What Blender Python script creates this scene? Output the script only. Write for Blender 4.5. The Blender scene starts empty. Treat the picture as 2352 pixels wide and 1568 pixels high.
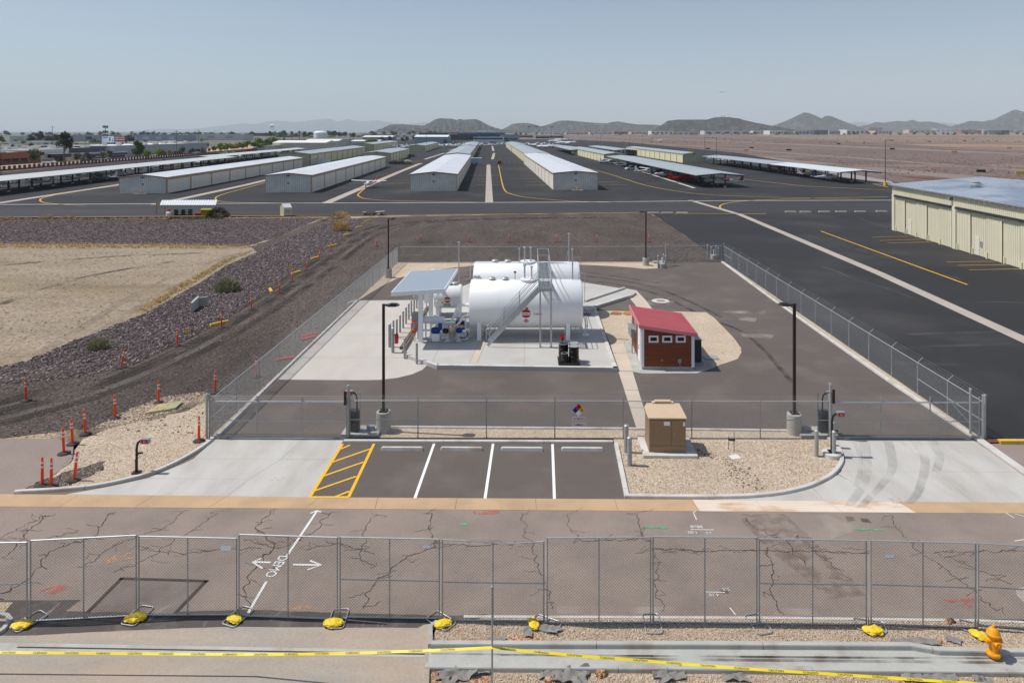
import bpy, math, random
import numpy as np
from mathutils import Vector, Matrix, noise as mnoise

random.seed(7); RNG = np.random.default_rng(11)
scene = bpy.context.scene
COL = scene.collection
R = math.radians

# ------------------------------------------------------------------ camera
F, H, U0, V0 = 1600.0,14.0,1217.0,302.0          # focal (px of a 2352 px wide frame), eye height, principal point
cam_data = bpy.data.cameras.new("camera")
cam = bpy.data.objects.new("camera", cam_data); COL.objects.link(cam)
cam.location = (0,0, H); cam.rotation_euler = (R(90),0,0)
cam_data.sensor_width = 36; cam_data.lens = F / 2352 * 36
cam_data.shift_x = -(U0 - 1176) / 2352; cam_data.shift_y = -(784 - V0) / 2352
cam_data.clip_start = 0.5; cam_data.clip_end = 90000
scene.camera = cam

# ------------------------------------------------------------------ world and sun
SUN_EL, SUN_AZ = 58.5,-83.0                         # azimuth from +Y, negative = to the left of the view
wd = bpy.data.worlds.new("World"); scene.world = wd; wd.use_nodes = True
nt = wd.node_tree; nt.nodes.clear()
sky = nt.nodes.new("ShaderNodeTexSky"); sky.sky_type = 'NISHITA'; sky.sun_disc = False
sky.sun_elevation = R(SUN_EL); sky.sun_rotation = R(SUN_AZ)
sky.altitude = 400; sky.air_density = 1.0; sky.dust_density = 1.0; sky.ozone_density = 1.2
hs = nt.nodes.new("ShaderNodeHueSaturation"); hs.inputs['Saturation'].default_value = 0.85; hs.inputs['Value'].default_value = 1.0
bg = nt.nodes.new("ShaderNodeBackground"); bg.inputs['Strength'].default_value = 0.102
wo = nt.nodes.new("ShaderNodeOutputWorld")
nt.links.new(sky.outputs[0], hs.inputs['Color']); nt.links.new(hs.outputs[0], bg.inputs['Color']); nt.links.new(bg.outputs[0], wo.inputs['Surface'])
sl = bpy.data.lights.new("sun", 'SUN'); sl.energy = 4.0; sl.angle = R(0.53); sl.color = (1.0,0.955,0.89)
so = bpy.data.objects.new("sun", sl); COL.objects.link(so)
sd = Vector((math.sin(R(SUN_AZ)) * math.cos(R(SUN_EL)), math.cos(R(SUN_AZ)) * math.cos(R(SUN_EL)), math.sin(R(SUN_EL))))
so.rotation_euler = (-sd).to_track_quat('-Z', 'Y').to_euler(); so.location = (0,0,60)
vs = scene.view_settings
scene.display_settings.display_device = 'sRGB'
vs.view_transform = 'Standard'; vs.look = 'None'; vs.gamma = 1.0; vs.exposure = 0.0; vs.use_curve_mapping = False
scene.cycles.use_denoising = True
scene.cycles.max_bounces = 6; scene.cycles.diffuse_bounces = 3; scene.cycles.glossy_bounces = 3
scene.cycles.transparent_max_bounces = 16; scene.cycles.volume_bounces = 2
scene.cycles.sample_clamp_indirect = 8

# ------------------------------------------------------------------ pixel -> place
def G(u, v, z=0.0):
 "point at height z that shows at pixel (u, v)"
 Y = F * (H - z) / (v - V0); return Vector(((u - U0) * Y / F, Y, z))
def AT(u, v, Y):
 "point at distance Y that shows at pixel (u, v)"
 return Vector(((u - U0) * Y / F, Y, H - (v - V0) * Y / F))
def lerp(a, b, t): return a + (b - a) * t

# ------------------------------------------------------------------ mesh builder
class MB:
 def __init__(s): s.v = []; s.f = []
 def add(s, vs_, fs):
  n = len(s.v); s.v.extend([tuple(p) for p in vs_]); s.f.extend([tuple(i + n for i in f) for f in fs]); return s
 def obox(s, p, ax, ay, az):
  p = Vector(p); ax = Vector(ax); ay = Vector(ay); az = Vector(az)
  vs_ = [p, p + ax, p + ax + ay, p + ay, p + az, p + ax + az, p + ax + ay + az, p + ay + az]
  return s.add(vs_, [(0,3,2,1),(4,5,6,7),(0,1,5,4),(1,2,6,5),(2,3,7,6),(3,0,4,7)])
 def box(s, c, size, rz=0.0):
  c = Vector(c); sx, sy, sz = size; ca, sa = math.cos(rz), math.sin(rz)
  ax = Vector((ca, sa, 0)) * sx; ay = Vector((-sa, ca, 0)) * sy; az = Vector((0,0, sz))
  return s.obox(c - ax / 2 - ay / 2 - az / 2, ax, ay, az)
 def beam(s, p0, p1, w, h, up=(0,0,1)):
  p0 = Vector(p0); p1 = Vector(p1); d = p1 - p0; up = Vector(up)
  sx = d.cross(up)
  if sx.length < 1e-6: sx = Vector((1,0,0))
  sx.normalize(); sz = sx.cross(d).normalized()
  return s.obox(p0 - sx * w / 2 - sz * h / 2, sx * w, d, sz * h)
 def prism(s, poly, z0, z1, bottom=True):
  n = len(poly)
  a = sum(poly[i][0] * poly[(i + 1) % n][1] - poly[(i + 1) % n][0] * poly[i][1] for i in range(n))
  if a < 0: poly = poly[::-1]
  vs_ = [(p[0], p[1], z0) for p in poly] + [(p[0], p[1], z1) for p in poly]
  fs = [tuple(range(n, 2 * n))] + [(i, (i + 1) % n, n + (i + 1) % n, n + i) for i in range(n)]
  if bottom: fs.append(tuple(range(n - 1,-1,-1)))
  return s.add(vs_, fs)
 def sheet(s, poly, z=None):
  n = len(poly)
  a = sum(poly[i][0] * poly[(i + 1) % n][1] - poly[(i + 1) % n][0] * poly[i][1] for i in range(n))
  if a < 0: poly = poly[::-1]
  return s.add([(p[0], p[1], p[2] if z is None else z) for p in poly], [tuple(range(n))])
 def quad(s, a, b, c, d): return s.add([a, b, c, d], [(0,1,2,3)])
 def ribbon(s, pts, w, z=None):
  pts = [Vector(p) for p in pts]; L = []; n = len(pts)
  for i, p in enumerate(pts):
   d = pts[min(i + 1, n - 1)] - pts[max(i - 1,0)]; q = Vector((-d.y, d.x, 0))
   q = q.normalized() if q.length > 1e-9 else Vector((1,0,0))
   wi = w[i] if isinstance(w, (list, tuple)) else w
   for sg in (-1,1):
    t = p + q * (sg * wi / 2)
    if z is not None: t.z = z
    L.append(t)
  return s.add(L, [(2 * i, 2 * i + 2,2 * i + 3,2 * i + 1) for i in range(n - 1)])
 def tube(s, pts, r, n=6, caps=True):
  pts = [Vector(p) for p in pts]; m = len(pts)
  if m < 2: return s
  t0 = (pts[1] - pts[0]).normalized()
  u = t0.cross(Vector((0,0,1)))
  if u.length < 1e-4: u = t0.cross(Vector((1,0,0)))
  u.normalize(); vs_ = []
  for i, p in enumerate(pts):
   t = (pts[min(i + 1, m - 1)] - pts[max(i - 1,0)])
   if t.length < 1e-9: t = t0
   t.normalize(); u = (u - t * u.dot(t))
   if u.length < 1e-6: u = t.cross(Vector((1,.3,0)))
   u.normalize(); w = t.cross(u)
   ri = r[i] if isinstance(r, (list, tuple)) else r
   for k in range(n):
    a = 2 * math.pi * k / n; vs_.append(p + (u * math.cos(a) + w * math.sin(a)) * ri)
  fs = [(i * n + k, i * n + (k + 1) % n, (i + 1) * n + (k + 1) % n, (i + 1) * n + k) for i in range(m - 1) for k in range(n)]
  if caps: fs += [tuple(range(n - 1,-1,-1)), tuple(range((m - 1) * n, m * n))]
  return s.add(vs_, fs)
 def cyl(s, p0, p1, r0, r1=None, n=14, caps=True): return s.tube([p0, p1], [r0, r0 if r1 is None else r1], n, caps)
 def lathe(s, prof, o=(0,0,0), n=20, axis='z', caps=True):
  o = Vector(o); vs_ = []; m = len(prof)
  for r, z in prof:
   for k in range(n):
    a = 2 * math.pi * k / n; x, y = r * math.cos(a), r * math.sin(a)
    q = Vector((x, y, z)) if axis == 'z' else (Vector((z, x, y)) if axis == 'x' else Vector((x, z, y)))
    vs_.append(o + q)
  fs = [(i * n + k, i * n + (k + 1) % n, (i + 1) * n + (k + 1) % n, (i + 1) * n + k) for i in range(m - 1) for k in range(n)]
  if caps: fs += [tuple(range(n - 1,-1,-1)), tuple(range((m - 1) * n, m * n))]
  return s.add(vs_, fs)
 def build(s, name, mat, parent=None, smooth=False, origin=None, **tags):
  me = bpy.data.meshes.new(name)
  o = WL.get(parent.name, Vector()) if parent is not None else (Vector(origin) if origin is not None else Vector())
  me.from_pydata([(p[0] - o[0], p[1] - o[1], p[2] - o[2]) for p in s.v], [], s.f)
  me.materials.append(mat)
  if smooth:
   me.polygons.foreach_set('use_smooth', [True] * len(me.polygons)); me.set_sharp_from_angle(angle=R(35))
  ob = bpy.data.objects.new(name, me); COL.objects.link(ob)
  if parent is not None: ob.parent = parent; WL[ob.name] = o
  elif origin is not None: ob.location = o; WL[ob.name] = o
  else: WL[ob.name] = Vector()
  for k, v in tags.items(): ob[k] = v
  return ob
WL = {}
def tag(o, label=None, cat=None, group=None, kind=None):
 if label: o['label'] = label
 if cat: o['category'] = cat
 if group: o['group'] = group
 if kind: o['kind'] = kind
 return o
def thing(name, label, cat, loc=(0,0,0), group=None):
 o = bpy.data.objects.new(name, None); COL.objects.link(o); o.location = loc; o.empty_display_size = .3
 WL[o.name] = Vector(loc); return tag(o, label, cat, group)
def copy_tree(o, parent=None):
 c = o.copy(); COL.objects.link(c); c.parent = parent
 for ch in list(o.children): copy_tree(ch, c)
 return c
def place(proto, used, loc, rz=0.0, label=None, group=None, tilt=None, scale=1.0, mats=None):
 "first call moves the prototype itself, later calls copy it with its parts"
 key = proto.name
 if key in used: o = copy_tree(proto)
 else: used.add(key); o = proto
 o.location = loc; o.rotation_euler = (tilt[0] if tilt else 0, tilt[1] if tilt else 0, rz)
 o.scale = (scale,) * 3 if not isinstance(scale, (tuple, list)) else scale
 if label: o['label'] = label
 if group: o['group'] = group
 return o
USED = set()
def share(o, parent, loc=(0,0,0), rz=0.0, scale=(1,1,1)):
 "another object on the same mesh, a part of the same thing"
 c = bpy.data.objects.new(o.name.split('.')[0], o.data); COL.objects.link(c); c.parent = parent
 c.location = loc; c.rotation_euler = (0,0, rz); c.scale = scale; return c

# ------------------------------------------------------------------ materials
MATS = {}
def srgb(r, g, b):
 f = lambda c: ((c / 255 + .055) / 1.055) ** 2.4 if c > 10 else c / 255 / 12.92
 return (f(r), f(g), f(b))
def mat(name, col, rough=.75, metal=0.0, var=.12, scale=2.0, fine=40.0, fvar=.08, bump=0.0, bscale=60.0, spec=.35, world=False,
  tint=None, tscale=.15, tcut=(.5,.7), tmax=1.0, streak=None, coat=0.0, emit=0.0):
 "procedural material: base colour with coarse and fine noise, an optional second colour in patches, bump"
 m = bpy.data.materials.new(name); m.use_nodes = True; t = m.node_tree; N = t.nodes; L = t.links
 b = N['Principled BSDF']
 src = (N.new('ShaderNodeNewGeometry').outputs['Position'] if world else N.new('ShaderNodeTexCoord').outputs['Object'])
 if streak:
  mp = N.new('ShaderNodeMapping'); mp.inputs['Scale'].default_value = streak; L.new(src, mp.inputs['Vector']); csrc = mp.outputs[0]
 else: csrc = src
 def noi(vec, sc, det=4.0):
  n = N.new('ShaderNodeTexNoise'); n.inputs['Scale'].default_value = sc; n.inputs['Detail'].default_value = det
  n.inputs['Roughness'].default_value = .6; L.new(vec, n.inputs['Vector']); return n.outputs['Fac']
 def rng(fac, a, b_, lo, hi):
  r_ = N.new('ShaderNodeMapRange'); r_.inputs[1].default_value = a; r_.inputs[2].default_value = b_
  r_.inputs[3].default_value = lo; r_.inputs[4].default_value = hi; L.new(fac, r_.inputs[0]); return r_.outputs[0]
 def mul(a, b_):
  q = N.new('ShaderNodeMath'); q.operation = 'MULTIPLY'; L.new(a, q.inputs[0]); L.new(b_, q.inputs[1]); return q.outputs[0]
 v = None
 if var: v = rng(noi(csrc, scale),.3,.7,1 - var, 1 + var)
 if fvar:
  w = rng(noi(src, fine, 2.0),.3,.7,1 - fvar, 1 + fvar); v = w if v is None else mul(v, w)
 base = N.new('ShaderNodeRGB'); base.outputs[0].default_value = (*col, 1); c = base.outputs[0]
 if tint is not None:
  fac = rng(noi(csrc, tscale, 6.0), tcut[0], tcut[1], 0, tmax)
  mx = N.new('ShaderNodeMixRGB'); L.new(fac, mx.inputs[0]); L.new(c, mx.inputs[1]); mx.inputs[2].default_value = (*tint, 1); c = mx.outputs[0]
 if v is not None:
  vm = N.new('ShaderNodeVectorMath'); vm.operation = 'SCALE'; L.new(c, vm.inputs[0]); L.new(v, vm.inputs['Scale']); c = vm.outputs[0]
 L.new(c, b.inputs['Base Color'])
 b.inputs['Roughness'].default_value = rough; b.inputs['Metallic'].default_value = metal
 b.inputs['Specular IOR Level'].default_value = spec
 if coat: b.inputs['Coat Weight'].default_value = coat
 if bump:
  bp = N.new('ShaderNodeBump'); bp.inputs['Strength'].default_value = 1.0; bp.inputs['Distance'].default_value = bump
  L.new(noi(src, bscale, 3.0), bp.inputs['Height']); L.new(bp.outputs[0], b.inputs['Normal'])
 if emit: b.inputs['Emission Color'].default_value = (*col, 1); b.inputs['Emission Strength'].default_value = emit
 MATS[name] = m; return m
def stain(name, col, amount=.6, scale=1.5, lo=.4, hi=.6, rough=.85, streak=None):
 "a worn film (tyre marks, dust, spray paint): its noise lets the surface below show through"
 m = mat(name, col, rough, var=.1, world=True); t = m.node_tree; N = t.nodes; L = t.links
 tr = N.new('ShaderNodeBsdfTransparent'); mx = N.new('ShaderNodeMixShader'); no = N.new('ShaderNodeTexNoise'); ge = N.new('ShaderNodeNewGeometry')
 mp = N.new('ShaderNodeMapping'); mp.inputs['Scale'].default_value = streak or (1,1,1)
 no.inputs['Scale'].default_value = scale; no.inputs['Detail'].default_value = 6
 rg = N.new('ShaderNodeMapRange'); rg.inputs[1].default_value = lo; rg.inputs[2].default_value = hi; rg.inputs[4].default_value = amount
 L.new(ge.outputs['Position'], mp.inputs['Vector']); L.new(mp.outputs[0], no.inputs['Vector']); L.new(no.outputs['Fac'], rg.inputs[0]); L.new(rg.outputs[0], mx.inputs[0])
 L.new(tr.outputs[0], mx.inputs[1]); L.new(N['Principled BSDF'].outputs[0], mx.inputs[2]); L.new(mx.outputs[0], N['Material Output'].inputs['Surface'])
 return m
def gravel(name, cols, scale, bump, rough=.95, tint=None, tscale=.12, tcut=(.5,.65), tmax=1.0, var=.12, vs2=.5, streak=None):
 "loose stones: every Voronoi cell its own shade and bump"
 m = bpy.data.materials.new(name); m.use_nodes = True; t = m.node_tree; N = t.nodes; L = t.links; b = N['Principled BSDF']
 pos = N.new('ShaderNodeNewGeometry').outputs['Position']
 vo = N.new('ShaderNodeTexVoronoi'); vo.inputs['Scale'].default_value = scale; L.new(pos, vo.inputs['Vector'])
 sp = N.new('ShaderNodeSeparateColor'); L.new(vo.outputs['Color'], sp.inputs[0])
 cr = N.new('ShaderNodeValToRGB'); L.new(sp.outputs[0], cr.inputs[0])
 while len(cr.color_ramp.elements) < len(cols): cr.color_ramp.elements.new(.5)
 for i, c in enumerate(cols):
  cr.color_ramp.elements[i].position = i / (len(cols) - 1); cr.color_ramp.elements[i].color = (*c, 1)
 mp = N.new('ShaderNodeMapping'); mp.inputs['Scale'].default_value = streak or (1,1,1); L.new(pos, mp.inputs['Vector'])
 c = cr.outputs[0]
 if tint is not None:
  no = N.new('ShaderNodeTexNoise'); no.inputs['Scale'].default_value = tscale; no.inputs['Detail'].default_value = 8; no.inputs['Roughness'].default_value = .65
  L.new(mp.outputs[0], no.inputs['Vector'])
  rg = N.new('ShaderNodeMapRange'); rg.inputs[1].default_value = tcut[0]; rg.inputs[2].default_value = tcut[1]; rg.inputs[4].default_value = tmax; L.new(no.outputs['Fac'], rg.inputs[0])
  mx = N.new('ShaderNodeMixRGB'); L.new(rg.outputs[0], mx.inputs[0]); L.new(c, mx.inputs[1]); mx.inputs[2].default_value = (*tint, 1); c = mx.outputs[0]
 n2 = N.new('ShaderNodeTexNoise'); n2.inputs['Scale'].default_value = vs2; n2.inputs['Detail'].default_value = 8; L.new(mp.outputs[0], n2.inputs['Vector'])
 r2 = N.new('ShaderNodeMapRange'); r2.inputs[1].default_value = .3; r2.inputs[2].default_value = .7; r2.inputs[3].default_value = 1 - var; r2.inputs[4].default_value = 1 + var; L.new(n2.outputs['Fac'], r2.inputs[0])
 vm = N.new('ShaderNodeVectorMath'); vm.operation = 'SCALE'; L.new(c, vm.inputs[0]); L.new(r2.outputs[0], vm.inputs['Scale'])
 L.new(vm.outputs[0], b.inputs['Base Color']); b.inputs['Roughness'].default_value = rough; b.inputs['Specular IOR Level'].default_value = .2
 if bump:
  bp = N.new('ShaderNodeBump'); bp.inputs['Distance'].default_value = bump; bp.inputs['Strength'].default_value = 1; bp.invert = True
  L.new(vo.outputs['Distance'], bp.inputs['Height']); L.new(bp.outputs[0], b.inputs['Normal'])
 MATS[name] = m; return m
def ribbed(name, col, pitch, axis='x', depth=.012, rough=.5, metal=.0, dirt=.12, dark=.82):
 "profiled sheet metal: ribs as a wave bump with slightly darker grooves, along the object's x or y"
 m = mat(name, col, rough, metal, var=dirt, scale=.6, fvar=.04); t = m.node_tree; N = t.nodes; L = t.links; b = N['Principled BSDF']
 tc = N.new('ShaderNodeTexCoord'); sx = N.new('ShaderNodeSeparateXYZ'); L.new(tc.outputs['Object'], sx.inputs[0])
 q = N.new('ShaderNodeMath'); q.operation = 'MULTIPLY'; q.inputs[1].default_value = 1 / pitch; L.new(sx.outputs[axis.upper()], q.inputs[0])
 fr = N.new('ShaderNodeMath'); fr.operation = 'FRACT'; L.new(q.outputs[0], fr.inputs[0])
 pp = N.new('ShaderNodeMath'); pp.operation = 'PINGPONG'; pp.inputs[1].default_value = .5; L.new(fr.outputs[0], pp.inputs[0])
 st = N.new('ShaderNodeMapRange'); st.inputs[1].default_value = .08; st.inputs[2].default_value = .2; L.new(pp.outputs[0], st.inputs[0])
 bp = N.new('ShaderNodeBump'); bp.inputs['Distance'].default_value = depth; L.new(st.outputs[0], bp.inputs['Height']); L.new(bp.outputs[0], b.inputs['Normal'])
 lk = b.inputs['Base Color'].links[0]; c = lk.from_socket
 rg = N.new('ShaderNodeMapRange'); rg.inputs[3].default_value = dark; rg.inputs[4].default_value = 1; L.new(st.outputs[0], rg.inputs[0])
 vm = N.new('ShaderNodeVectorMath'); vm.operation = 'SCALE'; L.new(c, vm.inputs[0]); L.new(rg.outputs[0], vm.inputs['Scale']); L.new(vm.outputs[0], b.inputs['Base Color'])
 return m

# ------------------------------------------------------------------ lettering (built-in font turned into flat meshes)
TXT = {}
def make_text(s, bold=0.0):
 cu = bpy.data.curves.new("lettering", 'FONT'); cu.body = s; cu.size = 1.0; cu.align_x = 'CENTER'; cu.align_y = 'CENTER'; cu.offset = bold; cu.resolution_u = 3
 o = bpy.data.objects.new("lettering", cu); COL.objects.link(o)
 dg = bpy.context.evaluated_depsgraph_get(); me = o.evaluated_get(dg).to_mesh()
 vs_ = [tuple(v.co) for v in me.vertices]; fs = [tuple(p.vertices) for p in me.polygons]
 o.evaluated_get(dg).to_mesh_clear(); bpy.data.objects.remove(o); bpy.data.curves.remove(cu)
 xs = [v[0] for v in vs_]; ys = [v[1] for v in vs_]
 cx, cy = (min(xs) + max(xs)) / 2,(min(ys) + max(ys)) / 2
 TXT[s] = ([(x - cx, y - cy) for x, y, z in vs_], fs, max(xs) - min(xs), max(ys) - min(ys))
def text_on(mb, s, o, ax, ay, w=None, h=None):
 "lay lettering on a plane: centre o, reading direction ax, up direction ay; w = total width, h = letter height in metres"
 vs_, fs, tw, th = TXT[s]; o = Vector(o); ax = Vector(ax).normalized(); ay = Vector(ay).normalized()
 sx = (w / tw) if w else h / th; sy = (h / th) if h else w / tw
 return mb.add([o + ax * (x * sx) + ay * (y * sy) for x, y in vs_], fs)
for s_ in ("DEMO", "NO SMOKING", "FLAMMABLE", "modern", "1863", "2", "0", "CAUTION", "CUIDADO", "FREE ROCK", "CHIP REPAIR", "88u8", "1.00", "5.5", "4.10", "N9932X", "CW/8", "A1"):
 make_text(s_, .012 if s_ in ("NO SMOKING", "FLAMMABLE", "modern", "FREE ROCK", "CHIP REPAIR", "2", "0", "1863", "DEMO") else 0.0)
# ================================================================== materials
M = MATS
mat('apron', srgb(48,48,50),.9, var=.16, scale=.05, fine=9, fvar=.10, bump=.002, bscale=120, world=True, tint=srgb(86,83,80), tscale=.06, tcut=(.5,.72), tmax=.5, streak=(1,1,1))
mat('taxiway', srgb(60,60,63),.9, var=.12, scale=.08, fine=9, fvar=.08, world=True, streak=(.15,1,1), tint=srgb(84,83,83), tscale=.2, tcut=(.5,.8), tmax=.4)
mat('new_asphalt', srgb(99,91,86),.92, var=.09, scale=.22, fine=26, fvar=.12, bump=.003, bscale=140, world=True, tint=srgb(122,111,104), tscale=.35, tcut=(.5,.72), tmax=.6)
mat('road_asphalt', srgb(147,133,123),.93, var=.07, scale=.35, fine=22, fvar=.12, bump=.004, bscale=110, world=True, tint=srgb(126,115,108), tscale=.5, tcut=(.42,.7), tmax=.7)
mat('patch_asphalt', srgb(116,106,100),.92, var=.12, scale=.8, fine=22, fvar=.12, bump=.003, bscale=110, world=True, tint=srgb(134,123,115), tscale=.7, tcut=(.4,.65))
mat('dark_asphalt', srgb(88,82,78),.92, var=.15, scale=.7, fine=24, fvar=.12, bump=.003, bscale=110, world=True, tint=srgb(128,118,108), tscale=1.2, tcut=(.52,.72), tmax=.7)
mat('old_asphalt', srgb(146,132,124),.93, var=.08, scale=.4, fine=22, fvar=.1, world=True)
mat('concrete', srgb(192,189,183),.85, var=.08, scale=.9, fine=18, fvar=.035, bump=.001, bscale=90, world=True, tint=srgb(172,166,158), tscale=.7, tcut=(.44,.72), tmax=.8, streak=(1,.35,1))
mat('drive_concrete', srgb(192,186,178),.85, var=.05, scale=.8, fine=18, fvar=.035, world=True, tint=srgb(186,172,158), tscale=.3, tcut=(.5,.75), tmax=.7, streak=(1,.4,1))
mat('pad_concrete', srgb(188,186,181),.85, var=.06, scale=.4, fine=18, fvar=.03, world=True, tint=srgb(178,172,163), tscale=.5, tcut=(.5,.75), tmax=.8)
mat('tan_concrete', srgb(192,162,128),.88, var=.06, scale=.7, fine=20, fvar=.05, world=True, tint=srgb(178,150,120), tscale=.6, tcut=(.45,.7))
mat('stained_concrete', srgb(220,205,188),.88, var=.06, scale=.7, fine=20, fvar=.05, world=True, tint=srgb(196,152,108), tscale=.8, tcut=(.48,.62), streak=(.4,1.4,1))
mat('walk_concrete', srgb(198,185,169),.88, var=.06, scale=.7, fine=20, fvar=.05, world=True)
mat('kerb_concrete', srgb(204,201,196),.85, var=.08, scale=1.2, fine=20, fvar=.05, world=True, tint=srgb(178,168,155), tscale=1.0, tcut=(.5,.7))
mat('grey_concrete', srgb(178,178,172),.85, var=.08, scale=1.2, fine=20, fvar=.05, world=True, tint=srgb(156,148,138), tscale=.8, tcut=(.5,.7))
mat('muddy_concrete', srgb(174,158,142),.9, var=.08, scale=.8, fine=16, fvar=.08, world=True, tint=srgb(158,152,144), tscale=.6, tcut=(.42,.62), streak=(.3,1,1))
mat('joint', srgb(120,104,88),.95, var=.2, world=True)
mat('strip_concrete', srgb(176,166,156),.9, var=.08, scale=.3, fine=8, fvar=.08, world=True)
gravel('tan_gravel', [srgb(160,140,118), srgb(202,182,158), srgb(214,196,173), srgb(226,211,190)], 30,.03, tint=srgb(176,140,108), tscale=.35, tcut=(.58,.75), tmax=.5, var=.08)
gravel('near_gravel', [srgb(152,130,108), srgb(186,164,140), srgb(202,182,158), srgb(216,199,178)], 40,.025, tint=srgb(164,122,92), tscale=.7, tcut=(.58,.72), tmax=.7, var=.1)
gravel('brown_gravel', [srgb(60,53,49), srgb(84,75,70), srgb(98,88,82), srgb(124,114,107)], 11,.05, tint=srgb(70,62,58), tscale=.12, tcut=(.47,.65), tmax=.7, var=.17, vs2=.35, streak=(1,.35,1))
gravel('riprap', [srgb(50,43,45), srgb(82,71,72), srgb(96,84,84), srgb(126,113,113)], 5,.12, var=.12)
gravel('tan_dirt', [srgb(130,115,98), srgb(148,133,114), srgb(158,143,123), srgb(168,153,133)], 6,.02, tint=srgb(126,109,84), tscale=.09, tcut=(.48,.64), tmax=.75, var=.1, vs2=.25, streak=(.35,1,1))
gravel('dirt_mix', [srgb(96,84,74), srgb(164,142,118), srgb(186,165,138), srgb(206,190,166)], 12,.05, tint=srgb(110,98,88), tscale=.3, tcut=(.46,.6), tmax=.9, var=.12)
gravel('red_dirt', [srgb(150,104,76), srgb(178,132,100), srgb(194,154,122), srgb(206,176,148)], 16,.05, var=.12)
gravel('desert', [srgb(100,82,72), srgb(124,104,92), srgb(136,114,102), srgb(150,130,116)], .9,.0, tint=srgb(176,154,126), tscale=.008, tcut=(.5,.66), tmax=.85, var=.2, vs2=.03, streak=(.18,1,1))
gravel('pink_desert', [srgb(84,70,66), srgb(108,92,87), srgb(120,104,98), srgb(140,124,116)], 1.1,.0, tint=srgb(160,138,116), tscale=.02, tcut=(.54,.68), tmax=.8, var=.16, vs2=.05, streak=(.2,1,1))
mat('runway', srgb(134,122,113),.92, var=.1, scale=.02, fine=.6, fvar=.06, world=True, tint=srgb(96,90,88), tscale=.02, tcut=(.5,.64), tmax=.8, streak=(.25,1,1))
mat('street', srgb(150,146,142),.92, var=.08, scale=.05, fine=2, fvar=.05, world=True)
mat('white_paint', srgb(236,236,232),.7, var=.05, scale=3, fine=30, fvar=.05, world=True)
mat('yellow_paint', srgb(240,184,40),.7, var=.06, scale=3, fine=30, fvar=.06, world=True)
mat('old_yellow', srgb(200,160,72),.8, var=.12, scale=.5, fine=6, fvar=.1, world=True)
mat('old_white', srgb(196,192,186),.8, var=.12, scale=.5, fine=6, fvar=.1, world=True)
mat('crack', srgb(76,66,59),.95, var=.2, world=True)
mat('galv', srgb(182,186,188),.45,.45, var=.10, scale=4, fvar=.06)
mat('galv_dull', srgb(166,168,167),.6,.25, var=.14, scale=3, fvar=.06)
mat('wire', srgb(168,170,170),.5,.4, var=.05, fvar=0)
mat('fence_wire', srgb(104,104,102),.55,.35, var=.05, fvar=0)
mat('black_paint', srgb(40,32,30),.45, var=.1, scale=2, fvar=.03)
mat('black_gloss', srgb(20,20,22),.22, var=.1, scale=3, fvar=.03, spec=.5)
mat('rubber', srgb(66,62,60),.85, var=.15, scale=6)
mat('orange', srgb(246,78,30),.55, var=.06, scale=3, fvar=.03)
mat('white_band', srgb(225,220,215),.5, var=.05)
mat('white_metal', srgb(240,241,242),.38, var=.02, scale=.8, fvar=.01, spec=.45)
mat('white_trim', srgb(236,237,238),.5, var=.02, fvar=.01)
mat('red_paint', srgb(196,28,34),.4, var=.06, fvar=.02)
mat('blue_paint', srgb(24,60,130),.4, var=.06, fvar=.02)
mat('steel', srgb(170,160,146),.35,.6, var=.12, scale=5)
mat('dark_steel', srgb(62,66,72),.5,.3, var=.1)
mat('grey_box', srgb(152,158,162),.45,.2, var=.06)
mat('dark_glass', srgb(22,26,32),.12, var=.05, fvar=0, spec=.6)
mat('sand_bag', srgb(238,204,52),.5, var=.12, scale=7, fine=30, fvar=.06, bump=.02, bscale=9)
mat('tape', srgb(248,220,40),.4, var=.05, fvar=.02)
mat('ink_black', srgb(24,24,24),.6, var=0, fvar=0)
mat('sign_white', srgb(236,236,236),.45, var=.02, fvar=0)
mat('sign_red', srgb(190,24,36),.45, var=.02, fvar=0)
mat('sign_blue', srgb(28,64,150),.45, var=.02, fvar=0)
mat('sign_yellow', srgb(240,200,30),.45, var=.02, fvar=0)
mat('sign_teal', srgb(96,160,150),.5, var=.02, fvar=0)
mat('fabric', srgb(136,132,128),.9, var=.12, scale=4, fvar=.05, bump=.01, bscale=12)
mat('hydrant', srgb(240,160,26),.5, var=.1, scale=8, fvar=.05, tint=srgb(190,140,80), tscale=14, tcut=(.6,.75), tmax=.5)
mat('yellow_worn', srgb(222,180,66),.7, var=.12, scale=5, fvar=.08, tint=srgb(180,160,110), tscale=3, tcut=(.52,.7))
mat('pallet_wood', srgb(204,184,134),.8, var=.16, scale=5, fvar=.08, tint=srgb(150,148,128), tscale=4, tcut=(.5,.65))
mat('moss_board', srgb(162,160,124),.8, var=.12, scale=4, fvar=.08)
mat('box_brown', srgb(146,122,96),.5, var=.05, scale=2, fvar=.02)
mat('box_tan', srgb(206,182,152),.5, var=.04, scale=2, fvar=.02)

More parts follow.
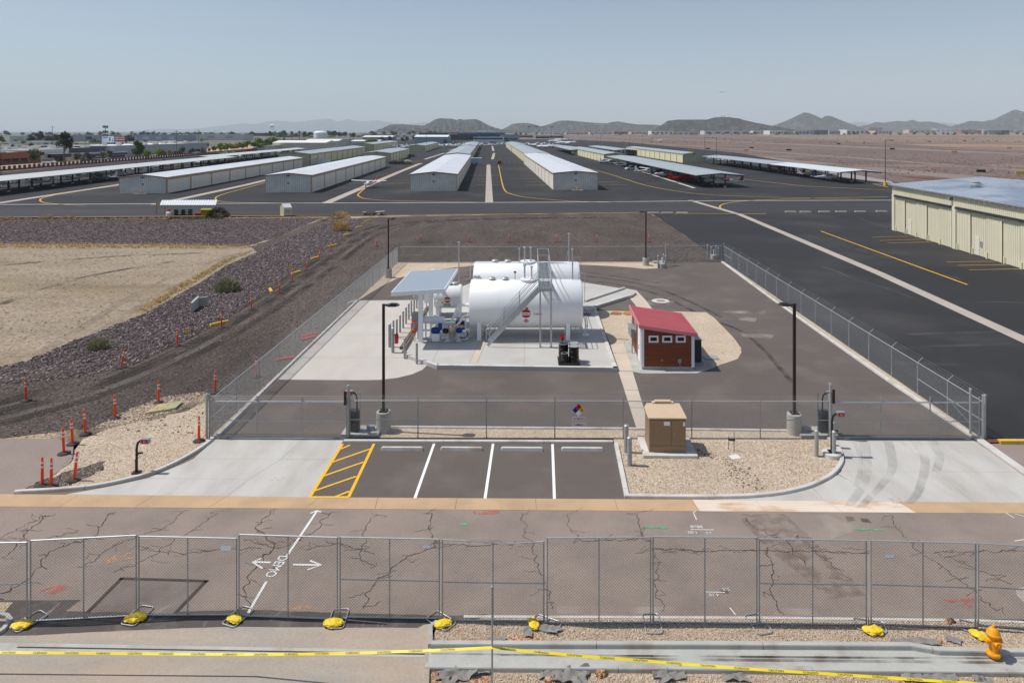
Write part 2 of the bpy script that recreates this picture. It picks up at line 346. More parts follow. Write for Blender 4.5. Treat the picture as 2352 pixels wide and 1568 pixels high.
# ================================================================== ground
def P(*uv): return [G(u, v) for u, v in uv]
def struct(name, mb, m, **k): return mb.build(name, M[m] if isinstance(m, str) else m, kind='structure', **k)
def lay(name, m, z, *uv, parent=None):
 mb = MB().sheet([(p.x, p.y) for p in P(*uv)], z)
 return mb.build(name, M[m], parent, **({} if parent else {'kind': 'structure'}))
def smooth_path(pts, n=6):
 "Catmull-Rom through pixel points"
 out = []; q = [pts[0]] + list(pts) + [pts[-1]]
 for i in range(1, len(q) - 2):
  for k in range(n):
   t = k / n; a, b, c, d = q[i - 1], q[i], q[i + 1], q[i + 2]
   out.append(tuple(.5 * ((2 * b[j]) + (c[j] - a[j]) * t + (2 * a[j] - 5 * b[j] + 4 * c[j] - d[j]) * t * t + (3 * b[j] - a[j] - 3 * c[j] + d[j]) * t ** 3) for j in range(2)))
 out.append(tuple(pts[-1])); return out
def jag(pts, amp, n=8, seed=1):
 "ragged outline: subdivide and shake the pixel outline"
 rr = random.Random(seed); out = []
 for i in range(len(pts)):
  a, b = pts[i], pts[(i + 1) % len(pts)]
  for k in range(n):
   t = k / n; out.append((lerp(a[0], b[0], t) + rr.uniform(-amp, amp), lerp(a[1], b[1], t) + rr.uniform(-amp, amp) * .45))
 return out

# one sheet of desert to the horizon
mb = MB(); xs = [-60000,-8000,-2000,-500,0,500,2000,8000,60000]; ys = [5,400,2000,8000,60000]
for i in range(len(xs) - 1):
 for j in range(len(ys) - 1):
  mb.quad((xs[i], ys[j], -.10),(xs[i + 1], ys[j], -.10),(xs[i + 1], ys[j + 1], -.10),(xs[i], ys[j + 1], -.10))
struct('ground', mb, 'desert')

AX = -0.06                                            # the hangar rows run along (AX, 1)
HY = Vector((AX, 1,0)).normalized(); HX = Vector((1,-AX, 0)).normalized()
# dark apron of the airfield
lay('apron', 'apron', .0,(-900,510),(700,497),(1492,487),(1545,520),(1662,600),(2258,1008),(3900,1008),(3900,640),(2500,498),(2045,416),(1934,395),(1700,352),(1450,328),(1300,320),(640,320),(560,347),(0,396),(-900,470))
lay('taxiway', 'taxiway', .004,(-900,513),(700,498),(1492,488),(2100,486),(2100,463),(1300,465),(600,470),(-900,484))
lay('brown_taxiway', 'street', .004,(1760,368),(1934,395.5),(2045,416),(2060,424),(1990,422),(1900,398))
# light concrete strips and painted lines of the apron
def strip(name, m, w, z, *uv, parent=None, n=1):
 pts = P(*(smooth_path(uv, n) if n > 1 else uv)); o = MB().ribbon(pts, w, z).build(name, M[m], parent, **({} if parent else {'kind': 'structure'})); return o
strip('concrete_strip', 'strip_concrete', 1.55,.008,(1123.6,465),(1122,378.5))
strip('concrete_strip', 'strip_concrete', 1.5,.008,(1131,366),(1135,352))
strip('concrete_strip', 'strip_concrete', 1.5,.008,(1133.5,347),(1130.5,336))
strip('concrete_strip', 'strip_concrete', 1.9,.008,(748,467),(912,397),(967,375))
strip('concrete_strip', 'strip_concrete', 1.7,.008,(976,366),(1020,352))
strip('concrete_strip', 'strip_concrete', 1.3,.008,(1030,346),(1060,338))
strip('concrete_strip', 'strip_concrete', 1.9,.008,(355,470),(560,426),(660,402))
strip('concrete_strip', 'strip_concrete', 1.9,.008,(-400,519),(0,466),(275,424),(330,410))
strip('concrete_strip', 'strip_concrete', 1.1,.012,(1585,460),(1700,493),(2020,628),(2352,780),(2700,940))
strip('concrete_strip', 'old_white', .9,.012,(1399,371),(1500,402),(1595,432))
strip('painted_line', 'old_white', .7,.012,(-900,478.5),(0,470),(600,467),(1300,464.5),(1680,461),(2050,460))
strip('painted_line', 'old_yellow', .35,.012,(-900,508),(0,499),(700,495.5),(1200,491.5),(1490,488))
strip('painted_line', 'old_yellow', .35,.012,(1495,490),(1620,490.5),(1760,491))
# curved yellow lead-in lines
strip('painted_line', 'old_yellow', .32,.016,(1145,379),(1149,400),(1158,435),(1175,446),(1215,454),(1310,462),(1400,465), n=5)
strip('painted_line', 'old_yellow', .32,.016,(966,377),(905,398),(850,425),(826,443),(823,450),(842,457),(900,461),(1000,463),(1100,465), n=5)
strip('painted_line', 'old_yellow', .32,.016,(1330,382),(1400,400),(1480,425),(1560,440),(1640,448),(1800,454),(1985,458), n=5)
strip('painted_line', 'old_yellow', .32,.016,(690,397),(590,425),(510,447),(495,457),(510,463),(580,466),(700,467), n=5)
strip('painted_line', 'old_yellow', .32,.016,(275,427),(170,440),(105,453),(92,460),(105,466),(150,470),(200,472), n=5)
strip('painted_line', 'old_yellow', .32,.016,(2040,452),(1850,456),(1740,460),(1680,465),(1655,472),(1656,480), n=5)
strip('painted_line', 'old_yellow', .40,.016,(1690,410),(1850,428),(2045,437))
strip('painted_line', 'old_yellow', .40,.016,(1762,376),(1900,400),(2040,430))
strip('painted_line', 'yellow_paint', .18,.016,(1885,531),(2222,654))
for a, b in (((2003,545),(2112,542)),((2020,552.5),(2135,549)),((2038,558.5),(2160,555.5)),((2173,602),(2300,600)),((2198,610),(2340,607.5)),((2225,620),(2380,617))):
 strip('painted_line', 'old_yellow', .12,.016, a, b)
# bay ticks beside the hangars
def ticks(u, v, side, n, step, length=7.5):
 b = G(u, v)
 for i in range(n):
  p = b + HY * (i * step); q = p + HX * (side * length); MB().ribbon([p, q], .22,.016).build('painted_line', M['old_yellow'], None, kind='structure')
ticks(1274,425,-1,8,12.2); ticks(1095,425,1,8,12.2,6); ticks(1380,425,1,3,12.2,7); ticks(941,421,-1,6,12.2,6); ticks(720,427,1,7,12.2,7); ticks(605,424,-1,5,12.2,6)

seal = stain('crack_seal', srgb(112,110,108),.35,.25,.4,.6); rr = random.Random(5)
for k in range(26):
 p = G(rr.uniform(1500,2352), rr.uniform(505,900)) if k < 16 else G(rr.uniform(0,1500), rr.uniform(400,490)); a = rr.choice((0,1.57,.1,1.5)) + rr.uniform(-.15,.15); L_ = rr.uniform(8,40)
 MB().ribbon([p + Vector((math.cos(a), math.sin(a),0)) * (L_ * i / 8) + Vector((rr.uniform(-.3,.3), rr.uniform(-.3,.3),0)) for i in range(9)], rr.uniform(.1,.5),.0056 + k * .0004).build('crack_seal', seal, None, kind='structure')
# --- ground west of the fuel yard
TAN = [(-700,562),(0,560),(350,561),(560,566),(620,563),(590,582),(520,612),(455,655),(330,725),(165,788),(60,832),(0,845),(-700,905)]
RIP1 = [(-700,507),(0,503),(500,502),(742,500),(690,521),(640,545),(560,566),(350,561),(0,560),(-700,566)]
RIP2 = [(830,502),(822,516),(790,545),(745,575),(690,612),(640,650),(520,735),(400,796),(290,845),(180,868),(0,885),(-700,955),(-700,900),(0,842),(60,830),(165,785),(330,722),(455,652),(520,610),(590,580),(650,552),(700,529),(745,512),(790,503)]
MILL = [(832,500),(1200,492),(1488,488),(1520,505),(1605,562),(1662,600),(914,604),(700,800),(560,935),(478,1008),(300,990),(170,985),(0,1008),(-700,1050),(-700,950),(0,880),(180,862),(400,790),(520,730),(640,645),(690,608),(745,572),(790,542),(822,514)]
lay('verge', 'dirt_mix', .004, *jag([(-900,509),(0,500.5),(1490,488.5),(1520,505),(900,620),(480,1008),(-700,1060),(-700,700)], 1.2,12,3))
lay('dirt_basin', 'tan_dirt', .010, *jag(TAN, 3,10,5))
lay('rock_bank', 'riprap', .016, *jag(RIP1,2,10,6))
lay('rock_bank', 'riprap', .019, *jag(RIP2,2,6,7))
lay('gravel_road', 'brown_gravel', .022, *jag(MILL, 2,8,8))
lay('old_pavement', 'old_asphalt', .028, *jag([(-700,1022),(0,1008),(130,1008),(170,1020),(165,1060),(120,1095),(50,1130),(0,1150),(-700,1160)], .8,5,9))
lay('gravel_patch', 'tan_gravel', .026, *jag([(478,915),(430,945),(330,965),(250,985),(190,1010),(175,1030),(165,1062),(120,1095),(40,1136),(150,1133),(245,1121),(345,1096),(420,1064),(478,1026),(496,1006),(481,1000)], 1.2,6,10))
lay('gravel_patch', 'dirt_mix', .030, *jag([(470,900),(380,915),(300,945),(200,990),(210,998),(290,975),(370,962),(420,940),(478,925)], 3,6,12))
lay('dark_gravel_spill', 'brown_gravel', .034, *jag([(40,1132),(95,1105),(170,1080),(240,1058),(235,1080),(170,1112),(110,1130)], 4,6,11))
lay('dark_gravel_spill', 'brown_gravel', .034, *jag([(-200,905),(0,880),(180,856),(240,830),(60,845),(0,845),(-200,870)], 3,6,13))
lay('dark_gravel_spill', 'brown_gravel', .034, *jag([(575,567),(640,545),(700,519),(752,499.5),(800,498.5),(745,515),(700,530),(640,560),(590,580)], 2,6,14))

ruts = stain('wheel_ruts', srgb(52,46,43),.55,.5,.4,.62, streak=(1,.5,1)); pale_rut = stain('pale_ruts', srgb(140,128,118),.45,.5,.42,.64, streak=(1,.5,1))
RL = [(-150,985),(40,940),(260,875),(450,790),(600,705),(740,610),(850,535),(960,512),(1150,503),(1400,500)]
for k in range(9):
 o_ = (k - 4) * 9.5; pts = smooth_path([(u + o_ * (.4 + .6 * (v - 302) / 600) * 1.1, v + o_ * .35 * (v - 480) / 400) for u, v in RL], 5)
 MB().ribbon(P(*pts),.45 if k % 3 else .8,.0232 + k * .0003).build('wheel_rut', pale_rut if k in (2,6) else ruts, None, kind='structure')
for k, pts in enumerate(([(60,830),(200,745),(360,650),(520,590),(600,572)], [(90,838),(230,760),(380,670),(540,598)], [(0,700),(180,640),(400,600)], [(0,610),(250,590),(500,580)])):
 MB().ribbon(P(*smooth_path(pts, 5)),.8,.0112 + k * .0003).build('wheel_rut', ruts if k > 1 else pale_rut, None, kind='structure')
# --- loose rocks of the banks (uncountable)
def scatter(name, poly_px, n, smin, smax, m, parent=None, bias=0.0, z=.02, flat=.7, **tags):
 pg = np.array([[p.x, p.y] for p in P(*poly_px)]); lo = pg.min(0); hi = pg.max(0)
 pts = []
 while len(pts) < n:
  c = RNG.uniform(lo, hi, (n * 2,2)); ins = np.zeros(len(c), bool); j = len(pg) - 1
  for i in range(len(pg)):
   xi, yi = pg[i]; xj, yj = pg[j]
   ins ^= ((yi > c[:, 1]) != (yj > c[:, 1])) & (c[:, 0] < (xj - xi) * (c[:, 1] - yi) / (yj - yi + 1e-12) + xi); j = i
  c = c[ins]
  if len(c) == 0: break
  u = U0 + F * c[:, 0] / c[:, 1]; c = c[(u > -80) & (u < 2430)]
  pts.extend(c.tolist())
 pts = np.array(pts[:n]); n = len(pts)
 base = np.array([[1,0,0], [-1,0,0], [0,1,0], [0,-1,0], [0,0,1], [0,0,-.4]], float)
 fc = np.array([[0,2,4], [2,1,4], [1,3,4], [3,0,4], [2,0,5], [1,2,5], [3,1,5], [0,3,5]])
 s = RNG.uniform(smin, smax, n) * RNG.uniform(.6,1, n)
 a = RNG.uniform(0,6.28, n); V = base[None] * RNG.uniform(.55,1.25,(n, 6,1)) * s[:, None, None]
 V = V + RNG.normal(0,.18,(n, 6,3)) * s[:, None, None]
 V[:, :, 2] *= flat
 ca, sa = np.cos(a)[:, None], np.sin(a)[:, None]
 x = V[:, :, 0] * ca - V[:, :, 1] * sa; y = V[:, :, 0] * sa + V[:, :, 1] * ca
 V = np.stack([x + pts[:, 0:1], y + pts[:, 1:2], V[:, :, 2] + z], -1).reshape(-1,3)
 FF = (fc[None] + (np.arange(n) * 6)[:, None, None]).reshape(-1,3)
 me = bpy.data.meshes.new(name); me.vertices.add(len(V)); me.vertices.foreach_set('co', V.ravel())
 me.loops.add(len(FF) * 3); me.loops.foreach_set('vertex_index', FF.ravel().astype(np.int32))
 me.polygons.add(len(FF)); me.polygons.foreach_set('loop_start', np.arange(0, len(FF) * 3,3, dtype=np.int32)); me.polygons.foreach_set('loop_total', np.full(len(FF),3, np.int32))
 me.update(calc_edges=True); me.validate(); me.materials.append(m)
 o = bpy.data.objects.new(name, me); COL.objects.link(o); o['kind'] = 'stuff'
 for k, v in tags.items(): o[k] = v
 return o
def stone_mat(name, cols):
 m = bpy.data.materials.new(name); m.use_nodes = True; t = m.node_tree; N = t.nodes; L = t.links; b = N['Principled BSDF']
 g = N.new('ShaderNodeNewGeometry'); cr = N.new('ShaderNodeValToRGB'); L.new(g.outputs['Random Per Island'], cr.inputs[0])
 while len(cr.color_ramp.elements) < len(cols): cr.color_ramp.elements.new(.5)
 for i, c in enumerate(cols): cr.color_ramp.elements[i].position = i / (len(cols) - 1); cr.color_ramp.elements[i].color = (*c, 1)
 L.new(cr.outputs[0], b.inputs['Base Color']); b.inputs['Roughness'].default_value = .95; M[name] = m; return m
stone_mat('rock', [srgb(60,52,54), srgb(86,74,75), srgb(98,85,86), srgb(112,99,99), srgb(168,156,152)])
stone_mat('chip', [srgb(66,59,55), srgb(92,82,77), srgb(116,106,99), srgb(150,138,128)])
stone_mat('pebble', [srgb(150,130,110), srgb(194,173,149), srgb(214,197,175), srgb(228,215,198)])
scatter('bank_rocks', RIP1,12000,.06,.18, M['rock'], label='purple grey rocks covering the upper bank of the basin', category='rocks')
scatter('bank_rocks', RIP2,30000,.06,.16, M['rock'], label='purple grey rocks along the bank beside the gravel road', category='rocks')
scatter('loose_gravel', MILL, 26000,.03,.09, M['chip'], z=.026, label='loose dark gravel on the brown haul road', category='gravel')
scatter('loose_gravel', [(478,915),(380,920),(250,975),(175,1030),(120,1095),(40,1136),(160,1128),(300,1105),(420,1050),(480,1010)], 9000,.012,.032, M['pebble'], z=.03, label='tan pebbles beside the curved driveway kerb', category='gravel')
scatter('loose_gravel', [(470,900),(380,912),(300,940),(200,990),(290,975),(420,940)], 1500,.03,.08, M['pebble'], z=.036, label='pale stones strewn around the broken yellow pallet', category='gravel')
scatter('loose_gravel', TAN, 2500,.03,.10, M['pebble'], z=.012, label='small stones scattered over the dirt basin', category='gravel')

# ------------------------------------------------------------------ fuel yard surfaces
lay('yard_gravel', 'tan_gravel', .028,(481,1006),(914,603),(1663,601),(2257,1008))
lay('yard_asphalt', 'new_asphalt', .034,(505,1006),(640,873),(700,820),(826.8,688),(878,657),(913,640),(964,626),(1027,617),(1113,608),(1251,605.7),(1371,610),(1440,614),(1478,618),(1510,617),(1530,612),(1530,602),(1655,601),(1663,603),(2236,1008),(1908,1008),(1872,991),(1490,986),(810,981),(797,1006))
lay('concrete_drive', 'drive_concrete', .040,(826,691),(985,690),(1100,700),(1100,830),(983,837.7),(970,850.6),(947,860.6),(912.8,869),(873,873.5),(826.8,874.5),(630,873))
for a, b in (((790,725),(980,726)),((742,770),(940,771)),((690,822),(930,823))):
 strip('slab_joint', 'joint', .015,.044, a, b)
lay('gravel_island', 'tan_gravel', .040, *jag([(1370,715),(1378,714.5),(1450,716),(1561,716.5),(1622,718),(1641,731.7),(1683,774),(1701.6,799.7),(1702.8,811),(1694.5,825.5),(1643,843),(1600,853),(1440,853),(1401,790)], .5,4,21))
lay('footpath', 'walk_concrete', .044,(1428,662),(1462,668),(1483,690),(1501,714),(1469,714),(1450,690))
wk = thing('footpath', None, None, G(1420,850)); wk['kind'] = 'structure'
wl = [(1401.5,790),(1408,812),(1420,853.6),(1434,897),(1447,938),(1462,986)]; wr = [(1433,790),(1440,812),(1453,853.6),(1466,897),(1478.5,938),(1493,986)]
for i in range(len(wl) - 1):
 e = .35
 lay('slab', 'walk_concrete', .046,(wl[i][0], wl[i][1] + e),(wr[i][0], wr[i][1] + e),(wr[i + 1][0], wr[i + 1][1] - e),(wl[i + 1][0], wl[i + 1][1] - e)).parent = None
for o in [o for o in bpy.data.objects if o.name.startswith('slab') and o.get('kind') == 'structure' and not o.name.startswith('slab_joint')]:
 del o['kind']; o.parent = wk; o.location = -WL[wk.name]
lay('shed_apron', 'grey_concrete', .042,(1433,790),(1452,790),(1475,820),(1592,838),(1612,820),(1643,845),(1600,858.5),(1475,859),(1454,855))
# front driveways, parking bays, gutter, road
lay('parking_bay', 'new_asphalt', .040,(789,1012),(1409,1016),(1434,1149),(709,1145))
dl = thing('driveway', None, None, G(560,1080)); dl['kind'] = 'structure'
def slab(parent, name, m, z, *uv, th=.10):
 p = [(q.x, q.y) for q in P(*uv)]; c = (sum(a for a, b in p) / len(p), sum(b for a, b in p) / len(p))
 p = [(a + (c[0] - a) / max(.01, math.hypot(c[0] - a, c[1] - b)) * .007, b + (c[1] - b) / max(.01, math.hypot(c[0] - a, c[1] - b)) * .007) for a, b in p]
 return MB().prism(p, z - th, z).build(name, M[m], parent)
KL = smooth_path([(497,1007),(478,1024),(440,1049),(395,1073),(340,1095),(240,1119),(150,1130),(60,1135.5),(30,1138)], 4)
lay('driveway_base', 'joint', .030, *([(-60,1166),(-60,1140)] + KL[::-1] + [(2238,1010),(2400,1160),(2400,1185)]))
slab(dl, 'slab', 'concrete', .046,(700,1007.5),(792,1008),(762,1057),(644,1057))
slab(dl, 'slab', 'concrete', .046,(644,1057),(762,1057),(710,1144.5),(522,1141.5),(572,1103))
slab(dl, 'slab', 'concrete', .046,(497,1007),(700,1007.5),(644,1057),(445,1055),(470,1032))
slab(dl, 'slab', 'concrete', .046,(420,1067),(445,1055),(644,1057),(572,1103),(340,1100))
slab(dl, 'slab', 'concrete', .046,(340,1100),(572,1103),(522,1141.5),(335,1139.5),(150,1137.5),(240,1121.5))
dr = thing('driveway', None, None, G(2100,1080)); dr['kind'] = 'structure'
slab(dr, 'slab', 'concrete', .046,(1906,1010),(2061,1010.5),(2150,1085),(1932,1085),(1940,1056),(1928,1028))
slab(dr, 'slab', 'concrete', .046,(2061,1010.5),(2236,1012),(2340,1086),(2150,1085))
slab(dr, 'slab', 'concrete', .046,(2150,1085),(2340,1086),(2400,1130),(2400,1157),(2236,1156))
slab(dr, 'slab', 'concrete', .046,(1932,1085),(2150,1085),(2236,1156),(2013,1154),(1955,1108),(1925,1090))
slab(dr, 'slab', 'concrete', .046,(1866,1121),(1925,1092),(1955,1108),(2013,1154),(1893,1152.5))
slab(dr, 'slab', 'concrete', .046,(1636,1150.2),(1640,1149.2),(1720,1146.8),(1790,1140.2),(1830,1132),(1866,1121.5),(1893,1152.5),(1760,1151.2))
lay('road_verge', 'old_asphalt', .032,(2238,1009),(3000,1012),(3000,1150),(2402,1150))
gt = thing('gutter', None, None, G(1176,1165)); gt['kind'] = 'structure'
top = lambda u: 1136.5 + (u) / 2352 * 17.5 if u < 700 else 1143.5 + (u - 700) / 1652 * 10.5
bot = lambda u: 1165 + u / 2352 * 16
gx = [(-300,-330),(-120,-150),(180,137),(355,310),(522,478),(735,700),(868,861),(1050,1045),(1230,1232),(1411,1420),(1590,1607),(1735,1756),(1893,1935),(2060,2105),(2236,2285),(2400,2450),(2600,2660)]
for i in range(len(gx) - 1):
 a, b = gx[i], gx[i + 1]
 slab(gt, 'gutter_slab', 'stained_concrete' if 1580 < a[0] < 1900 else 'tan_concrete', .044,(a[0], top(a[0])),(b[0], top(b[0])),(b[1], bot(b[1])),(a[1], bot(a[1])))
road = lay('road', 'road_asphalt', .038, *([(u, bot(u) - 1.5) for u in range(-600,3001,120)] + [(3000,1428),(2352,1425),(1760,1419),(1060,1415),(1030,1418),(960,1430),(-600,1440)]))
# kerbs
kset = 0
def kerb(pts_px, w, h, m='kerb_concrete', seg=3.0, z0=0.0, name='kerb', side=1):
 "kerb of separate cast lengths along a pixel path; side +1 puts its width to the left of the path"
 pts = P(*pts_px); root = thing(name, None, None, pts[0]); root['kind'] = 'structure'
 run = []; acc = 0; cur = [pts[0]]; i = 0
 segs = []
 for a, b in zip(pts[:-1], pts[1:]):
  L_ = (b - a).length; t = 0.0
  while acc + (L_ - t) >= seg:
   t += seg - acc; q = a.lerp(b, t / L_); cur.append(q); segs.append(cur); cur = [q]; acc = 0
  acc += L_ - t; cur.append(b)
 if len(cur) > 1 and (cur[-1] - cur[0]).length > .05: segs.append(cur)
 for s in segs:
  n = len(s); A = []; B = []
  for k in range(n):
   d = (s[min(k + 1, n - 1)] - s[max(k - 1,0)]); q = Vector((-d.y, d.x, 0)).normalized() * side
   p = s[k].copy()
   e = d.normalized() * .008
   if k == 0: p += e
   if k == n - 1: p -= e
   A.append(p); B.append(p + q * w)
  mb = MB(); bev = .025; prof = []
  for a, b in zip(A, B):
   o = (a - b).normalized()
   prof.append([Vector((a.x, a.y, z0)) , Vector((a.x - o.x * .012, a.y - o.y * .012, z0 + h - bev)), Vector((a.x - o.x * bev, a.y - o.y * bev, z0 + h)), Vector((b.x, b.y, z0 + h)), Vector((b.x, b.y, z0))])
  m_ = len(prof[0]); vs_ = [p for r_ in prof for p in r_]; fs = []
  for k in range(n - 1):
   for j in range(m_ - 1): fs.append((k * m_ + j, (k + 1) * m_ + j, (k + 1) * m_ + j + 1, k * m_ + j + 1)[::side])
  fs += [tuple(range(m_)), tuple(range((n - 1) * m_, n * m_))[::-1]]
  mb.add(vs_, fs).build('kerb_length', M[m], root)
 return root
kerb(KL, .16,.15, seg=3.0, side=-1)
KR = [(1434,1147),(1500,1148.5),(1640,1149)] + smooth_path([(1640,1149),(1720,1146.5),(1790,1140),(1860,1124),(1912,1099),(1936,1072),(1939,1054),(1930,1032),(1907,1009)], 4)[1:]
lay('gravel_island', 'tan_gravel', .050, *([(1409,1008),(1434,1146)] + KR[1:] + [(1907,1006)]))
kerb(KR, .18,.15, seg=3.2, side=1)
kerb([(788,1019),(1408,1021)], .17,.14, seg=4.5, side=1)
kerb([(1410,1022),(1435,1147)], .18,.14, seg=4.0, side=1)
kerb([(808,984),(1490,989),(1872,994)], .14,.10, seg=4.0, side=1)
kerb([(505,1004),(642,868),(700,811),(824,692)], .16,.15, seg=4.0, side=1)
kerb([(826,691),(800,700)], .16,.15, seg=4.0, side=-1)
kerb([(1656,603),(1768,686),(1900,780),(2050,886),(2230,1006)], .2,.15, seg=4.0, side=1)
kerb([(2240,1012),(2300,1055),(2400,1126)], .3,.13, seg=4.0, side=1)
scatter('loose_gravel', [(1412,1024),(1436,1143),(1700,1143),(1850,1118),(1925,1075),(1930,1040),(1905,1010)], 9000,.015,.04, M['pebble'], z=.055, label='tan pebbles on the island around the brown transformer', category='gravel')
scatter('loose_gravel', [(1412,1024),(1600,1030),(1720,1070),(1760,1130),(1690,1120),(1660,1060)], 260,.02,.06, M['chip'], z=.06, label='dark stone chips on the transformer island', category='gravel')
# painted bays
pl = [((997,1021),(953,1146)),((1132.5,1021),(1114,1147)),((1269,1022),(1273.5,1148))]
for a, b in pl: strip('painted_line', 'white_paint', .115,.048, a, b)
ya = [((787,1021),(712,1143)),((859,1021),(801,1143))]
for a, b in ya: strip('painted_line', 'yellow_paint', .125,.048, a, b)
strip('painted_line', 'yellow_paint', .11,.049,(710,1143.5),(802,1143.5))
for a, b in (((783,1033),(804,1024)),((764,1063),(850,1033)),((741,1096),(835,1063)),((720,1130),(818,1096)),((770,1143),(803,1130))):
 strip('painted_line', 'yellow_paint', .105,.0495, a, b)
# road wear: cracks, patches, spray marks
def road_bits(name, m, polys, z, parent=None, wd=None):
 for pg in polys:
  if wd: MB().ribbon(P(*pg), wd, z).build(name, M[m], parent or road)
  else: MB().sheet([(p.x, p.y) for p in P(*pg)], z).build(name, M[m], parent or road)
road_bits('patch', 'patch_asphalt', [[(210,1405),(290,1330),(475,1336),(400,1412)]], .042)
road_bits('patch_seal', 'crack', [[(200,1410),(280,1330)], [(275,1331),(478,1337)], [(474,1336),(398,1415)]], .046, wd=.12)
road_bits('patch', 'dark_asphalt', [jag([(-300,1383),(186,1380),(150,1405),(330,1410),(560,1402),(800,1410),(1040,1416),(1120,1413),(1100,1424),(975,1436),(960,1444),(500,1442),(250,1452),(60,1462),(-300,1460)], 1.5,8,31)], .041)
def crack(pts, w=.022, seed=0, amp=2.2, sub_=True):
 rr = random.Random(seed); out = []
 for i in range(len(pts) - 1):
  a, b = pts[i], pts[i + 1]; n = max(2, int(math.hypot(b[0] - a[0], b[1] - a[1]) / 4))
  for k in range(n):
   t = k / n; e = min(1, t * 4,(1 - t) * 4) if len(pts) > 2 else 1; s = Vector((lerp(a[0], b[0], t) * .03, lerp(a[1], b[1], t) * .06, seed)); out.append((lerp(a[0], b[0], t) + mnoise.noise(s) * 16 * e + rr.uniform(-amp, amp), lerp(a[1], b[1], t) + mnoise.noise(s * 1.7 + Vector((9,0,0))) * 6 * e + rr.uniform(-.8,.8)))
 out.append(pts[-1]); q = P(*out)
 if sub_:
  for k in range(0, len(out),9):
   u, v = out[k]; crack([(u, v),(u + rr.uniform(-28,28), v + rr.uniform(-9,9)),(u + rr.uniform(-45,45), v + rr.uniform(-16,16))], w * .45, seed * 31 + k, 1.6, False)
 MB().ribbon(q, [w * rr.uniform(.4,1.3) for _ in q], .0445).build('crack', M['crack'], road)
CR = [[(250,1180),(215,1235),(110,1270),(70,1330),(20,1360),(-40,1390)], [(420,1178),(380,1215),(315,1235),(250,1262),(195,1300)], [(500,1180),(440,1220),(330,1290),(260,1316)],
      [(622,1178),(585,1215),(630,1250),(590,1300),(560,1350),(575,1400)], [(760,1180),(720,1225),(640,1262),(560,1240)], [(865,1183),(835,1225),(828,1290),(860,1300)], [(990,1180),(985,1215),(1000,1245),(985,1262),(920,1290),(860,1340),(835,1400)], [(1200,1182),(1205,1225),(1222,1262),(1250,1330),(1268,1400)],
      [(1305,1182),(1312,1222),(1340,1245),(1440,1242),(1480,1232)], [(1465,1183),(1475,1240),(1500,1250)], [(1497,1262),(1512,1300),(1505,1350),(1520,1410)], [(1000,1250),(1100,1256),(1250,1246)], [(1500,1262),(1620,1268),(1750,1266),(1880,1269),(2000,1272)], [(2050,1185),(2070,1225),(2100,1262),(2200,1330),(2290,1405)],
      [(2180,1280),(2320,1345)], [(1760,1262),(1775,1310),(1770,1360),(1800,1415)], [(0,1238),(60,1205),(130,1182)], [(-20,1250),(90,1240),(180,1225)], [(20,1275),(60,1225),(105,1185)], [(310,1255),(420,1275),(520,1262),(600,1262)], [(700,1265),(780,1250),(860,1275)], [(1715,1190),(1730,1215),(1800,1240),(1850,1300)], [(1830,1232),(1900,1290),(1960,1340)], [(2150,1272),(2352,1265)]]
for i, c in enumerate(CR): crack(c, .022 if i % 3 else .032, i)
sp = stain('spray_white', srgb(228,228,224),.96,7,.12,.36); sr = stain('spray_red', srgb(206,104,98),.6,7,.42,.6); sg = stain('spray_green', srgb(90,180,130),.85,4,.3,.55); sorg = stain('spray_orange', srgb(220,168,124),.6,7,.42,.6)
dust = stain('dust', srgb(206,196,182),.4,.7,.45,.7); tyre = stain('tyre_mark', srgb(150,148,145),.32,.9,.3,.75, streak=(1.5,.6,1)); tyd = stain('tyre_dark', srgb(58,53,50),.5,.8,.35,.65); mud = stain('mud_stain', srgb(132,108,98),.5,2.2,.42,.72)
def mark(name, m, polys, z=.0475, w=None):
 for pg in polys:
  mb = MB().ribbon(P(*pg), w, z) if w else MB().sheet([(p.x, p.y) for p in P(*pg)], z)
  mb.build(name, m, road)
# DEMO and its arrows
mb = MB(); c = G(636,1303); d = (G(620,1328) - G(652,1283)).normalized(); text_on(mb, "DEMO", (c.x, c.y, .049), d, (-d.y, d.x, 0), w=1.08 * (G(620,1328) - G(652,1283)).length, h=.34); mb.build('lettering', sp, road)
mark('spray_line', sp, [[(728,1176),(657,1282)], [(612,1338),(570,1410)], [(673,1299),(736,1300)], [(622,1294),(582,1293)]], .048,.085)
mark('spray_line', sp, [[(713,1181),(728,1175),(738,1178)], [(712,1290),(738,1300),(706,1311)], [(600,1285),(580,1293),(603,1308)]], .0485,.07)
mark('spray_line', sp, [[(1592,1178),(1600,1196)], [(1592,1180),(1598,1176)], [(1586,1218),(1640,1219)], [(2310,1180),(2330,1192)], [(1620,1362),(1665,1363)], [(1676,1398),(1690,1415)], [(2330,1182),(2360,1190)], [(2330,1245),(2360,1240)]], .048,.035)
for s_, u, v, h_ in (("88u8", 1600,1212,.16),("1.00", 1590,1225,.14),("5.5", 1628,1226,.12),("5.5", 1668,1356,.13),("4.10", 1640,1369,.13),("CW/8", 690,1396,.2)):
 mb = MB(); p = G(u, v); text_on(mb, s_, (p.x, p.y, .049),(-1,0,0),(0,-1,0), h=h_); mb.build('lettering', sp if s_ != "CW/8" else sorg, road)
mark('spray_line', sg, [[(1480,1213),(1535,1215)], [(1965,1217),(2030,1220)], [(1060,1206),(1075,1207)]], .0482,.10)
mark('spray_patch', sr, [[(88,1360),(130,1345),(170,1350),(110,1372)], [(1085,1176),(1145,1174),(1150,1183),(1090,1184)], [(2165,1380),(2240,1376),(2230,1402),(2190,1388)], [(1418,1115),(1420,1115),(1422,1116),(1418,1116)]], .0482)
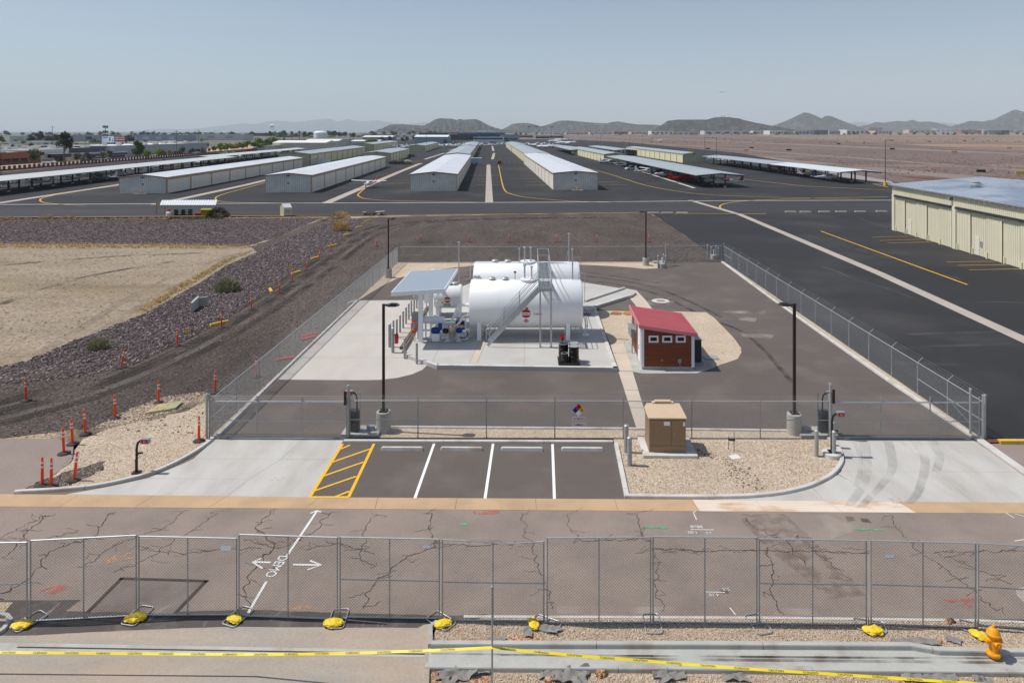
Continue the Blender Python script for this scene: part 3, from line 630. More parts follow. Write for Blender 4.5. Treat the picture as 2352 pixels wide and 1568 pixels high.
mark('spray_patch', sorg, [[(240,1283),(310,1270),(305,1285),(245,1297)], [(670,1397),(720,1393),(715,1402),(672,1404)]], .0482)
mark('spray_line', sr, [[(2040,1148),(2066,1148)], [(2045,1152.5),(2071,1152.5)], [(2048,1156.5),(2073,1156.5)], [(630,1100),(655,1099.5)], [(620,1106),(640,1105)]], .052,.04)
mark('dust_stain', dust, [[(1700,1183),(1900,1184),(1980,1215),(1850,1262),(1760,1290),(1700,1230)], [(1280,1395),(1700,1398),(1700,1414),(1280,1412)], [(1780,1400),(2230,1405),(2230,1420),(1780,1416)]], .0465)
mark('mud_stain', mud, [[(1690,1182),(1800,1182),(1870,1240),(1920,1310),(1990,1370),(1900,1378),(1850,1330),(1760,1262)]], .0468)
mark('oil_stain', tyd, [[(1940,1188),(1958,1188),(1965,1198),(1948,1200)], [(1975,1192),(1993,1193),(2002,1203),(1980,1201)], [(1653,1357),(1672,1358),(1674,1366),(1655,1364)]], .047)
road_bits('utility_plate', 'grey_box', [[(508,1256),(532,1256),(530,1268),(506,1268)], [(972,1255),(990,1255),(988,1262),(970,1262)], [(2033,1276),(2056,1276),(2054,1284),(2031,1284)]], .046)
mp = MB().lathe([(0.01,.0),(.55,.0),(.55,.004)], (G(2385,1378).x, G(2385,1378).y, .044),24); mp.build('manhole_cover', M['strip_concrete'], road)
# tyre marks on the driveway and in the yard
def arcmark(m, pts, w, z, par): MB().ribbon(P(*smooth_path(pts, 6)), w, z).build('tyre_mark', m, par)
for pts, w in (([(1985,1015),(1990,1060),(1985,1110),(1950,1165)], .55),([(2040,1015),(2050,1070),(2030,1110),(1975,1168)], .5),([(2100,1012),(2125,1060),(2110,1130),(2085,1160)], .5),([(2140,1014),(2158,1050),(2150,1085)], .5),([(1960,1012),(1978,1060),(1965,1120)], .25)):
 for k in range(4): arcmark(tyre, [(u + (k - 1.5) * w * 11, v) for u, v in pts], w * .17,.0495 + k * .0003, dr)
for pts, w in (([(1050,640),(1180,624),(1320,632),(1500,660),(1660,730)], .35),([(1050,650),(1180,634),(1320,642),(1490,670),(1640,740)], .35),([(1040,630),(1180,616),(1330,624),(1520,652)], .3),([(1530,720),(1700,760),(1820,880)], .3)):
 MB().ribbon(P(*smooth_path(pts, 6)), w, .0375).build('tyre_mark', tyd, None, kind='structure')
for pg in ([(1480,690),(1495,682),(1540,683),(1550,692),(1535,702),(1495,701)], [(1640,712),(1760,714),(1755,722),(1645,718)], [(1690,728),(1740,731),(1735,740),(1700,737)], [(1700,765),(1780,770),(1770,780),(1705,775)]):
 MB().sheet([(p.x, p.y) for p in P(*pg)], .0378).build('dust_stain', dust, None, kind='structure')
# ------------------------------------------------------------------ near edge of the picture
lay('near_gravel', 'near_gravel', .040,(1010,1428),(1060,1418),(2352,1428),(3000,1432),(3000,1512),(2352,1506),(2160,1502),(2095,1491),(1600,1488),(985,1486))
strip('kerb_edge', 'kerb_concrete', .10,.046,(1065,1418),(1760,1421),(2240,1427),(2352,1431))
lay('near_driveway', 'muddy_concrete', .040,(-500,1430),(0,1427),(960,1427),(1000,1430),(985,1480),(975,1640),(-500,1640))
lay('near_driveway_edge', 'grey_concrete', .044,(-500,1478),(60,1479),(975,1496),(975,1512),(60,1500),(-500,1498))
strip('mud_line', 'crack', .05,.047,(40,1489),(400,1495),(700,1500),(975,1505))
lay('near_gutter', 'grey_concrete', .030,(970,1488),(2352,1496),(3000,1500),(3000,1640),(970,1640))
kerb([(988,1492),(1600,1493),(2095,1496),(2160,1507),(2300,1510),(3000,1515)], .16,.15, 'grey_concrete', 4.5, side=1)
kerb([(1000,1432),(982,1446),(982,1490)], .14,.14, 'grey_concrete', 3, side=1)
for k, (a, b, w) in enumerate((((1150,1506),(2352,1514),.035),((1350,1514),(2352,1524),.05),((990,1503),(1500,1508),.03),((1700,1510),(2100,1514),.04))):
 MB().ribbon(P(a, b), w * 2,.036 + k * .0006).build('mud_line', tyd, None, kind='structure')
rr = random.Random(77)
for i in range(46):
 u = rr.uniform(180,940); v = rr.uniform(1418,1440); s_ = rr.uniform(.3,1)
 MB().ribbon(P((u, v),(u - 6 * s_, v + 8 * s_),(u - 9 * s_ + rr.uniform(-3,3), v + 18 * s_)), [.02,.05 * s_, .02], .0445 + i * .00004).build('splash_mark', dust, None, kind='structure')
for i in range(5):
 u = (110,235,360,640,800)[i]; MB().ribbon(P((u + 30,1385 + i * 4),(u + 8,1404),(u - 20,1428)), [.03,.09,.14], .0432 + i * .0002).build('splash_mark', dust, None, kind='structure')
lay('corner_gravel', 'near_gravel', .05,(-200,1384),(30,1386),(8,1412),(-200,1412))
lay('corner_gravel', 'near_gravel', .05,(-200,1418),(24,1424),(0,1462),(-200,1470))
kerb([(-200,1478),(-20,1474),(14,1452),(32,1428),(24,1416),(-10,1410),(-200,1408)], .14,.13, 'grey_concrete', 3, side=1)
# front kerb and the trench behind it
kerb([(975,1547),(1600,1551),(2352,1559),(3000,1565)], .17,.16, 'grey_concrete', 5.0, side=1)
lay('trench_dirt', 'near_gravel', .048,(975,1546),(1600,1550),(3000,1564),(3000,1680),(975,1680))
kerb([(968,1700),(975,1545)], .13,.14, 'muddy_concrete', 5.0, side=-1)
scatter('loose_gravel', [(1010,1432),(1060,1424),(2340,1432),(2340,1484),(1900,1480),(990,1476)], 9000,.012,.035, M['pebble'], z=.044, label='tan pebbles of the verge below the temporary fence', category='gravel')
scatter('loose_gravel', [(985,1550),(2352,1562),(2400,1600),(985,1600)], 4000,.012,.04, M['pebble'], z=.052, label='pebbles in the trench under the tape', category='gravel')
for pg in ([(985,1555),(1130,1558),(1120,1580),(990,1580)], [(1180,1462),(1250,1464),(1240,1480),(1160,1478)], [(2060,1555),(2200,1556),(2200,1580),(2050,1580)], [(2120,1470),(2170,1474),(2160,1483),(2080,1482)]):
 MB().sheet([(p.x, p.y) for p in P(*jag(pg, 4,6,41))], .0535).build('red_dirt', M['red_dirt'], None, kind='structure')
# ================================================================== chain-link fences
Z = Vector((0,0,1))
def wire_mesh(mb, p0, p1, z0, z1, pitch, r):
 "woven diamond wire between two points: two families of slanting wires, each a thin three-sided rod"
 p0 = Vector(p0); p1 = Vector(p1); d = p1 - p0; L_ = d.length; ex = d / L_; hh = z1 - z0; k = -hh
 nrm = Vector((-ex.y, ex.x, 0))
 def rod(a, b):
  t = (b - a).normalized(); q = t.cross(nrm).normalized()
  o = [nrm * r, -nrm * r * .5 + q * r * .87,-nrm * r * .5 - q * r * .87]; n = len(mb.v)
  mb.v.extend([tuple(a + x) for x in o] + [tuple(b + x) for x in o]); mb.f.extend([(n, n + 1, n + 4, n + 3),(n + 1, n + 2, n + 5, n + 4),(n + 2, n, n + 3, n + 5)])
 s = -hh
 while s < L_:
  a0, a1 = max(s, 0), min(s + hh, L_)
  if a1 - a0 > .01:
   rod(p0 + ex * a0 + Z * (z0 + (a0 - s)), p0 + ex * a1 + Z * (z0 + (a1 - s)))
   rod(p0 + ex * a0 + Z * (z1 - (a0 - s)), p0 + ex * a1 + Z * (z1 - (a1 - s)))
  s += pitch
def fence(label, p0, p1, n, h=1.72, arm=None, base=0.0, posts=True, mid=(), group='permanent chain-link fence runs', brace=(), r=.0031, pitch=.08, top=.35, endposts=(True, True)):
 p0 = Vector(p0); p1 = Vector(p1); root = thing('chain_link_fence', label, 'fence', p0, group)
 d = (p1 - p0) / n
 for i in range(n + 1):
  q = p0 + d * i; end = i in (0, n)
  if end and not endposts[0 if i == 0 else 1]: continue
  MB().cyl(q, q + Z * (h + (.30 if end else .0)),.038 if end else .027, n=8).build('post', M['galv_dull'], root, True)
  if arm is not None and not end:
   a = q + Z * h; MB().beam(a, a + Vector(arm) * .28 + Z * .26,.03,.02).build('outrigger', M['galv_dull'], root)
  if end: MB().lathe([(.002,.03),(.03,.02),(.043,0),(.043,-.03)], q + Z * (h + .30),8).build('post_cap', M['galv'], root, True)
 MB().cyl(p0 + Z * h, p1 + Z * h, .024, n=8).build('top_rail', M['galv'], root, True)
 MB().cyl(p0 + Z * .04, p1 + Z * .04,.004, n=4).build('tension_wire', M['wire'], root)
 for i in mid:
  MB().cyl(p0 + d * i + Z * h * .5, p0 + d * (i + 1) + Z * h * .5,.02, n=6).build('mid_rail', M['galv'], root, True)
 for i, s in brace:
  a = p0 + d * i; b = p0 + d * (i + 1)
  MB().cyl(a + Z * (h * .5 if s > 0 else .06), b + Z * (.06 if s > 0 else h * .5),.006, n=4).build('truss_rod', M['wire'], root)
 for i in range(n):
  mb = MB(); wire_mesh(mb, p0 + d * i, p0 + d * (i + 1),.03, h, pitch, r); mb.build('mesh_panel', M['wire'], root)
 if arm is not None:
  for k in (1,2,3):
   off = Vector(arm) * (.28 * k / 3) + Z * (.26 * k / 3 + h)
   mb = MB().tube([p0 + off, p1 + off], .0028,3, False)
   m_ = int((p1 - p0).length / .25)
   for j in range(m_):
    q = (p0 + off).lerp(p1 + off, (j + .5) / m_); mb.cyl(q - Z * .02, q + Z * .02,.003, n=3)
   mb.build('barbed_wire', M['wire'], root)
 return root
FL, FR, BL, BR = G(481,1006), G(2257,1009), G(914,604), G(1663,602)
CX = Vector((1,-.0144,0)).normalized(); CY = Vector((.0144,1,0)).normalized()
gl0, gl1 = G(489,1006), G(797,1007)                      # left gate span
gr0, gr1 = G(1909,1008), G(2246,1009)
fence('chain-link fence with barbed wire along the gravel haul road', FL, BL, 15, arm=(-1,0,0), mid=(0,14))
fence('rear chain-link fence with barbed wire behind the white tanks', BL, G(1533,603),11, arm=(0,.25,0), mid=(0,))
fence('chain-link fence with barbed wire beside the dark apron', BR, FR, 16, arm=(1,0,0), mid=(0,14,15), brace=((15,1),))
mf0 = G(803,1006.5); mf1 = G(1904,1008)
fence('front chain-link fence behind the parking bays with hazard signs', mf0, mf1,7, arm=(0,-.25,0), mid=(0,6), brace=((0,-1),(6,1)))
# sliding gates
def gate(label, p0, p1, h=1.72, nv=3, drop=.12):
 p0 = Vector(p0); p1 = Vector(p1); root = thing('sliding_gate', label, 'gate', p0, 'sliding chain-link gates'); d = p1 - p0; off = CY * -.10
 p0 = p0 + off; p1 = p1 + off
 for z, r in ((h, .034),(h * .5,.02),(drop, .034)):
  MB().cyl(p0 + Z * z, p1 + Z * z, r, n=8).build('gate_rail', M['galv_dull' if z == drop else 'galv'], root, True)
 for i in range(nv + 1):
  q = p0 + d * (i / nv); MB().cyl(q + Z * drop, q + Z * (h + .26),.026, n=8).build('gate_upright', M['galv_dull'], root, True)
 MB().cyl(p0 + d / nv * (nv - 1) + Z * drop, p1 + Z * h, .006, n=4).build('truss_rod', M['wire'], root)
 MB().cyl(p0 + Z * (h * .5), p0 + d / nv + Z * h, .014, n=5).build('gate_brace', M['galv'], root)
 for i in range(nv):
  mb = MB(); wire_mesh(mb, p0 + d * (i / nv), p0 + d * ((i + 1) / nv), drop, h, .08,.003); mb.build('mesh_panel', M['wire'], root)
 for k in (1,2,3): MB().tube([p0 + Z * (h + .085 * k), p1 + Z * (h + .085 * k)], .0028,3).build('barbed_wire', M['wire'], root)
 MB().cyl(p0 + Z * (drop + .12), p1 + Z * (drop + .10),.006, n=4).build('drive_chain', M['dark_steel'], root)
 for t in (.1,.92):
  q = p0 + d * t; MB().box(q + Z * (drop * .5 + .01),(.22,.1, drop)).build('gate_roller', M['galv_dull'], root)
 return root
gate('sliding chain-link gate across the left driveway', gl0, gl1)
gate('sliding chain-link gate across the right driveway', gr0, gr1)
gate('sliding chain-link gate in the rear fence beside the apron', G(1537,602.5), G(1657,601.5), nv=3)
def gate_post(u, v, h, label, sensor=0):
 p = G(u, v); r_ = thing('gate_post', label, 'post', p)
 MB().cyl(p, p + Z * h, .055, n=10).build('post', M['galv_dull'], r_, True)
 MB().lathe([(.003,.05),(.05,.03),(.062,0),(.062,-.04)], p + Z * h, 10).build('post_cap', M['galv'], r_, True)
 if sensor: MB().box(p + Vector((sensor * .13,-.06, h - .55)),(.10,.06,.62)).build('edge_sensor', M['black_paint'], r_)
gate_post(800,1009,2.45, 'tall galvanised gate post beside the left gate operator', -1)
gate_post(1907,1010.5,2.55, 'tall galvanised gate post beside the right gate operator', 1)
gate_post(475,1008,2.05, 'galvanised end post where the left gate meets the haul road fence')
gate_post(2262,1011,2.05, 'galvanised end post where the right gate meets the apron fence')
gate_post(2229,1003,2.2, 'galvanised guide post just inside the right gate')
gate_post(1529,605,2.0, 'galvanised post at the rear gate')
def gate_operator(u, v, label, flip=1):
 p = G(u, v); r_ = thing('gate_operator', label, 'gate operator', p, 'gate operators')
 MB().box(p + Vector((flip * .35,.25,.10)),(1.7,1.0,.14)).build('concrete_base', M['grey_concrete'], r_)
 mb = MB().box(p + Vector((0,.2,.62)),(.42,.38,.90)); mb.box(p + Vector((0,.2,1.09)),(.46,.42,.05)); mb.build('housing', M['dark_steel'], r_)
 MB().box(p + Vector((0,.2 - .2,.75)),(.30,.02,.35)).build('cover_plate', M['black_paint'], r_)
 MB().box(p + Vector((flip * .75,.3,.27)),(.36,.22,.18)).build('loop_box', M['grey_box'], r_)
 for dx in (-.26,.26): MB().cyl(p + Vector((dx, .2,.17)), p + Vector((dx, .2,1.95)),.03, n=8).build('guard_post', M['galv_dull'], r_, True)
 return r_
gate_operator(811,1001, 'dark gate operator on a concrete base inside the left gate', 1)
gate_operator(1896,1003, 'dark gate operator on a concrete base inside the right gate', -1)
def pedestal(u, v, h, label, base=True, flip=1, heads=(1.0,.55), r=.05):
 p = G(u, v); o = thing('card_reader_pedestal', label, 'card reader', p, 'gooseneck card readers')
 if base: MB().lathe([(.40,0),(.40,.20),(.37,.23),(.01,.23)], p, 20).build('footing', M['kerb_concrete'], o, True)
 z0 = .23 if base else .04
 MB().box(p + Z * (z0 + .02),(.30,.30,.03)).build('base_plate', M['black_paint'], o)
 mb = MB()
 for k, t in enumerate(heads):
  hh = h * t; a = p + Vector((-.03 * k, 0, z0)); mb.tube([a, a + Z * (hh - .3), a + Z * (hh - .1) + CX * .04 * flip, a + Z * hh + CX * .14 * flip, a + Z * hh + CX * .28 * flip], r - .012 * k, 8)
 mb.build('gooseneck', M['black_paint'], o, True)
 q = p + Z * (z0 + h) + CX * .36 * flip
 hd = MB().box(q, (.34,.16,.20)); hd.build('reader_head', M['grey_box'], o)
 s_ = MB().box(q + Vector((0,-.088,0)),(.26,.012,.13)); sg_ = s_.build('reader_sign', M['sign_red'], o)
 mb = MB(); text_on(mb, "A1", q + Vector((0,-.096,0)),(1,0,0),(0,0,1), h=.07); mb.build('lettering', M['sign_white'], sg_)
 return o
pedestal(1911,1049,1.62, 'black gooseneck card reader outside the right gate', True, 1)
pedestal(1889,1002,1.95, 'black gooseneck card reader inside the right gate', False, 1, r=.035)
pedestal(820,1001,1.95, 'black gooseneck card reader inside the left gate', False, -1, r=.035)
o = pedestal(314,1087,1.30, 'black gooseneck card reader on the gravel by the left driveway', False, 1,(1.0,.62),.05)
# hazard signs on the front fence
fy = lambda u: lerp(mf0.y, mf1.y, (u - 803) / 1101) - .05
sg = thing('hazard_sign', 'diamond hazard placard hung on the front fence', 'sign', AT(1329,941, fy(1329)))
c = AT(1329,941.5, fy(1329)); s_ = .29
for dx, dz, m_ in ((0, s_ / 2, 'sign_red'),(-s_ / 2,0, 'sign_blue'),(s_ / 2,0, 'sign_yellow'),(0,-s_ / 2, 'sign_white')):
 q = c + Vector((dx, 0, dz)); r_ = s_ / 2 - .004; mb = MB()
 mb.add([q + Vector(a) for a in ((0,-.004, r_),(-r_, -.004,0),(0,-.004,-r_),(r_, -.004,0),(0,.004, r_),(-r_, .004,0),(0,.004,-r_),(r_, .004,0))], [(0,1,2,3),(7,6,5,4),(0,4,5,1),(1,5,6,2),(2,6,7,3),(3,7,4,0)])
 mb.build('diamond_field', M[m_], sg)
for s_t, dx, dz in (("2", 0,.145),("2", -.145,0),("0", .145,0)):
 mb = MB(); text_on(mb, s_t, c + Vector((dx, -.012, dz)),(1,0,0),(0,0,1), h=.14); mb.build('lettering', M['ink_black'], sg)
for s_t, v in (("NO SMOKING", 961.5),("FLAMMABLE", 975)):
 c = AT(1329.5, v, fy(1329)); o = thing('warning_sign', 'white %s sign with red letters on the front fence' % s_t, 'sign', c)
 MB().box(c, (.60,.012,.165)).build('sign_board', M['sign_white'], o)
 mb = MB(); text_on(mb, s_t, c + Vector((0,-.011,0)),(1,0,0),(0,0,1), w=.54, h=.115); mb.build('lettering', M['sign_red'], o)
by = G(1499,604).y + .05
c = AT(1499,575, by); o = thing('hazard_sign', 'back of the grey hazard placards on the rear fence', 'sign', c)
q = .30; MB().add([c + Vector(a) for a in ((0,0, q),(-q, 0,0),(0,0,-q),(q, 0,0),(0,.01, q),(-q, .01,0),(0,.01,-q),(q, .01,0))], [(0,1,2,3),(7,6,5,4),(0,4,5,1),(1,5,6,2),(2,6,7,3),(3,7,4,0)]).build('sign_board', M['grey_box'], o)
for dz in (-.42,-.70): MB().box(c + Vector((0,0, dz)),(.7,.012,.2)).build('sign_board', M['grey_box'], o)

# ================================================================== light poles
def light_pole(u, vb, vcap, vtop, label, arm=1, rb=.335):
 p = G(u, vb); Y = p.y; hb = (vb - vcap) * Y / F; ht = (vb - vtop) * Y / F
 o = thing('light_pole', label, 'lamp post', p, 'black light poles on concrete bases')
 MB().lathe([(rb, -.05),(rb, hb - .02),(rb - .02, hb),(.01, hb)], p, 28).build('concrete_base', M['grey_concrete'], o, True)
 MB().box(p + Z * (hb + .03),(.36,.36,.06)).build('base_plate', M['black_paint'], o)
 for dx in (-.13,.13):
  for dy in (-.13,.13): MB().cyl(p + Vector((dx, dy, hb + .06)), p + Vector((dx, dy, hb + .12)),.018, n=6).build('anchor_bolt', M['galv_dull'], o)
 MB().beam(p + Z * (hb + .06), p + Z * ht, .115,.115,(0,1,0)).build('pole', M['black_paint'], o)
 MB().box(p + Vector((0,-.065, hb + .55)),(.07,.02,.14)).build('hand_hole', M['black_gloss'], o)
 a = p + Z * (ht - .08)
 mb = MB(); d = CX * arm
 prof = [(0,.07,.05),(.12,.08,.07),(.3,.19,.09),(.62,.20,.06),(.74,.10,.03)]; vs_ = []
 for x, w, t in prof:
  for sy, sz in ((-1,-1),(1,-1),(1,1),(-1,1)): vs_.append(a + d * x + CY * (sy * w) + Z * (sz * t * .5 + .03))
 fs = [(i * 4 + k, i * 4 + (k + 1) % 4, i * 4 + 4 + (k + 1) % 4, i * 4 + 4 + k) for i in range(len(prof) - 1) for k in range(4)] + [(3,2,1,0),(16,17,18,19)]
 hd = mb.add(vs_, fs).build('lamp_head', M['dark_steel'], o)
 for k in range(7): MB().box(a + d * (.33 + k * .045) + Z * .085,(.012,.34,.05)).build('cooling_fin', M['dark_steel'], hd)
 MB().box(a + d * .46 + Z * -.012,(.26,.30,.02)).build('lens', M['white_band'], hd)
 return o
light_pole(881,991,944,698, 'black light pole on a concrete base just inside the left gate', 1)
light_pole(1824.5,996,949,697, 'black light pole on a concrete base just inside the right gate', -1)
light_pole(892,638,617,502, 'black light pole at the rear fence corner by the haul road', 1)
light_pole(1483.5,610,592,486, 'black light pole at the rear fence near the back gate', -1)

# ================================================================== bollards
def bollard_proto(r, h, name='bollard'):
 o = thing(name, 'x', 'bollard'); MB().cyl((0,0,-.05),(0,0, h), r, n=14).build('pipe', M['galv_dull'], o, True)
 MB().lathe([(r, 0),(r * .8,.02),(r * .4,.035),(.002,.04)], (0,0, h),14, caps=False).build('cap', M['galv'], o, True); return o
PB = [bollard_proto(.10,1.22), bollard_proto(.085,1.15), bollard_proto(.07,.95)]
for u, v, k, l in ((1438.5,1041,0, 'galvanised bollard at the rear left corner of the transformer pad'),(1446,1071,0, 'galvanised bollard in front of the transformer pad'),
                   (1875.5,1050,1, 'galvanised bollard on the gravel left of the outside card reader'),(1915.5,1052,1, 'galvanised bollard on the kerb side of the outside card reader'),(1913,1030,1, 'galvanised bollard behind the outside card reader')):
 place(PB[k], USED, G(u, v),0, l)
zz = lambda x, y: ((1350 + x * .4677) / 1.6327,(900 + y * .4677) / 1.6327)
row = [(295,780),(321,745),(346,710),(369,675),(391,642),(412,612),(434,580),(455,550),(268,790)]
ORD = ('first', 'second', 'third', 'fourth', 'fifth', 'sixth', 'seventh', 'eighth', 'ninth', 'tenth')
for k, (x, y) in enumerate(sorted(row)): place(PB[2], USED, G(*zz(x, y)),0, ORD[k] + ' slim bollard of the drive row, counted from the fire extinguisher', 'bollards along the unloading drive', scale=(1.0,1.0,1.28))
place(PB[0], USED, G(*zz(238,862)),0, 'thick bollard at the front of the row by the fire extinguisher', scale=(1,1,1.25))
place(PB[0], USED, G(*zz(263,907)),0, 'thick bollard carrying the red fire extinguisher', scale=(1,1,1.3))
place(PB[2], USED, G(*zz(358,955)),0, 'slim bollard on the drive at the front corner of the pad', scale=(1,1,1.35))
place(PB[2], USED, G(*zz(455,997)),0, 'slim bollard at the chamfered corner of the containment pad', scale=(1,1,1.35))
z6 = lambda x, y: ((2250 + x * .3827) / 1.6327,(900 + y * .3827) / 1.6327)
for x, y in ((570,278),(643,276),(623,262)): place(PB[2], USED, G(*z6(x, y)),0, 'bollard guarding the stub pipe inside the rear gate', 'bollards by the rear gate, inside', scale=(1,1,1.35))
for x, y in ((1055,160),(1090,185),(1137,168),(1160,190)): place(PB[2], USED, G(*z6(x, y)),0, 'bollard guarding the stub pipe outside the rear gate', 'bollards by the rear gate, outside', scale=(1,1,1.35))
def stub(x, y, label):
 p = G(*z6(x, y)); o = thing('well_cap', label, 'well cap', p); MB().lathe([(.36,0),(.36,.45),(.33,.48),(.01,.48)], p, 20).build('concrete_ring', M['grey_concrete'], o, True)
 MB().lathe([(.05,.48),(.05,.95),(.09,.96),(.09,1.02),(.01,1.03)], p, 10).build('stub_pipe', M['white_metal'], o, True)
stub(607,275, 'concrete ring with a white stub pipe inside the rear gate'); stub(1115,188, 'concrete ring with a white stub pipe outside the rear gate')
MB().box(G(*z6(580,225)) + Z * .1,(1.3,.9,.2)).build('concrete_pad', M['grey_concrete'], None, origin=G(*z6(580,225)), label='low concrete pad beside the rear gate post', category='pad')

# ================================================================== parking: wheel stops
ws = MB(); L_, hw, ht = 1.83,.09,.13
vs_ = []
for x, s in ((-L_ / 2,0),(-L_ / 2 + .05,1),(L_ / 2 - .05,1),(L_ / 2,0)):
 for y, z in ((-hw, 0),(-hw * .72, ht if s else ht * .6),(hw * .72, ht if s else ht * .6),(hw, 0)): vs_.append((x, y, z))
ws.add(vs_, [(i * 4 + k, i * 4 + 4 + k, i * 4 + 5 + k, i * 4 + 1 + k) for i in range(3) for k in range(3)] + [(0,1,2,3),(15,14,13,12)])
wsm = ws.build('wheel_stop', M['kerb_concrete'], None)
tag(wsm, None, 'wheel stop', 'wheel stops of the parking bays'); WSL = ['concrete wheel stop next to the yellow hatching', 'concrete wheel stop in the second bay from the hatching', 'concrete wheel stop in the third bay from the hatching', 'concrete wheel stop in the bay nearest the transformer island']
for i, u in enumerate((923.5,1060,1199,1337.5)):
 o = wsm if i == 0 else wsm.copy()
 if i: COL.objects.link(o)
 p = G(u, 1035 + i * .4); o.location = (p.x, p.y, .042); o.rotation_euler = (0,0,-.0144); o['label'] = WSL[i]

# ================================================================== transformer
p0 = G(1491,1047); p1 = G(1576,1048); Yt = p0.y; w = (p1 - p0).length; dep = 1.25; hb = (1046 - 968) * Yt / F
tr = thing('transformer', 'brown steel transformer cabinet on a concrete pad', 'transformer', p0)
a = p0 + Z * .16
MB().obox(G(1478,1055) - Vector((0,0,.05)), CX * 2.32, CY * 1.95, Z * .22).build('concrete_pad', M['kerb_concrete'], tr)
MB().obox(a, CX * w, CY * dep, Z * .28).build('base_skirt', M['box_brown'], tr)
MB().obox(a + CX * .01 + CY * .012 + Z * .28, CX * (w - .02), CY * (dep - .03), Z * (hb - .30)).build('tank_body', M['box_brown'], tr)
xs = .60
d1 = MB().obox(a + CX * .03 + Z * .32 - CY * .015, CX * (w * xs - .04), CY * .025, Z * (hb - .40)).build('door', M['box_brown'], tr)
d2 = MB().obox(a + CX * (w * xs + .005) + Z * .32 - CY * .015, CX * (w * (1 - xs) - .04), CY * .025, Z * (hb - .40)).build('door', M['box_brown'], tr)
q = a + CX * (w * xs + .10) + Z * (hb * .60) - CY * .03
MB().tube([q, q - CY * .05, q - CY * .05 - Z * .16], .012,6).build('handle', M['brass'] if 'brass' in M else M['steel'], d2)
for k in (.25,.8): MB().cyl(a + CX * .012 + Z * (hb * k) - CY * .02, a + CX * .012 + Z * (hb * k + .12) - CY * .02,.014, n=6).build('hinge', M['box_brown'], d1)
MB().obox(a + CX * (w * xs - .32) + Z * (hb - .30) - CY * .022, CX * .26, CY * .005, Z * .17).build('warning_label', M['sign_white'], d1)
MB().obox(a + CX * (w - .13) + Z * (hb - .32) - CY * .022, CX * .09, CY * .005, Z * .17).build('warning_label', M['sign_white'], d2)
mb = MB(); hh = a + Z * (hb - .02); e = .03
mb.add([hh - CX * e - CY * e, hh + CX * (w + e) - CY * e, hh + CX * (w + e) + CY * (dep + e), hh - CX * e + CY * (dep + e), hh - CX * e - CY * e + Z * .05, hh + CX * (w + e) - CY * e + Z * .05, hh + CX * (w - .05) + CY * (dep * .75) + Z * .22, hh + CX * .08 + CY * (dep * .75) + Z * .22, hh + CX * (w - .05) + CY * dep + Z * .20, hh + CX * .08 + CY * dep + Z * .20],
       [(0,1,5,4),(4,5,6,7),(7,6,8,9),(1,2,8,6),(5,1,6),(3,0,7,9),(0,4,7),(2,3,9,8)])
rf = mb.build('lid', M['box_tan'], tr)
mb = MB(); c0 = hh + CX * (w * .5) + CY * (dep * .92)
mb.obox(c0 - CX * .48, CX * .96, CY * .2, Z * .26); mb.obox(c0 - CX * .36 - Z * .0, CX * .72, CY * .2, Z * .32); mb.build('rear_cover', M['box_tan'], tr)
pp = G(1674,1035); o = thing('survey_stake', 'rusty steel stake frame in the gravel beside the transformer', 'stake', pp)
for dx, hh_ in ((0,.65),(.18,.9)): MB().cyl(pp + Vector((dx, -dx, 0)), pp + Vector((dx, -dx, hh_)),.014, n=5).build('stake', M['dark_steel'], o)
MB().beam(pp + Vector((-.03,0,.5)), pp + Vector((.22,-.18,.55)),.02,.1).build('crossbar', M['dark_steel'], o)
pp = G(1688,1052); MB().box(pp + Z * .062,(.42,.36,.02),.3).build('paper_scrap', M['white_band'], None, origin=pp, label='pale litter sheet lying on the gravel island', category='litter')
# ================================================================== containment pad
PZ = .22
zz_ = lambda x, y: G(*zz(x, y), PZ)
padpoly = [zz_(615,1010), zz_(2065,1030), zz_(1890,533), G(1452,678, PZ), G(1461,671, PZ), G(1452,665, PZ), G(1432,663, PZ), G(1338,648, PZ), G(1085,648, PZ), G(985,690, PZ), zz_(540,548), zz_(370,925)]
pad = MB().prism([(p.x, p.y) for p in padpoly], 0, PZ).build('containment_pad', M['pad_concrete'], None, kind='structure')
def rim(a, b, w=.24, h=.05, nm='pad_curb'):
 d = (b - a).normalized(); q = Vector((-d.y, d.x, 0)) * w
 MB().prism([(t.x, t.y) for t in (a + d * .004, b - d * .004, b + q - d * .004, a + q + d * .004)], PZ - .01, PZ + h).build(nm, M['kerb_concrete'], pad)
rim(zz_(615,1010), zz_(2065,1030)); rim(zz_(2065,1030), zz_(1890,545)); rim(zz_(370,925), zz_(615,1010),.2)
rim(zz_(1890,533), G(1452,678, PZ),.2); rim(G(1432,663, PZ), zz_(1795,495),.2,.16)
rim(G(1338,648, PZ), G(1085,648, PZ),.2)
rim(zz_(1880,560), zz_(1790,560),.25,.14)
for a, b in ((zz_(960,805), zz_(880,985)),(zz_(1015,805), zz_(940,985)),(zz_(720,700), zz_(575,985)),(zz_(1320,735), zz_(1315,1015)),(zz_(500,690), zz_(1000,640))):
 MB().ribbon([a, b], .014, PZ + .004).build('slab_joint', M['joint'], pad)
MB().sheet([(p.x, p.y) for p in (zz_(960,805), zz_(1010,805), zz_(938,985), zz_(882,985))], PZ + .003).build('pad_strip', M['walk_concrete'], pad)
mb = MB(); q = zz_(1790,607);
for k in range(9): mb.box(zz_(1795 + k * 6.6,595) + Z * .006,(.05,.62,.012))
mb.build('drain_grate', M['dark_steel'], pad)
bm_ = zz_(330,878); b2 = zz_(545,545)
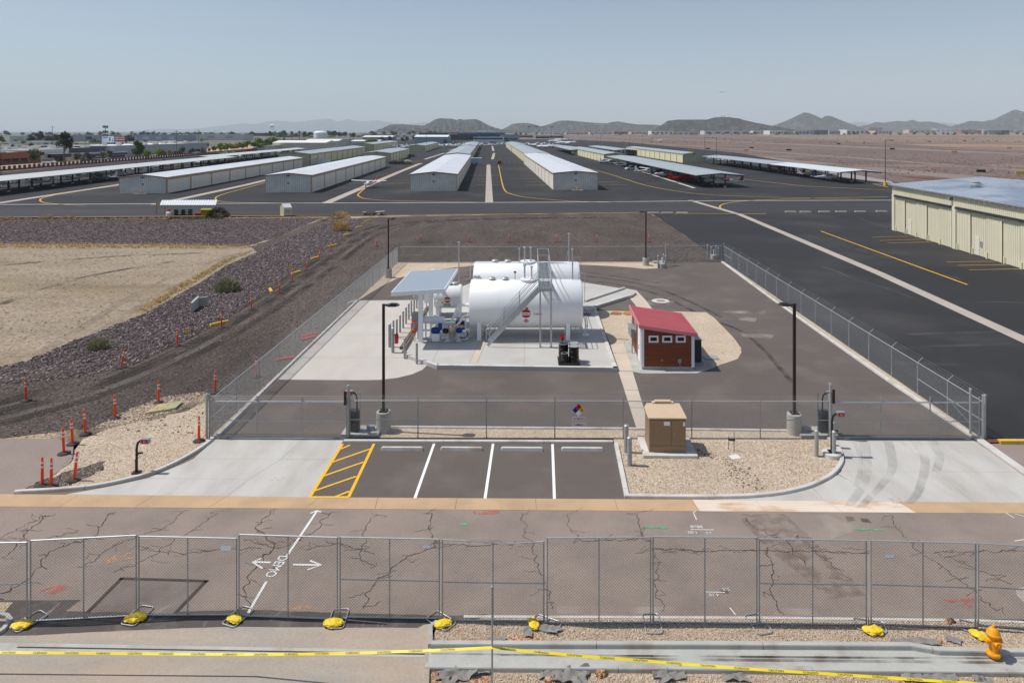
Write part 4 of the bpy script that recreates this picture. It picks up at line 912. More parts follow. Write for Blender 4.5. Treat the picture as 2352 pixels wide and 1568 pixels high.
MB().beam(Vector((bm_.x, bm_.y, .30)), Vector((b2.x, b2.y, .30)),.20,.16).build('rubber_berm', mat('berm', srgb(112,92,80),.8, var=.15, scale=3), None, origin=Vector((bm_.x, bm_.y, .22)), label='long brown berm bar along the drive side of the pad', category='berm')

# ================================================================== storage tanks
def tank(name, label, uL, uR, vsad, dia, group, zc=None, saddles=(.09,.87), front=.0, heads=.10, Y=None):
 "horizontal cylindrical tank; vsad = pixel row of the feet of its saddles"
 p = G((uL + uR) / 2, vsad, PZ); Y = Y or p.y; Rr = dia / 2; x0 = (uL - U0) * Y / F; x1 = (uR - U0) * Y / F; L_ = x1 - x0; cz = zc or (PZ + .55 + Rr); cy = Y + Rr * .55
 root = thing(name, label, 'storage tank', Vector(((x0 + x1) / 2, cy, PZ)), group)
 o = Vector((x0, cy, cz)); e = heads
 prof = [(.01,-e * .2),(Rr * .5,-e * .12),(Rr * .85,0),(Rr * .97,.04),(Rr, .12),(Rr, L_ - .12),(Rr * .97, L_ - .04),(Rr * .85, L_),(Rr * .5, L_ + e * .12),(.01, L_ + e * .2)]
 sh = MB().lathe(prof, o, 72, 'x').build('shell', M['white_metal'], root, True)
 for t in (.26,.5,.76): MB().lathe([(Rr + .001, L_ * t - .012),(Rr + .006, L_ * t),(Rr + .001, L_ * t + .012)], o, 72, 'x', False).build('weld_seam', M['white_metal'], sh, True)
 for t in saddles:
  mb = MB(); x = x0 + L_ * t; hw = Rr * .80
  arc = [(-hw, cz - PZ - math.sqrt(max(0,(Rr + .01) ** 2 - hw ** 2)))] + [(hw * s, cz - PZ - math.sqrt(max(0,(Rr + .01) ** 2 - (hw * s) ** 2))) for s in [-.8,-.6,-.4,-.2,0,.2,.4,.6,.8]] + [(hw, cz - PZ - math.sqrt(max(0,(Rr + .01) ** 2 - hw ** 2)))]
  vs_ = [(x + dx, cy + y, PZ + z) for dx in (-.13,.13) for y, z in arc] + [(x + dx, cy + y, PZ) for dx in (-.13,.13) for y, z in arc]
  n = len(arc); fs = []
  for k in range(n - 1):
   fs += [(k, k + 1,2 * n + k + 1,2 * n + k),(n + k + 1, n + k, 3 * n + k, 3 * n + k + 1),(k + 1, k, n + k, n + k + 1)]
  fs += [(0,2 * n, 3 * n, n),(n - 1,2 * n - 1,4 * n - 1,3 * n - 1)]
  mb.add(vs_, fs).build('saddle', M['white_metal'], root)
  MB().box((x, cy, PZ + .02),(.34, hw * 2 + .1,.03)).build('saddle_foot', M['white_metal'], root)
 return root, x0, x1, cy, cz, Rr
def manway(root, x, y, z, r=.62):
 o = MB().lathe([(r * .9,-.12),(r * .9,.0),(r, .0),(r, .05),(.01,.06)], (x, y, z),30).build('manway', M['white_metal'], root, True)
 for k in range(24):
  a = 2 * math.pi * k / 24;
  if k % 2 == 0: MB().cyl((x + r * .95 * math.cos(a), y + r * .95 * math.sin(a), z + .05),(x + r * .95 * math.cos(a), y + r * .95 * math.sin(a), z + .085),.016, n=5).build('bolt', M['galv'], o)
 return o
def vent_cap(root, x, y, z):
 MB().lathe([(.16,-.1),(.16,.05),(.25,.06),(.26,.11),(.20,.15),(.19,.17),(.01,.19)], (x, y, z),18).build('emergency_vent', M['galv'], root, True)
def riser(root, x, y, z, h, r=.045, m='galv', cap=True):
 mb = MB().cyl((x, y, z - .1),(x, y, z + h), r, n=9)
 if cap: mb.lathe([(r, -.02),(r * 2.1,.02),(r * 2.1,.08),(r * 1.2,.10),(.01,.11)], (x, y, z + h),10)
 mb.build('vent_pipe', M[m], root, True)
T1, x0, x1, cy, cz, Rr = tank('storage_tank', 'large white fuel tank with a round red logo beside the stairway', 1078,1338,778,3.2, 'horizontal fuel tanks')
Yf = cy - Rr
ztop = cz + Rr
xa = lambda u, Y: (u - U0) * Y / F
for u in (1130,1160): vent_cap(T1, xa(u, cy), cy, ztop)
manway(T1, xa(1214, cy), cy, ztop + .02)
riser(T1, xa(1205, cy), cy + .1, ztop + .06,.85,.06); riser(T1, xa(1221, cy), cy - .1, ztop + .06,.78,.05)
riser(T1, xa(1183, cy), cy, ztop, .42,.03); MB().lathe([(.09,-.02),(.09,.02)], (xa(1183, cy), cy - .02, ztop + .5),12, 'y').build('gauge', M['dark_steel'], T1)
riser(T1, xa(1315, cy), cy, ztop, 2.0,.045)
MB().tube([(xa(1328, cy), cy, ztop - .05),(xa(1328, cy), cy, ztop + .45),(xa(1343, cy), cy, ztop + .45),(xa(1343, cy), cy, ztop - 1.6)], .018,6).build('gauge_pipe', M['galv'], T1, True)
def on_shell(u, v, cy_, cz_, Rr_):
 "where the sight line through a pixel meets the front of a tank shell; returns point, up tangent"
 d = Vector(((u - U0) / F, 1,-(v - V0) / F)); A_ = d.y ** 2 + d.z ** 2; B_ = -2 * (d.y * cy_ + d.z * (cz_ - H)); C_ = cy_ ** 2 + (cz_ - H) ** 2 - (Rr_ + .008) ** 2
 t = (-B_ - math.sqrt(B_ * B_ - 4 * A_ * C_)) / (2 * A_); p = Vector((0,0, H)) + d * t
 n = Vector((0, p.y - cy_, p.z - cz_)).normalized(); return p, Vector((0, n.z, -n.y)), n
def wrap(mb, s_or_poly, p, cy_, cz_, Rr_, w=None, h=None, lift=.004):
 "lay lettering or an outline (metres about p) round a tank shell"
 ang0 = math.atan2(p.z - cz_, p.y - cy_)
 if isinstance(s_or_poly, str):
  vs_, fs, tw, th = TXT[s_or_poly]; sx = w / tw; sy = (h / th) if h else sx; vs_ = [(x * sx, y * sy) for x, y in vs_]
 else: vs_, fs = s_or_poly
 out = []
 for x, y in vs_:
  a = ang0 - y / Rr_; out.append((p.x + x, cy_ + (Rr_ + lift) * math.cos(a), cz_ + (Rr_ + lift) * math.sin(a)))
 return mb.add(out, fs)
def disc(r, y0=-1, y1=1, n=24, rows=8):
 "part of a disc between two heights (fractions of r), as strips"
 vs_ = []; fs = []
 for k in range(rows + 1):
  y = lerp(y0, y1, k / rows) * r; hw = math.sqrt(max(0, r * r - y * y)); vs_ += [(-hw, y),(hw, y)]
 for k in range(rows): fs.append((2 * k, 2 * k + 1,2 * k + 3,2 * k + 2))
 return vs_, fs
def rect(w, h, rows=6):
 vs_ = []; fs = []
 for k in range(rows + 1): vs_ += [(-w / 2, lerp(-h / 2, h / 2, k / rows)),(w / 2, lerp(-h / 2, h / 2, k / rows))]
 for k in range(rows): fs.append((2 * k, 2 * k + 1,2 * k + 3,2 * k + 2))
 return vs_, fs
def diamond(r, rows=6):
 vs_ = []; fs = []
 for k in range(2 * rows + 1):
  y = lerp(-r, r, k / (2 * rows)); hw = r - abs(y) + 1e-4; vs_ += [(-hw, y),(hw, y)]
 for k in range(2 * rows): fs.append((2 * k, 2 * k + 1,2 * k + 3,2 * k + 2))
 return vs_, fs
def logo(root, u, v, cy_, cz_, Rr_, r):
 p, _, _ = on_shell(u, v, cy_, cz_, Rr_)
 lg = wrap(MB(), disc(r, -1,1, rows=14), p, cy_, cz_, Rr_, lift=.004).build('logo', M['ink_black'], root)
 wrap(MB(), disc(r * .97,.30,.995), p, cy_, cz_, Rr_, lift=.008).build('logo_field', M['sign_red'], lg)
 wrap(MB(), disc(r * .97,-.995,-.36), p, cy_, cz_, Rr_, lift=.008).build('logo_field', M['sign_red'], lg)
 wrap(MB(), disc(r * .97,-.34,.28), p, cy_, cz_, Rr_, lift=.008).build('logo_field', M['sign_white'], lg)
 wrap(MB(), "modern", p + Vector((0,0,0)), cy_, cz_, Rr_, w=r * 1.72, lift=.012).build('lettering', M['ink_black'], lg)
logo(T1,1208.5,720.5, cy, cz, Rr, .31)
p, _, _ = on_shell(1235.5,721, cy, cz, Rr); wrap(MB(), "NO SMOKING", p, cy, cz, Rr, w=.56, h=.13).build('lettering', M['sign_red'], T1)
p, _, _ = on_shell(1184,721.5, cy, cz, Rr); wrap(MB(), "FLAMMABLE", p, cy, cz, Rr, w=.50, h=.13).build('lettering', M['sign_red'], T1)
p, _, _ = on_shell(1208.5,737, cy, cz, Rr)
dm = wrap(MB(), diamond(.19), p, cy, cz, Rr, lift=.004).build('placard', M['sign_red'], T1); wrap(MB(), rect(.22,.085,2), p, cy, cz, Rr, lift=.009).build('placard_field', M['sign_white'], dm); wrap(MB(), "1863", p, cy, cz, Rr, w=.19, h=.065, lift=.013).build('lettering', M['ink_black'], dm)
p, _, _ = on_shell(1210,708, cy, cz, Rr); wrap(MB(), rect(.16,.10,2), p, cy, cz, Rr).build('name_plate', M['ink_black'], T1)
# second tank behind
T2, x0b, x1b, cyb, czb, Rb = tank('storage_tank', 'large white fuel tank standing behind the one with stairs', 1087,1332,720,3.2, 'horizontal fuel tanks', zc=cz)
ztb = czb + Rb
for u in (1137,1166): vent_cap(T2, xa(u, cyb), cyb, ztb)
manway(T2, xa(1212, cyb), cyb, ztb + .02)
for u, h in ((1205,1.0),(1219,1.0)): riser(T2, xa(u, cyb), cyb, ztb + .06, h, .06)
riser(T2, xa(1193, cyb), cyb - .2, ztb, 1.0,.04); riser(T2, xa(1307, cyb), cyb, ztb, 2.1,.05)
MB().tube([(x0b + .1, cyb - .3, ztb + .02),(x1b - 1.2, cyb - .3, ztb + .02)], .02,6).build('conduit', M['galv'], T2, True)
MB().tube([(x0b + .1, cyb - .3, ztb + .02),(x0b - .25, cyb - .3, ztb - .1),(x0b - .28, cyb - .4, ztb - 1.2)], .02,6).build('conduit', M['galv'], T2, True)
MB().tube([(xa(1250, cyb), cyb - .5, ztb + .0),(xa(1300, cyb), cyb - .5, ztb + .0),(xa(1303, cyb), cyb - .4, ztb + .9)], .022,6).build('conduit', M['galv'], T2, True)
MB().tube([(xa(1320, cyb), cyb, ztb),(xa(1320, cyb), cyb, ztb + .35),(xa(1334, cyb), cyb, ztb + .35),(xa(1334, cyb), cyb, ztb - 1)], .018,6).build('gauge_pipe', M['galv'], T2, True)
# small tank under the canopy side
T3, x0c, x1c, cyc, czc, Rc = tank('storage_tank', 'small white tank with logo and green label beside the canopy', 997,1060,727,1.75, 'horizontal fuel tanks', saddles=(.14,.86))
logo(T3,1027.5,689, cyc, czc, Rc, .235)
p, _, _ = on_shell(1027,700.5, cyc, czc, Rc); lb = wrap(MB(), rect(.50,.30), p, cyc, czc, Rc).build('label_panel', M['sign_teal'], T3); wrap(MB(), rect(.46,.05,1), p - Z * .03, cyc, czc, Rc, lift=.009).build('label_stripe', M['sign_white'], lb)
p, _, _ = on_shell(1016,695, cyc, czc, Rc); db = wrap(MB(), disc(.11), p, cyc, czc, Rc).build('round_label', M['sign_yellow'], T3)
for u in (1034,1045): vent_cap(T3, xa(u, cyc), cyc, czc + Rc)
riser(T3, xa(1054, cyc), cyc, czc + Rc, 3.1,.045)
MB().tube([(xa(1008, cyc), cyc - .2, czc + Rc),(xa(1008, cyc), cyc - Rc * .9, czc + .5),(xa(1008, cyc), cyc - Rc - .03, czc - .2),(x0c - .1, cyc - Rc - .02, czc - .25)], .022,6).build('conduit', M['white_metal'], T3, True)
MB().box((x0c - .45, cyc - .3, czc + .1),(.5,.7,.95)).build('pump_cabinet', M['white_metal'], None, origin=(x0c - .45, cyc - .3, PZ), label='white pump cabinet mounted at the end of the small tank', category='cabinet')
mb = MB(); mb.beam((x0c - .55, cyc - .5, PZ),(x0c - .55, cyc - .5, czc - .3),.06,.06,(0,1,0)); mb.beam((x0c - .35, cyc - .5, PZ),(x0c - .35, cyc - .5, czc - .3),.06,.06,(0,1,0))
o = mb.build('cabinet_stand', M['galv_dull'], None, origin=(x0c - .45, cyc - .5, PZ), label='steel stand under the white pump cabinet', category='stand')

# ================================================================== stairs and catwalk over the tanks
st = thing('access_stair', 'galvanised stair and catwalk climbing over the tanks', 'stairs', G(1127,792, PZ))
ys0, ys1 = Yf - 1.05, Yf - .15                                # front and back stringer
b0 = Vector((xa(1120, ys0), ys0, PZ)); ztopst = H - (665 - V0) * ys0 / F + .06; b1 = Vector((xa(1240, ys0), ys0, ztopst))
run = b1.x - b0.x; rise = ztopst - PZ
for y in (ys0, ys1):
 MB().beam((b0.x, y, PZ + .10),(b1.x, y, ztopst - .06),.05,.18).build('stringer', M['galv'], st)
nst = 15
tread = None
for i in range(nst):
 t = (i + .7) / nst; c = Vector((b0.x + run * t, (ys0 + ys1) / 2, PZ + rise * t + .13))
 if tread is None:
  mb = MB(); dy = (ys1 - ys0) / 2 - .03
  for k in range(6): mb.box((-.115 + k * .046,0,0),(.012, dy * 2,.035))
  for k in range(5): mb.box((0,-dy + .06 + k * (2 * dy - .12) / 4,0),(.25,.012,.02))
  mb.box((-.13,0,0),(.03, dy * 2,.05)); tread = mb.build('tread', M['galv'], st); tread.location = c - WL[st.name]
 else: share(tread, st, c - WL[st.name])
dirs = Vector((run, 0, rise)).normalized()
for y in (ys0, ys1):
 for z in (.38,.72,1.05):
  MB().cyl((b0.x + .05, y, PZ + .15 + z),(b1.x, y, ztopst + z - .02),.021, n=7).build('stair_rail', M['galv'], st, True)
 for t in (.02,.30,.60): MB().cyl((b0.x + run * t + .03, y, PZ + rise * t),(b0.x + run * t + .03, y, PZ + rise * t + 1.15),.022, n=7).build('rail_post', M['galv'], st, True)
 MB().tube([(b0.x - .08, y, PZ + .5),(b0.x - .1, y, PZ + 1.1),(b0.x + .05, y, PZ + 1.2)], .021,7).build('rail_end', M['galv'], st, True)
px0, px1 = xa(1238, ys0), xa(1267.5, ys0); py0, py1 = ys0 - .02, cyb - .2
mb = MB()
for k in range(9): mb.box((lerp(px0, px1, k / 8),(py0 + py1) / 2, ztopst - .02),(.012, py1 - py0,.04))
ng = int((py1 - py0) / .10)
for k in range(ng): mb.box(((px0 + px1) / 2, py0 + (k + .5) * (py1 - py0) / ng, ztopst - .015),(px1 - px0,.02,.025))
mb.build('grating', M['galv'], st)
for x in (px0, px1): MB().box((x, (py0 + py1) / 2, ztopst - .08),(.06, py1 - py0,.2)).build('deck_beam', M['galv'], st)
MB().box(((px0 + px1) / 2, py0, ztopst - .08),(px1 - px0,.05,.2)).build('deck_beam', M['galv'], st)
for x in (px0 + .08, px1 - .05):
 for y in (ys0, ): MB().beam((x, y, PZ),(x, y, ztopst - .15),.10,.10,(0,1,0)).build('deck_leg', M['galv'], st)
 MB().box((x, ys0, PZ + .01),(.2,.2,.02)).build('leg_plate', M['galv'], st)
for x in (px0, px1):
 ys_ = [py0,(py0 + py1) / 2, py1] if x == px1 else [py0 + 1.0,(py0 + py1) / 2 + .3, py1]
 for y in ys_: MB().cyl((x, y, ztopst),(x, y, ztopst + 1.07),.021, n=7).build('rail_post', M['galv'], st, True)
 for z in (.55,1.07): MB().cyl((x, ys_[0], ztopst + z),(x, py1, ztopst + z),.021, n=7).build('deck_rail', M['galv'], st, True)
for y in (py0, py1):
 MB().tube([(px0, y, ztopst),(px0, y, ztopst + 1.0),(px0 + .06, y, ztopst + 1.07),(px1 - .06, y, ztopst + 1.07),(px1, y, ztopst + 1.0),(px1, y, ztopst)], .021,7).build('end_rail', M['galv'], st, True)
 MB().cyl((px0, y, ztopst + .55),(px1, y, ztopst + .55),.02, n=7).build('end_rail', M['galv'], st, True)

# ================================================================== canopy over the unloading point
can = thing('canopy', 'white steel canopy with a sloping ribbed roof over the pump skid', 'canopy', zz_(487,822))
def up(u, v, z): return G(u, v, z)
fl, fr, br, bl = up(899,671,3.8), up(1020.5,663.5,4.0), up(1051,617,4.0), up(943,622.5,3.8)
roof_m = mat('canopy_roof', srgb(172,182,192),.35,.35, var=.04, scale=.5, fvar=.02)
npan = 11
for k in range(npan):
 t0, t1 = k / npan, (k + 1) / npan
 a, b, c, d = fl.lerp(bl, t0), fr.lerp(br, t0), fr.lerp(br, t1), fl.lerp(bl, t1)
 e = (d - a) * .006
 mb = MB().add([a + e, b + e, c - e, d - e] + [q - Z * .05 for q in (a + e, b + e, c - e, d - e)], [(0,1,2,3),(7,6,5,4),(0,4,5,1),(1,5,6,2),(2,6,7,3),(3,7,4,0)])
 mb.build('roof_panel', roof_m, can)
for a, b in ((fl, fr),(fr, br),(br, bl),(bl, fl)): MB().beam(a - Z * .12, b - Z * .12,.05,.26).build('fascia', M['white_metal'], can)
for zx, zy in ((487,822),(568,640)):
 q = zz_(zx, zy); hgt = 3.35
 MB().box(q + Z * (hgt / 2),(.28,.28, hgt)).build('column', M['white_metal'], can)
 MB().box(q + Z * .015,(.42,.42,.03)).build('base_plate', M['white_metal'], can)
q0 = zz_(487,822) + Z * 3.33; q1 = zz_(568,640) + Z * 3.33; d = (q1 - q0)
MB().beam(q0 - d * .12, q1 + d * .25,.22,.22).build('roof_beam', M['white_metal'], can)
for t in (0.05,.4,.75,1.05):
 q = q0.lerp(q1, t) - Z * .06; MB().beam(q - Vector((1.6,0,.14)), q + Vector((1.5,0,.0)),.10,.14).build('purlin', M['white_metal'], can)
MB().box(zz_(470,800) + Vector((-.0,.4,2.9)),(.1,.6,.12)).build('lamp', M['white_band'], can)

# ================================================================== pump skid: pipes, valves, filters
sk = thing('pump_skid', 'white pipework with blue pump and steel filter beneath the canopy', 'pump skid', zz_(640,760))
def sp_(x, y, z):
 p = G(*zz(x, y), PZ + z); return p
WM = M['white_metal']
def pipe(pts, r, nm='pipe', m=WM): return MB().tube(pts, r, 10).build(nm, m, sk, True)
def flange(p, axis, r, m=WM):
 a = Vector(axis).normalized(); MB().cyl(p - a * .03, p + a * .03, r, n=14).build('flange', m, sk, True)
pA = sp_(905,690,.75); xT = x0 + .0; yA = Yf + .5
# two long headers from the tank end to the pumps
for k, (z, yoff) in enumerate(((.72,.25),(1.02,.9))):
 y = Yf + yoff; xe = xa(1000 if k == 0 else 985, y)
 pipe([(xT + .05, y, PZ + z),(xe, y, PZ + z)], .085)
 for t in (.1,.35,.6,.9): flange(Vector((lerp(xT, xe, t), y, PZ + z)),(1,0,0),.15)
 for t in (.16,.28):
  q = Vector((lerp(xT, xe, t), y, PZ + z)); MB().lathe([(.09,-.16),(.15,-.10),(.15,.10),(.09,.16)], q, 12, 'x').build('valve', M['dark_steel'], sk, True)
  MB().cyl(q, q + Z * .32,.02, n=6).build('valve_stem', M['red_paint'], sk); MB().lathe([(.10,0),(.10,.02),(.01,.02)], q + Z * .32,12).build('hand_wheel', M['red_paint'], sk)
 for t in (.3,.62,.95):
  q = Vector((lerp(xT, xe, t), y, PZ)); MB().cyl(q, q + Z * (z - .08),.055, n=10).build('pipe_stand', WM, sk, True); MB().box(q + Z * .015,(.36,.36,.03)).build('stand_plate', WM, sk)
# risers that climb to the tank top nozzles
for ux, vy, zt, yy in ((1052,640,2.1, Yf + 1.3),(1062,640,1.55, Yf + .7)):
 xx = xa(ux, yy); pipe([(xT + .05, yy, PZ + zt),(xx + .25, yy, PZ + zt),(xx + .05, yy, PZ + zt - .05),(xx - .12, yy - .1, PZ + zt - .35),(xx - .5, yy - .5, PZ + .8)], .085); flange(Vector((xT - .12, yy, PZ + zt)),(1,0,0),.15)
 MB().cyl((xx + .2, yy, PZ),(xx + .2, yy, PZ + zt - .1),.06, n=10).build('pipe_stand', WM, sk, True); MB().box((xx + .2, yy, PZ + .015),(.36,.36,.03)).build('stand_plate', WM, sk)
# big air eliminator vessel and pumps
y = Yf + 1.1; xv = xa(1012, y)
MB().lathe([(.01,-1.3),(.2,-1.26),(.24,-1.2),(.24,.2),(.2,.26),(.01,.3)], (xv, y, PZ + 1.15),16, 'x').build('separator_vessel', WM, sk, True)
for dx in (-1.0,0.0): MB().cyl((xv + dx, y, PZ),(xv + dx, y, PZ + .95),.06, n=10).build('pipe_stand', WM, sk, True)
y = Yf + .1
bp_ = Vector((xa(1001, y), y, PZ + .75))
mb = MB().lathe([(.12,-.3),(.2,-.22),(.2,.22),(.12,.3)], bp_, 14, 'x'); mb.lathe([(.13,0),(.13,.42),(.05,.48),(.01,.48)], bp_ + Vector((.28,0,0)),12); mb.build('blue_pump', M['blue_paint'], sk, True)
MB().box(bp_ - Z * .45,(.5,.35,.5)).build('pump_plinth', WM, sk)
y = Yf - .1; fx = Vector((xa(1039, y), y, PZ))
MB().lathe([(.03,.30),(.10,.36),(.26,.62),(.27,1.05),(.29,1.06),(.29,1.10),(.22,1.16),(.01,1.18)], fx, 18).build('filter_vessel', M['steel'], sk, True)
for a in (0.5,2.6,4.7): MB().cyl(fx + Vector((.22 * math.cos(a),.22 * math.sin(a),0)), fx + Vector((.22 * math.cos(a),.22 * math.sin(a),.75)),.03, n=7).build('filter_leg', M['galv'], sk, True)
MB().lathe([(.1,-.2),(.17,-.12),(.17,.12),(.1,.2)], fx + Vector((-.45,.15,.72)),12, 'x').build('black_valve', M['black_gloss'], sk, True)
MB().lathe([(.1,-.2),(.17,-.12),(.17,.12),(.1,.2)], fx + Vector((.45,.15,.75)),12, 'x').build('blue_valve', M['blue_paint'], sk, True)
pipe([fx + Vector((-.9,.15,.72)), fx + Vector((.9,.15,.72))], .08)
pipe([fx + Vector((.3,.4,.25)), fx + Vector((.8,.3,.2)), fx + Vector((1.0,.2,.5)), fx + Vector((.9,.15,.72))], .035, 'hose', M['dark_steel'])
pipe([bp_ + Vector((-.3,0,0)), bp_ + Vector((-.8,0,0)), bp_ + Vector((-1.05,0,-.1))], .07)
# control cabinet and hose reel by the column
cb = zz_(440,800); o = thing('control_cabinet', 'grey control cabinet on posts beside the canopy column', 'cabinet', cb)
MB().box(cb + Vector((0,.3,1.25)),(.45,.6,.95)).build('housing', M['grey_box'], o); MB().box(cb + Vector((0,-.012,1.25)),(.38,.03,.85)).build('door', M['grey_box'], o)
for dx in (-.15,.15): MB().cyl(cb + Vector((dx, .3,0)), cb + Vector((dx, .3,.8)),.03, n=8).build('leg', M['galv_dull'], o)
hr = zz_(432,815); o = thing('hose_reel', 'coiled orange hose hanging on the control cabinet post', 'hose', hr)
mb = MB()
for k in range(4): mb.tube([hr + Vector((.17 * math.cos(a) + .01 * k, -.1 - .03 * k, 1.05 + (.33 + .03 * k) * math.sin(a))) for a in [i * math.pi / 10 for i in range(21)]], .022,6)
mb.build('coil', M['orange'], o, True)
MB().cyl(hr + Vector((0,.05,0)), hr + Vector((0,.05,1.5)),.03, n=8).build('post', M['galv_dull'], o)
MB().tube([hr + Vector((.1,-.1,.7)), hr + Vector((.15,-.15,.1)), hr + Vector((.6,-.3,.02)), hr + Vector((1.2,.0,.02)), hr + Vector((1.0,.5,.02))], .012,5).build('hose_tail', M['orange'], o, True)
ex = G(*zz(285,890)); ey_ = G(*zz(263,907)); o = thing('fire_extinguisher', 'red fire extinguisher hanging on the thick bollard', 'fire extinguisher', ey_ + Vector((.2,0,.75)))
MB().lathe([(.10,0),(.12,.03),(.12,.52),(.08,.60),(.03,.63),(.03,.70)], ey_ + Vector((.24,0,.62)),14).build('cylinder', M['red_paint'], o, True)
MB().tube([ey_ + Vector((.24,0,1.3)), ey_ + Vector((.30,-.08,1.28)), ey_ + Vector((.36,-.1,.9))], .015,6).build('hose', M['black_gloss'], o)
MB().box(ey_ + Vector((.12,0,1.15)),(.1,.12,.06)).build('bracket', M['dark_steel'], o)
# right hand end: valve stand and ladder of the near tank
vs0 = zz_(1808,762); o = thing('valve_stand', 'white pipe stand with a red lever at the tank end', 'valve stand', vs0)
MB().cyl(vs0, vs0 + Z * 1.1,.05, n=10).build('post', WM, o, True); MB().box(vs0 + Z * .02,(.42,.42,.03)).build('base_plate', WM, o)
MB().tube([vs0 + Vector((-.5,.3,1.15)), vs0 + Vector((.1,.1,1.15)), vs0 + Vector((.15,.1,.5))], .03,8).build('drain_pipe', M['galv_dull'], o, True)
MB().beam(vs0 + Vector((-.05,.2,1.7)), vs0 + Vector((.25,0,1.2)),.04,.03).build('lever', M['red_paint'], o)

# ================================================================== oil drums
dp = zz_(1673,985); pal = thing('spill_pallet', 'black spill pallet under the oil drums', 'pallet', dp)
mb = MB(); pw, pd = 1.30,1.20
mb.add([dp + Vector(v) for v in ((-pw / 2 + .04,-pd / 2 + .04,0),(pw / 2 - .04,-pd / 2 + .04,0),(pw / 2 - .04, pd / 2 - .04,0),(-pw / 2 + .04, pd / 2 - .04,0),(-pw / 2,-pd / 2,.20),(pw / 2,-pd / 2,.20),(pw / 2, pd / 2,.20),(-pw / 2, pd / 2,.20))], [(3,2,1,0),(4,5,6,7),(0,1,5,4),(1,2,6,5),(2,3,7,6),(3,0,4,7)])
mb.build('tray', M['black_gloss'], pal)
for k in range(7): MB().box(dp + Vector((-pw / 2 + .14 + k * .17,0,.215)),(.10, pd - .1,.025)).build('slat', M['black_paint'], pal)
def drum(x, y, label, s=1.0, zs=1.0):
 q = dp + Vector((x, y, .23)); o = thing('oil_drum', label, 'drum', q, 'drums on the spill pallet'); r = .29 * s; h = .88 * zs
 MB().lathe([(r, 0),(r + .008,.01),(r, .03),(r, h * .32),(r + .012, h * .335),(r, h * .35),(r, h * .65),(r + .012, h * .665),(r, h * .68),(r, h - .02)], q, 28).build('shell', M['black_gloss'], o, True)
 MB().lathe([(r, h - .02),(r + .012, h - .005),(r + .010, h + .012),(r - .012, h + .014),(r - .015, h - .012)], q, 28, caps=False).build('rim', M['galv'], o, True)
 ld = MB().lathe([(.01, h - .008),(r - .012, h - .010)], q, 28).build('lid', M['black_gloss'] if s < .9 else M['galv_dull'] if 'front' in label or 'rear' in label else M['black_gloss'], o, True)
 MB().lathe([(.03,0),(.03,.02),(.01,.022)], q + Vector((r * .6,0, h - .008)),10).build('bung', M['galv'], ld)
 return q
drum(-.30,.20, 'black oil drum with a red funnel on its lid'); drum(.32,.28, 'black oil drum at the rear corner of the pallet'); drum(.30,-.30, 'black oil drum with a grey lid at the front of the pallet'); drum(-.25,-.38, 'short black drum standing on the spill pallet', .68,.55)
q = dp + Vector((-.36,.30,1.12)); o = thing('funnel', 'red funnel standing in the drum lid', 'funnel', q)
MB().lathe([(.02,0),(.03,.10),(.15,.30),(.16,.36),(.15,.36),(.13,.30),(.01,.12)], q, 18).build('cone', M['red_paint'], o, True); MB().lathe([(.155,.345),(.175,.36),(.175,.40),(.155,.40)], q, 18, caps=False).build('rim', M['red_paint'], o, True)

# ================================================================== red-roofed shed
z5b = lambda x, y: ((2050 + x * .2764) / 1.6327,(1080 + y * .2764) / 1.6327)
ca = G(*z5b(1300,1110)); cb_ = G(*z5b(1980,1110)); Ys = ca.y; SW = (cb_ - ca).length
hl = (1110 - 540) * .2764 / 1.6327 * Ys / F; hr_ = (1110 - 640) * .2764 / 1.6327 * Ys / F
SD = 4.3
shed = thing('shed', 'small wood-clad shed with a sloping red metal roof', 'shed', (ca + cb_) / 2)
SX = CX; SYv = CY
cedar = mat('cedar', srgb(128,66,38),.5, var=.30, scale=1.6, fine=20, fvar=.10, streak=(.35,.35,9), spec=.4)
MB().obox(ca - SX * .02 - SYv * .02, SX * (SW + .04), SYv * (SD + .04), Z * .20).build('plinth', M['grey_concrete'], shed)
mb = MB(); a = ca + Z * .2
mb.add([a, a + SX * SW, a + SX * SW + SYv * SD, a + SYv * SD, a + Z * (hl - .2), a + SX * SW + Z * (hr_ - .2), a + SX * SW + SYv * SD + Z * (hr_ - .2), a + SYv * SD + Z * (hl - .2)], [(0,1,5,4),(1,2,6,5),(2,3,7,6),(3,0,4,7),(4,5,6,7),(3,2,1,0)])
mb.build('wall_core', cedar, shed)
nb = 17; bh = (hl - .2) / nb
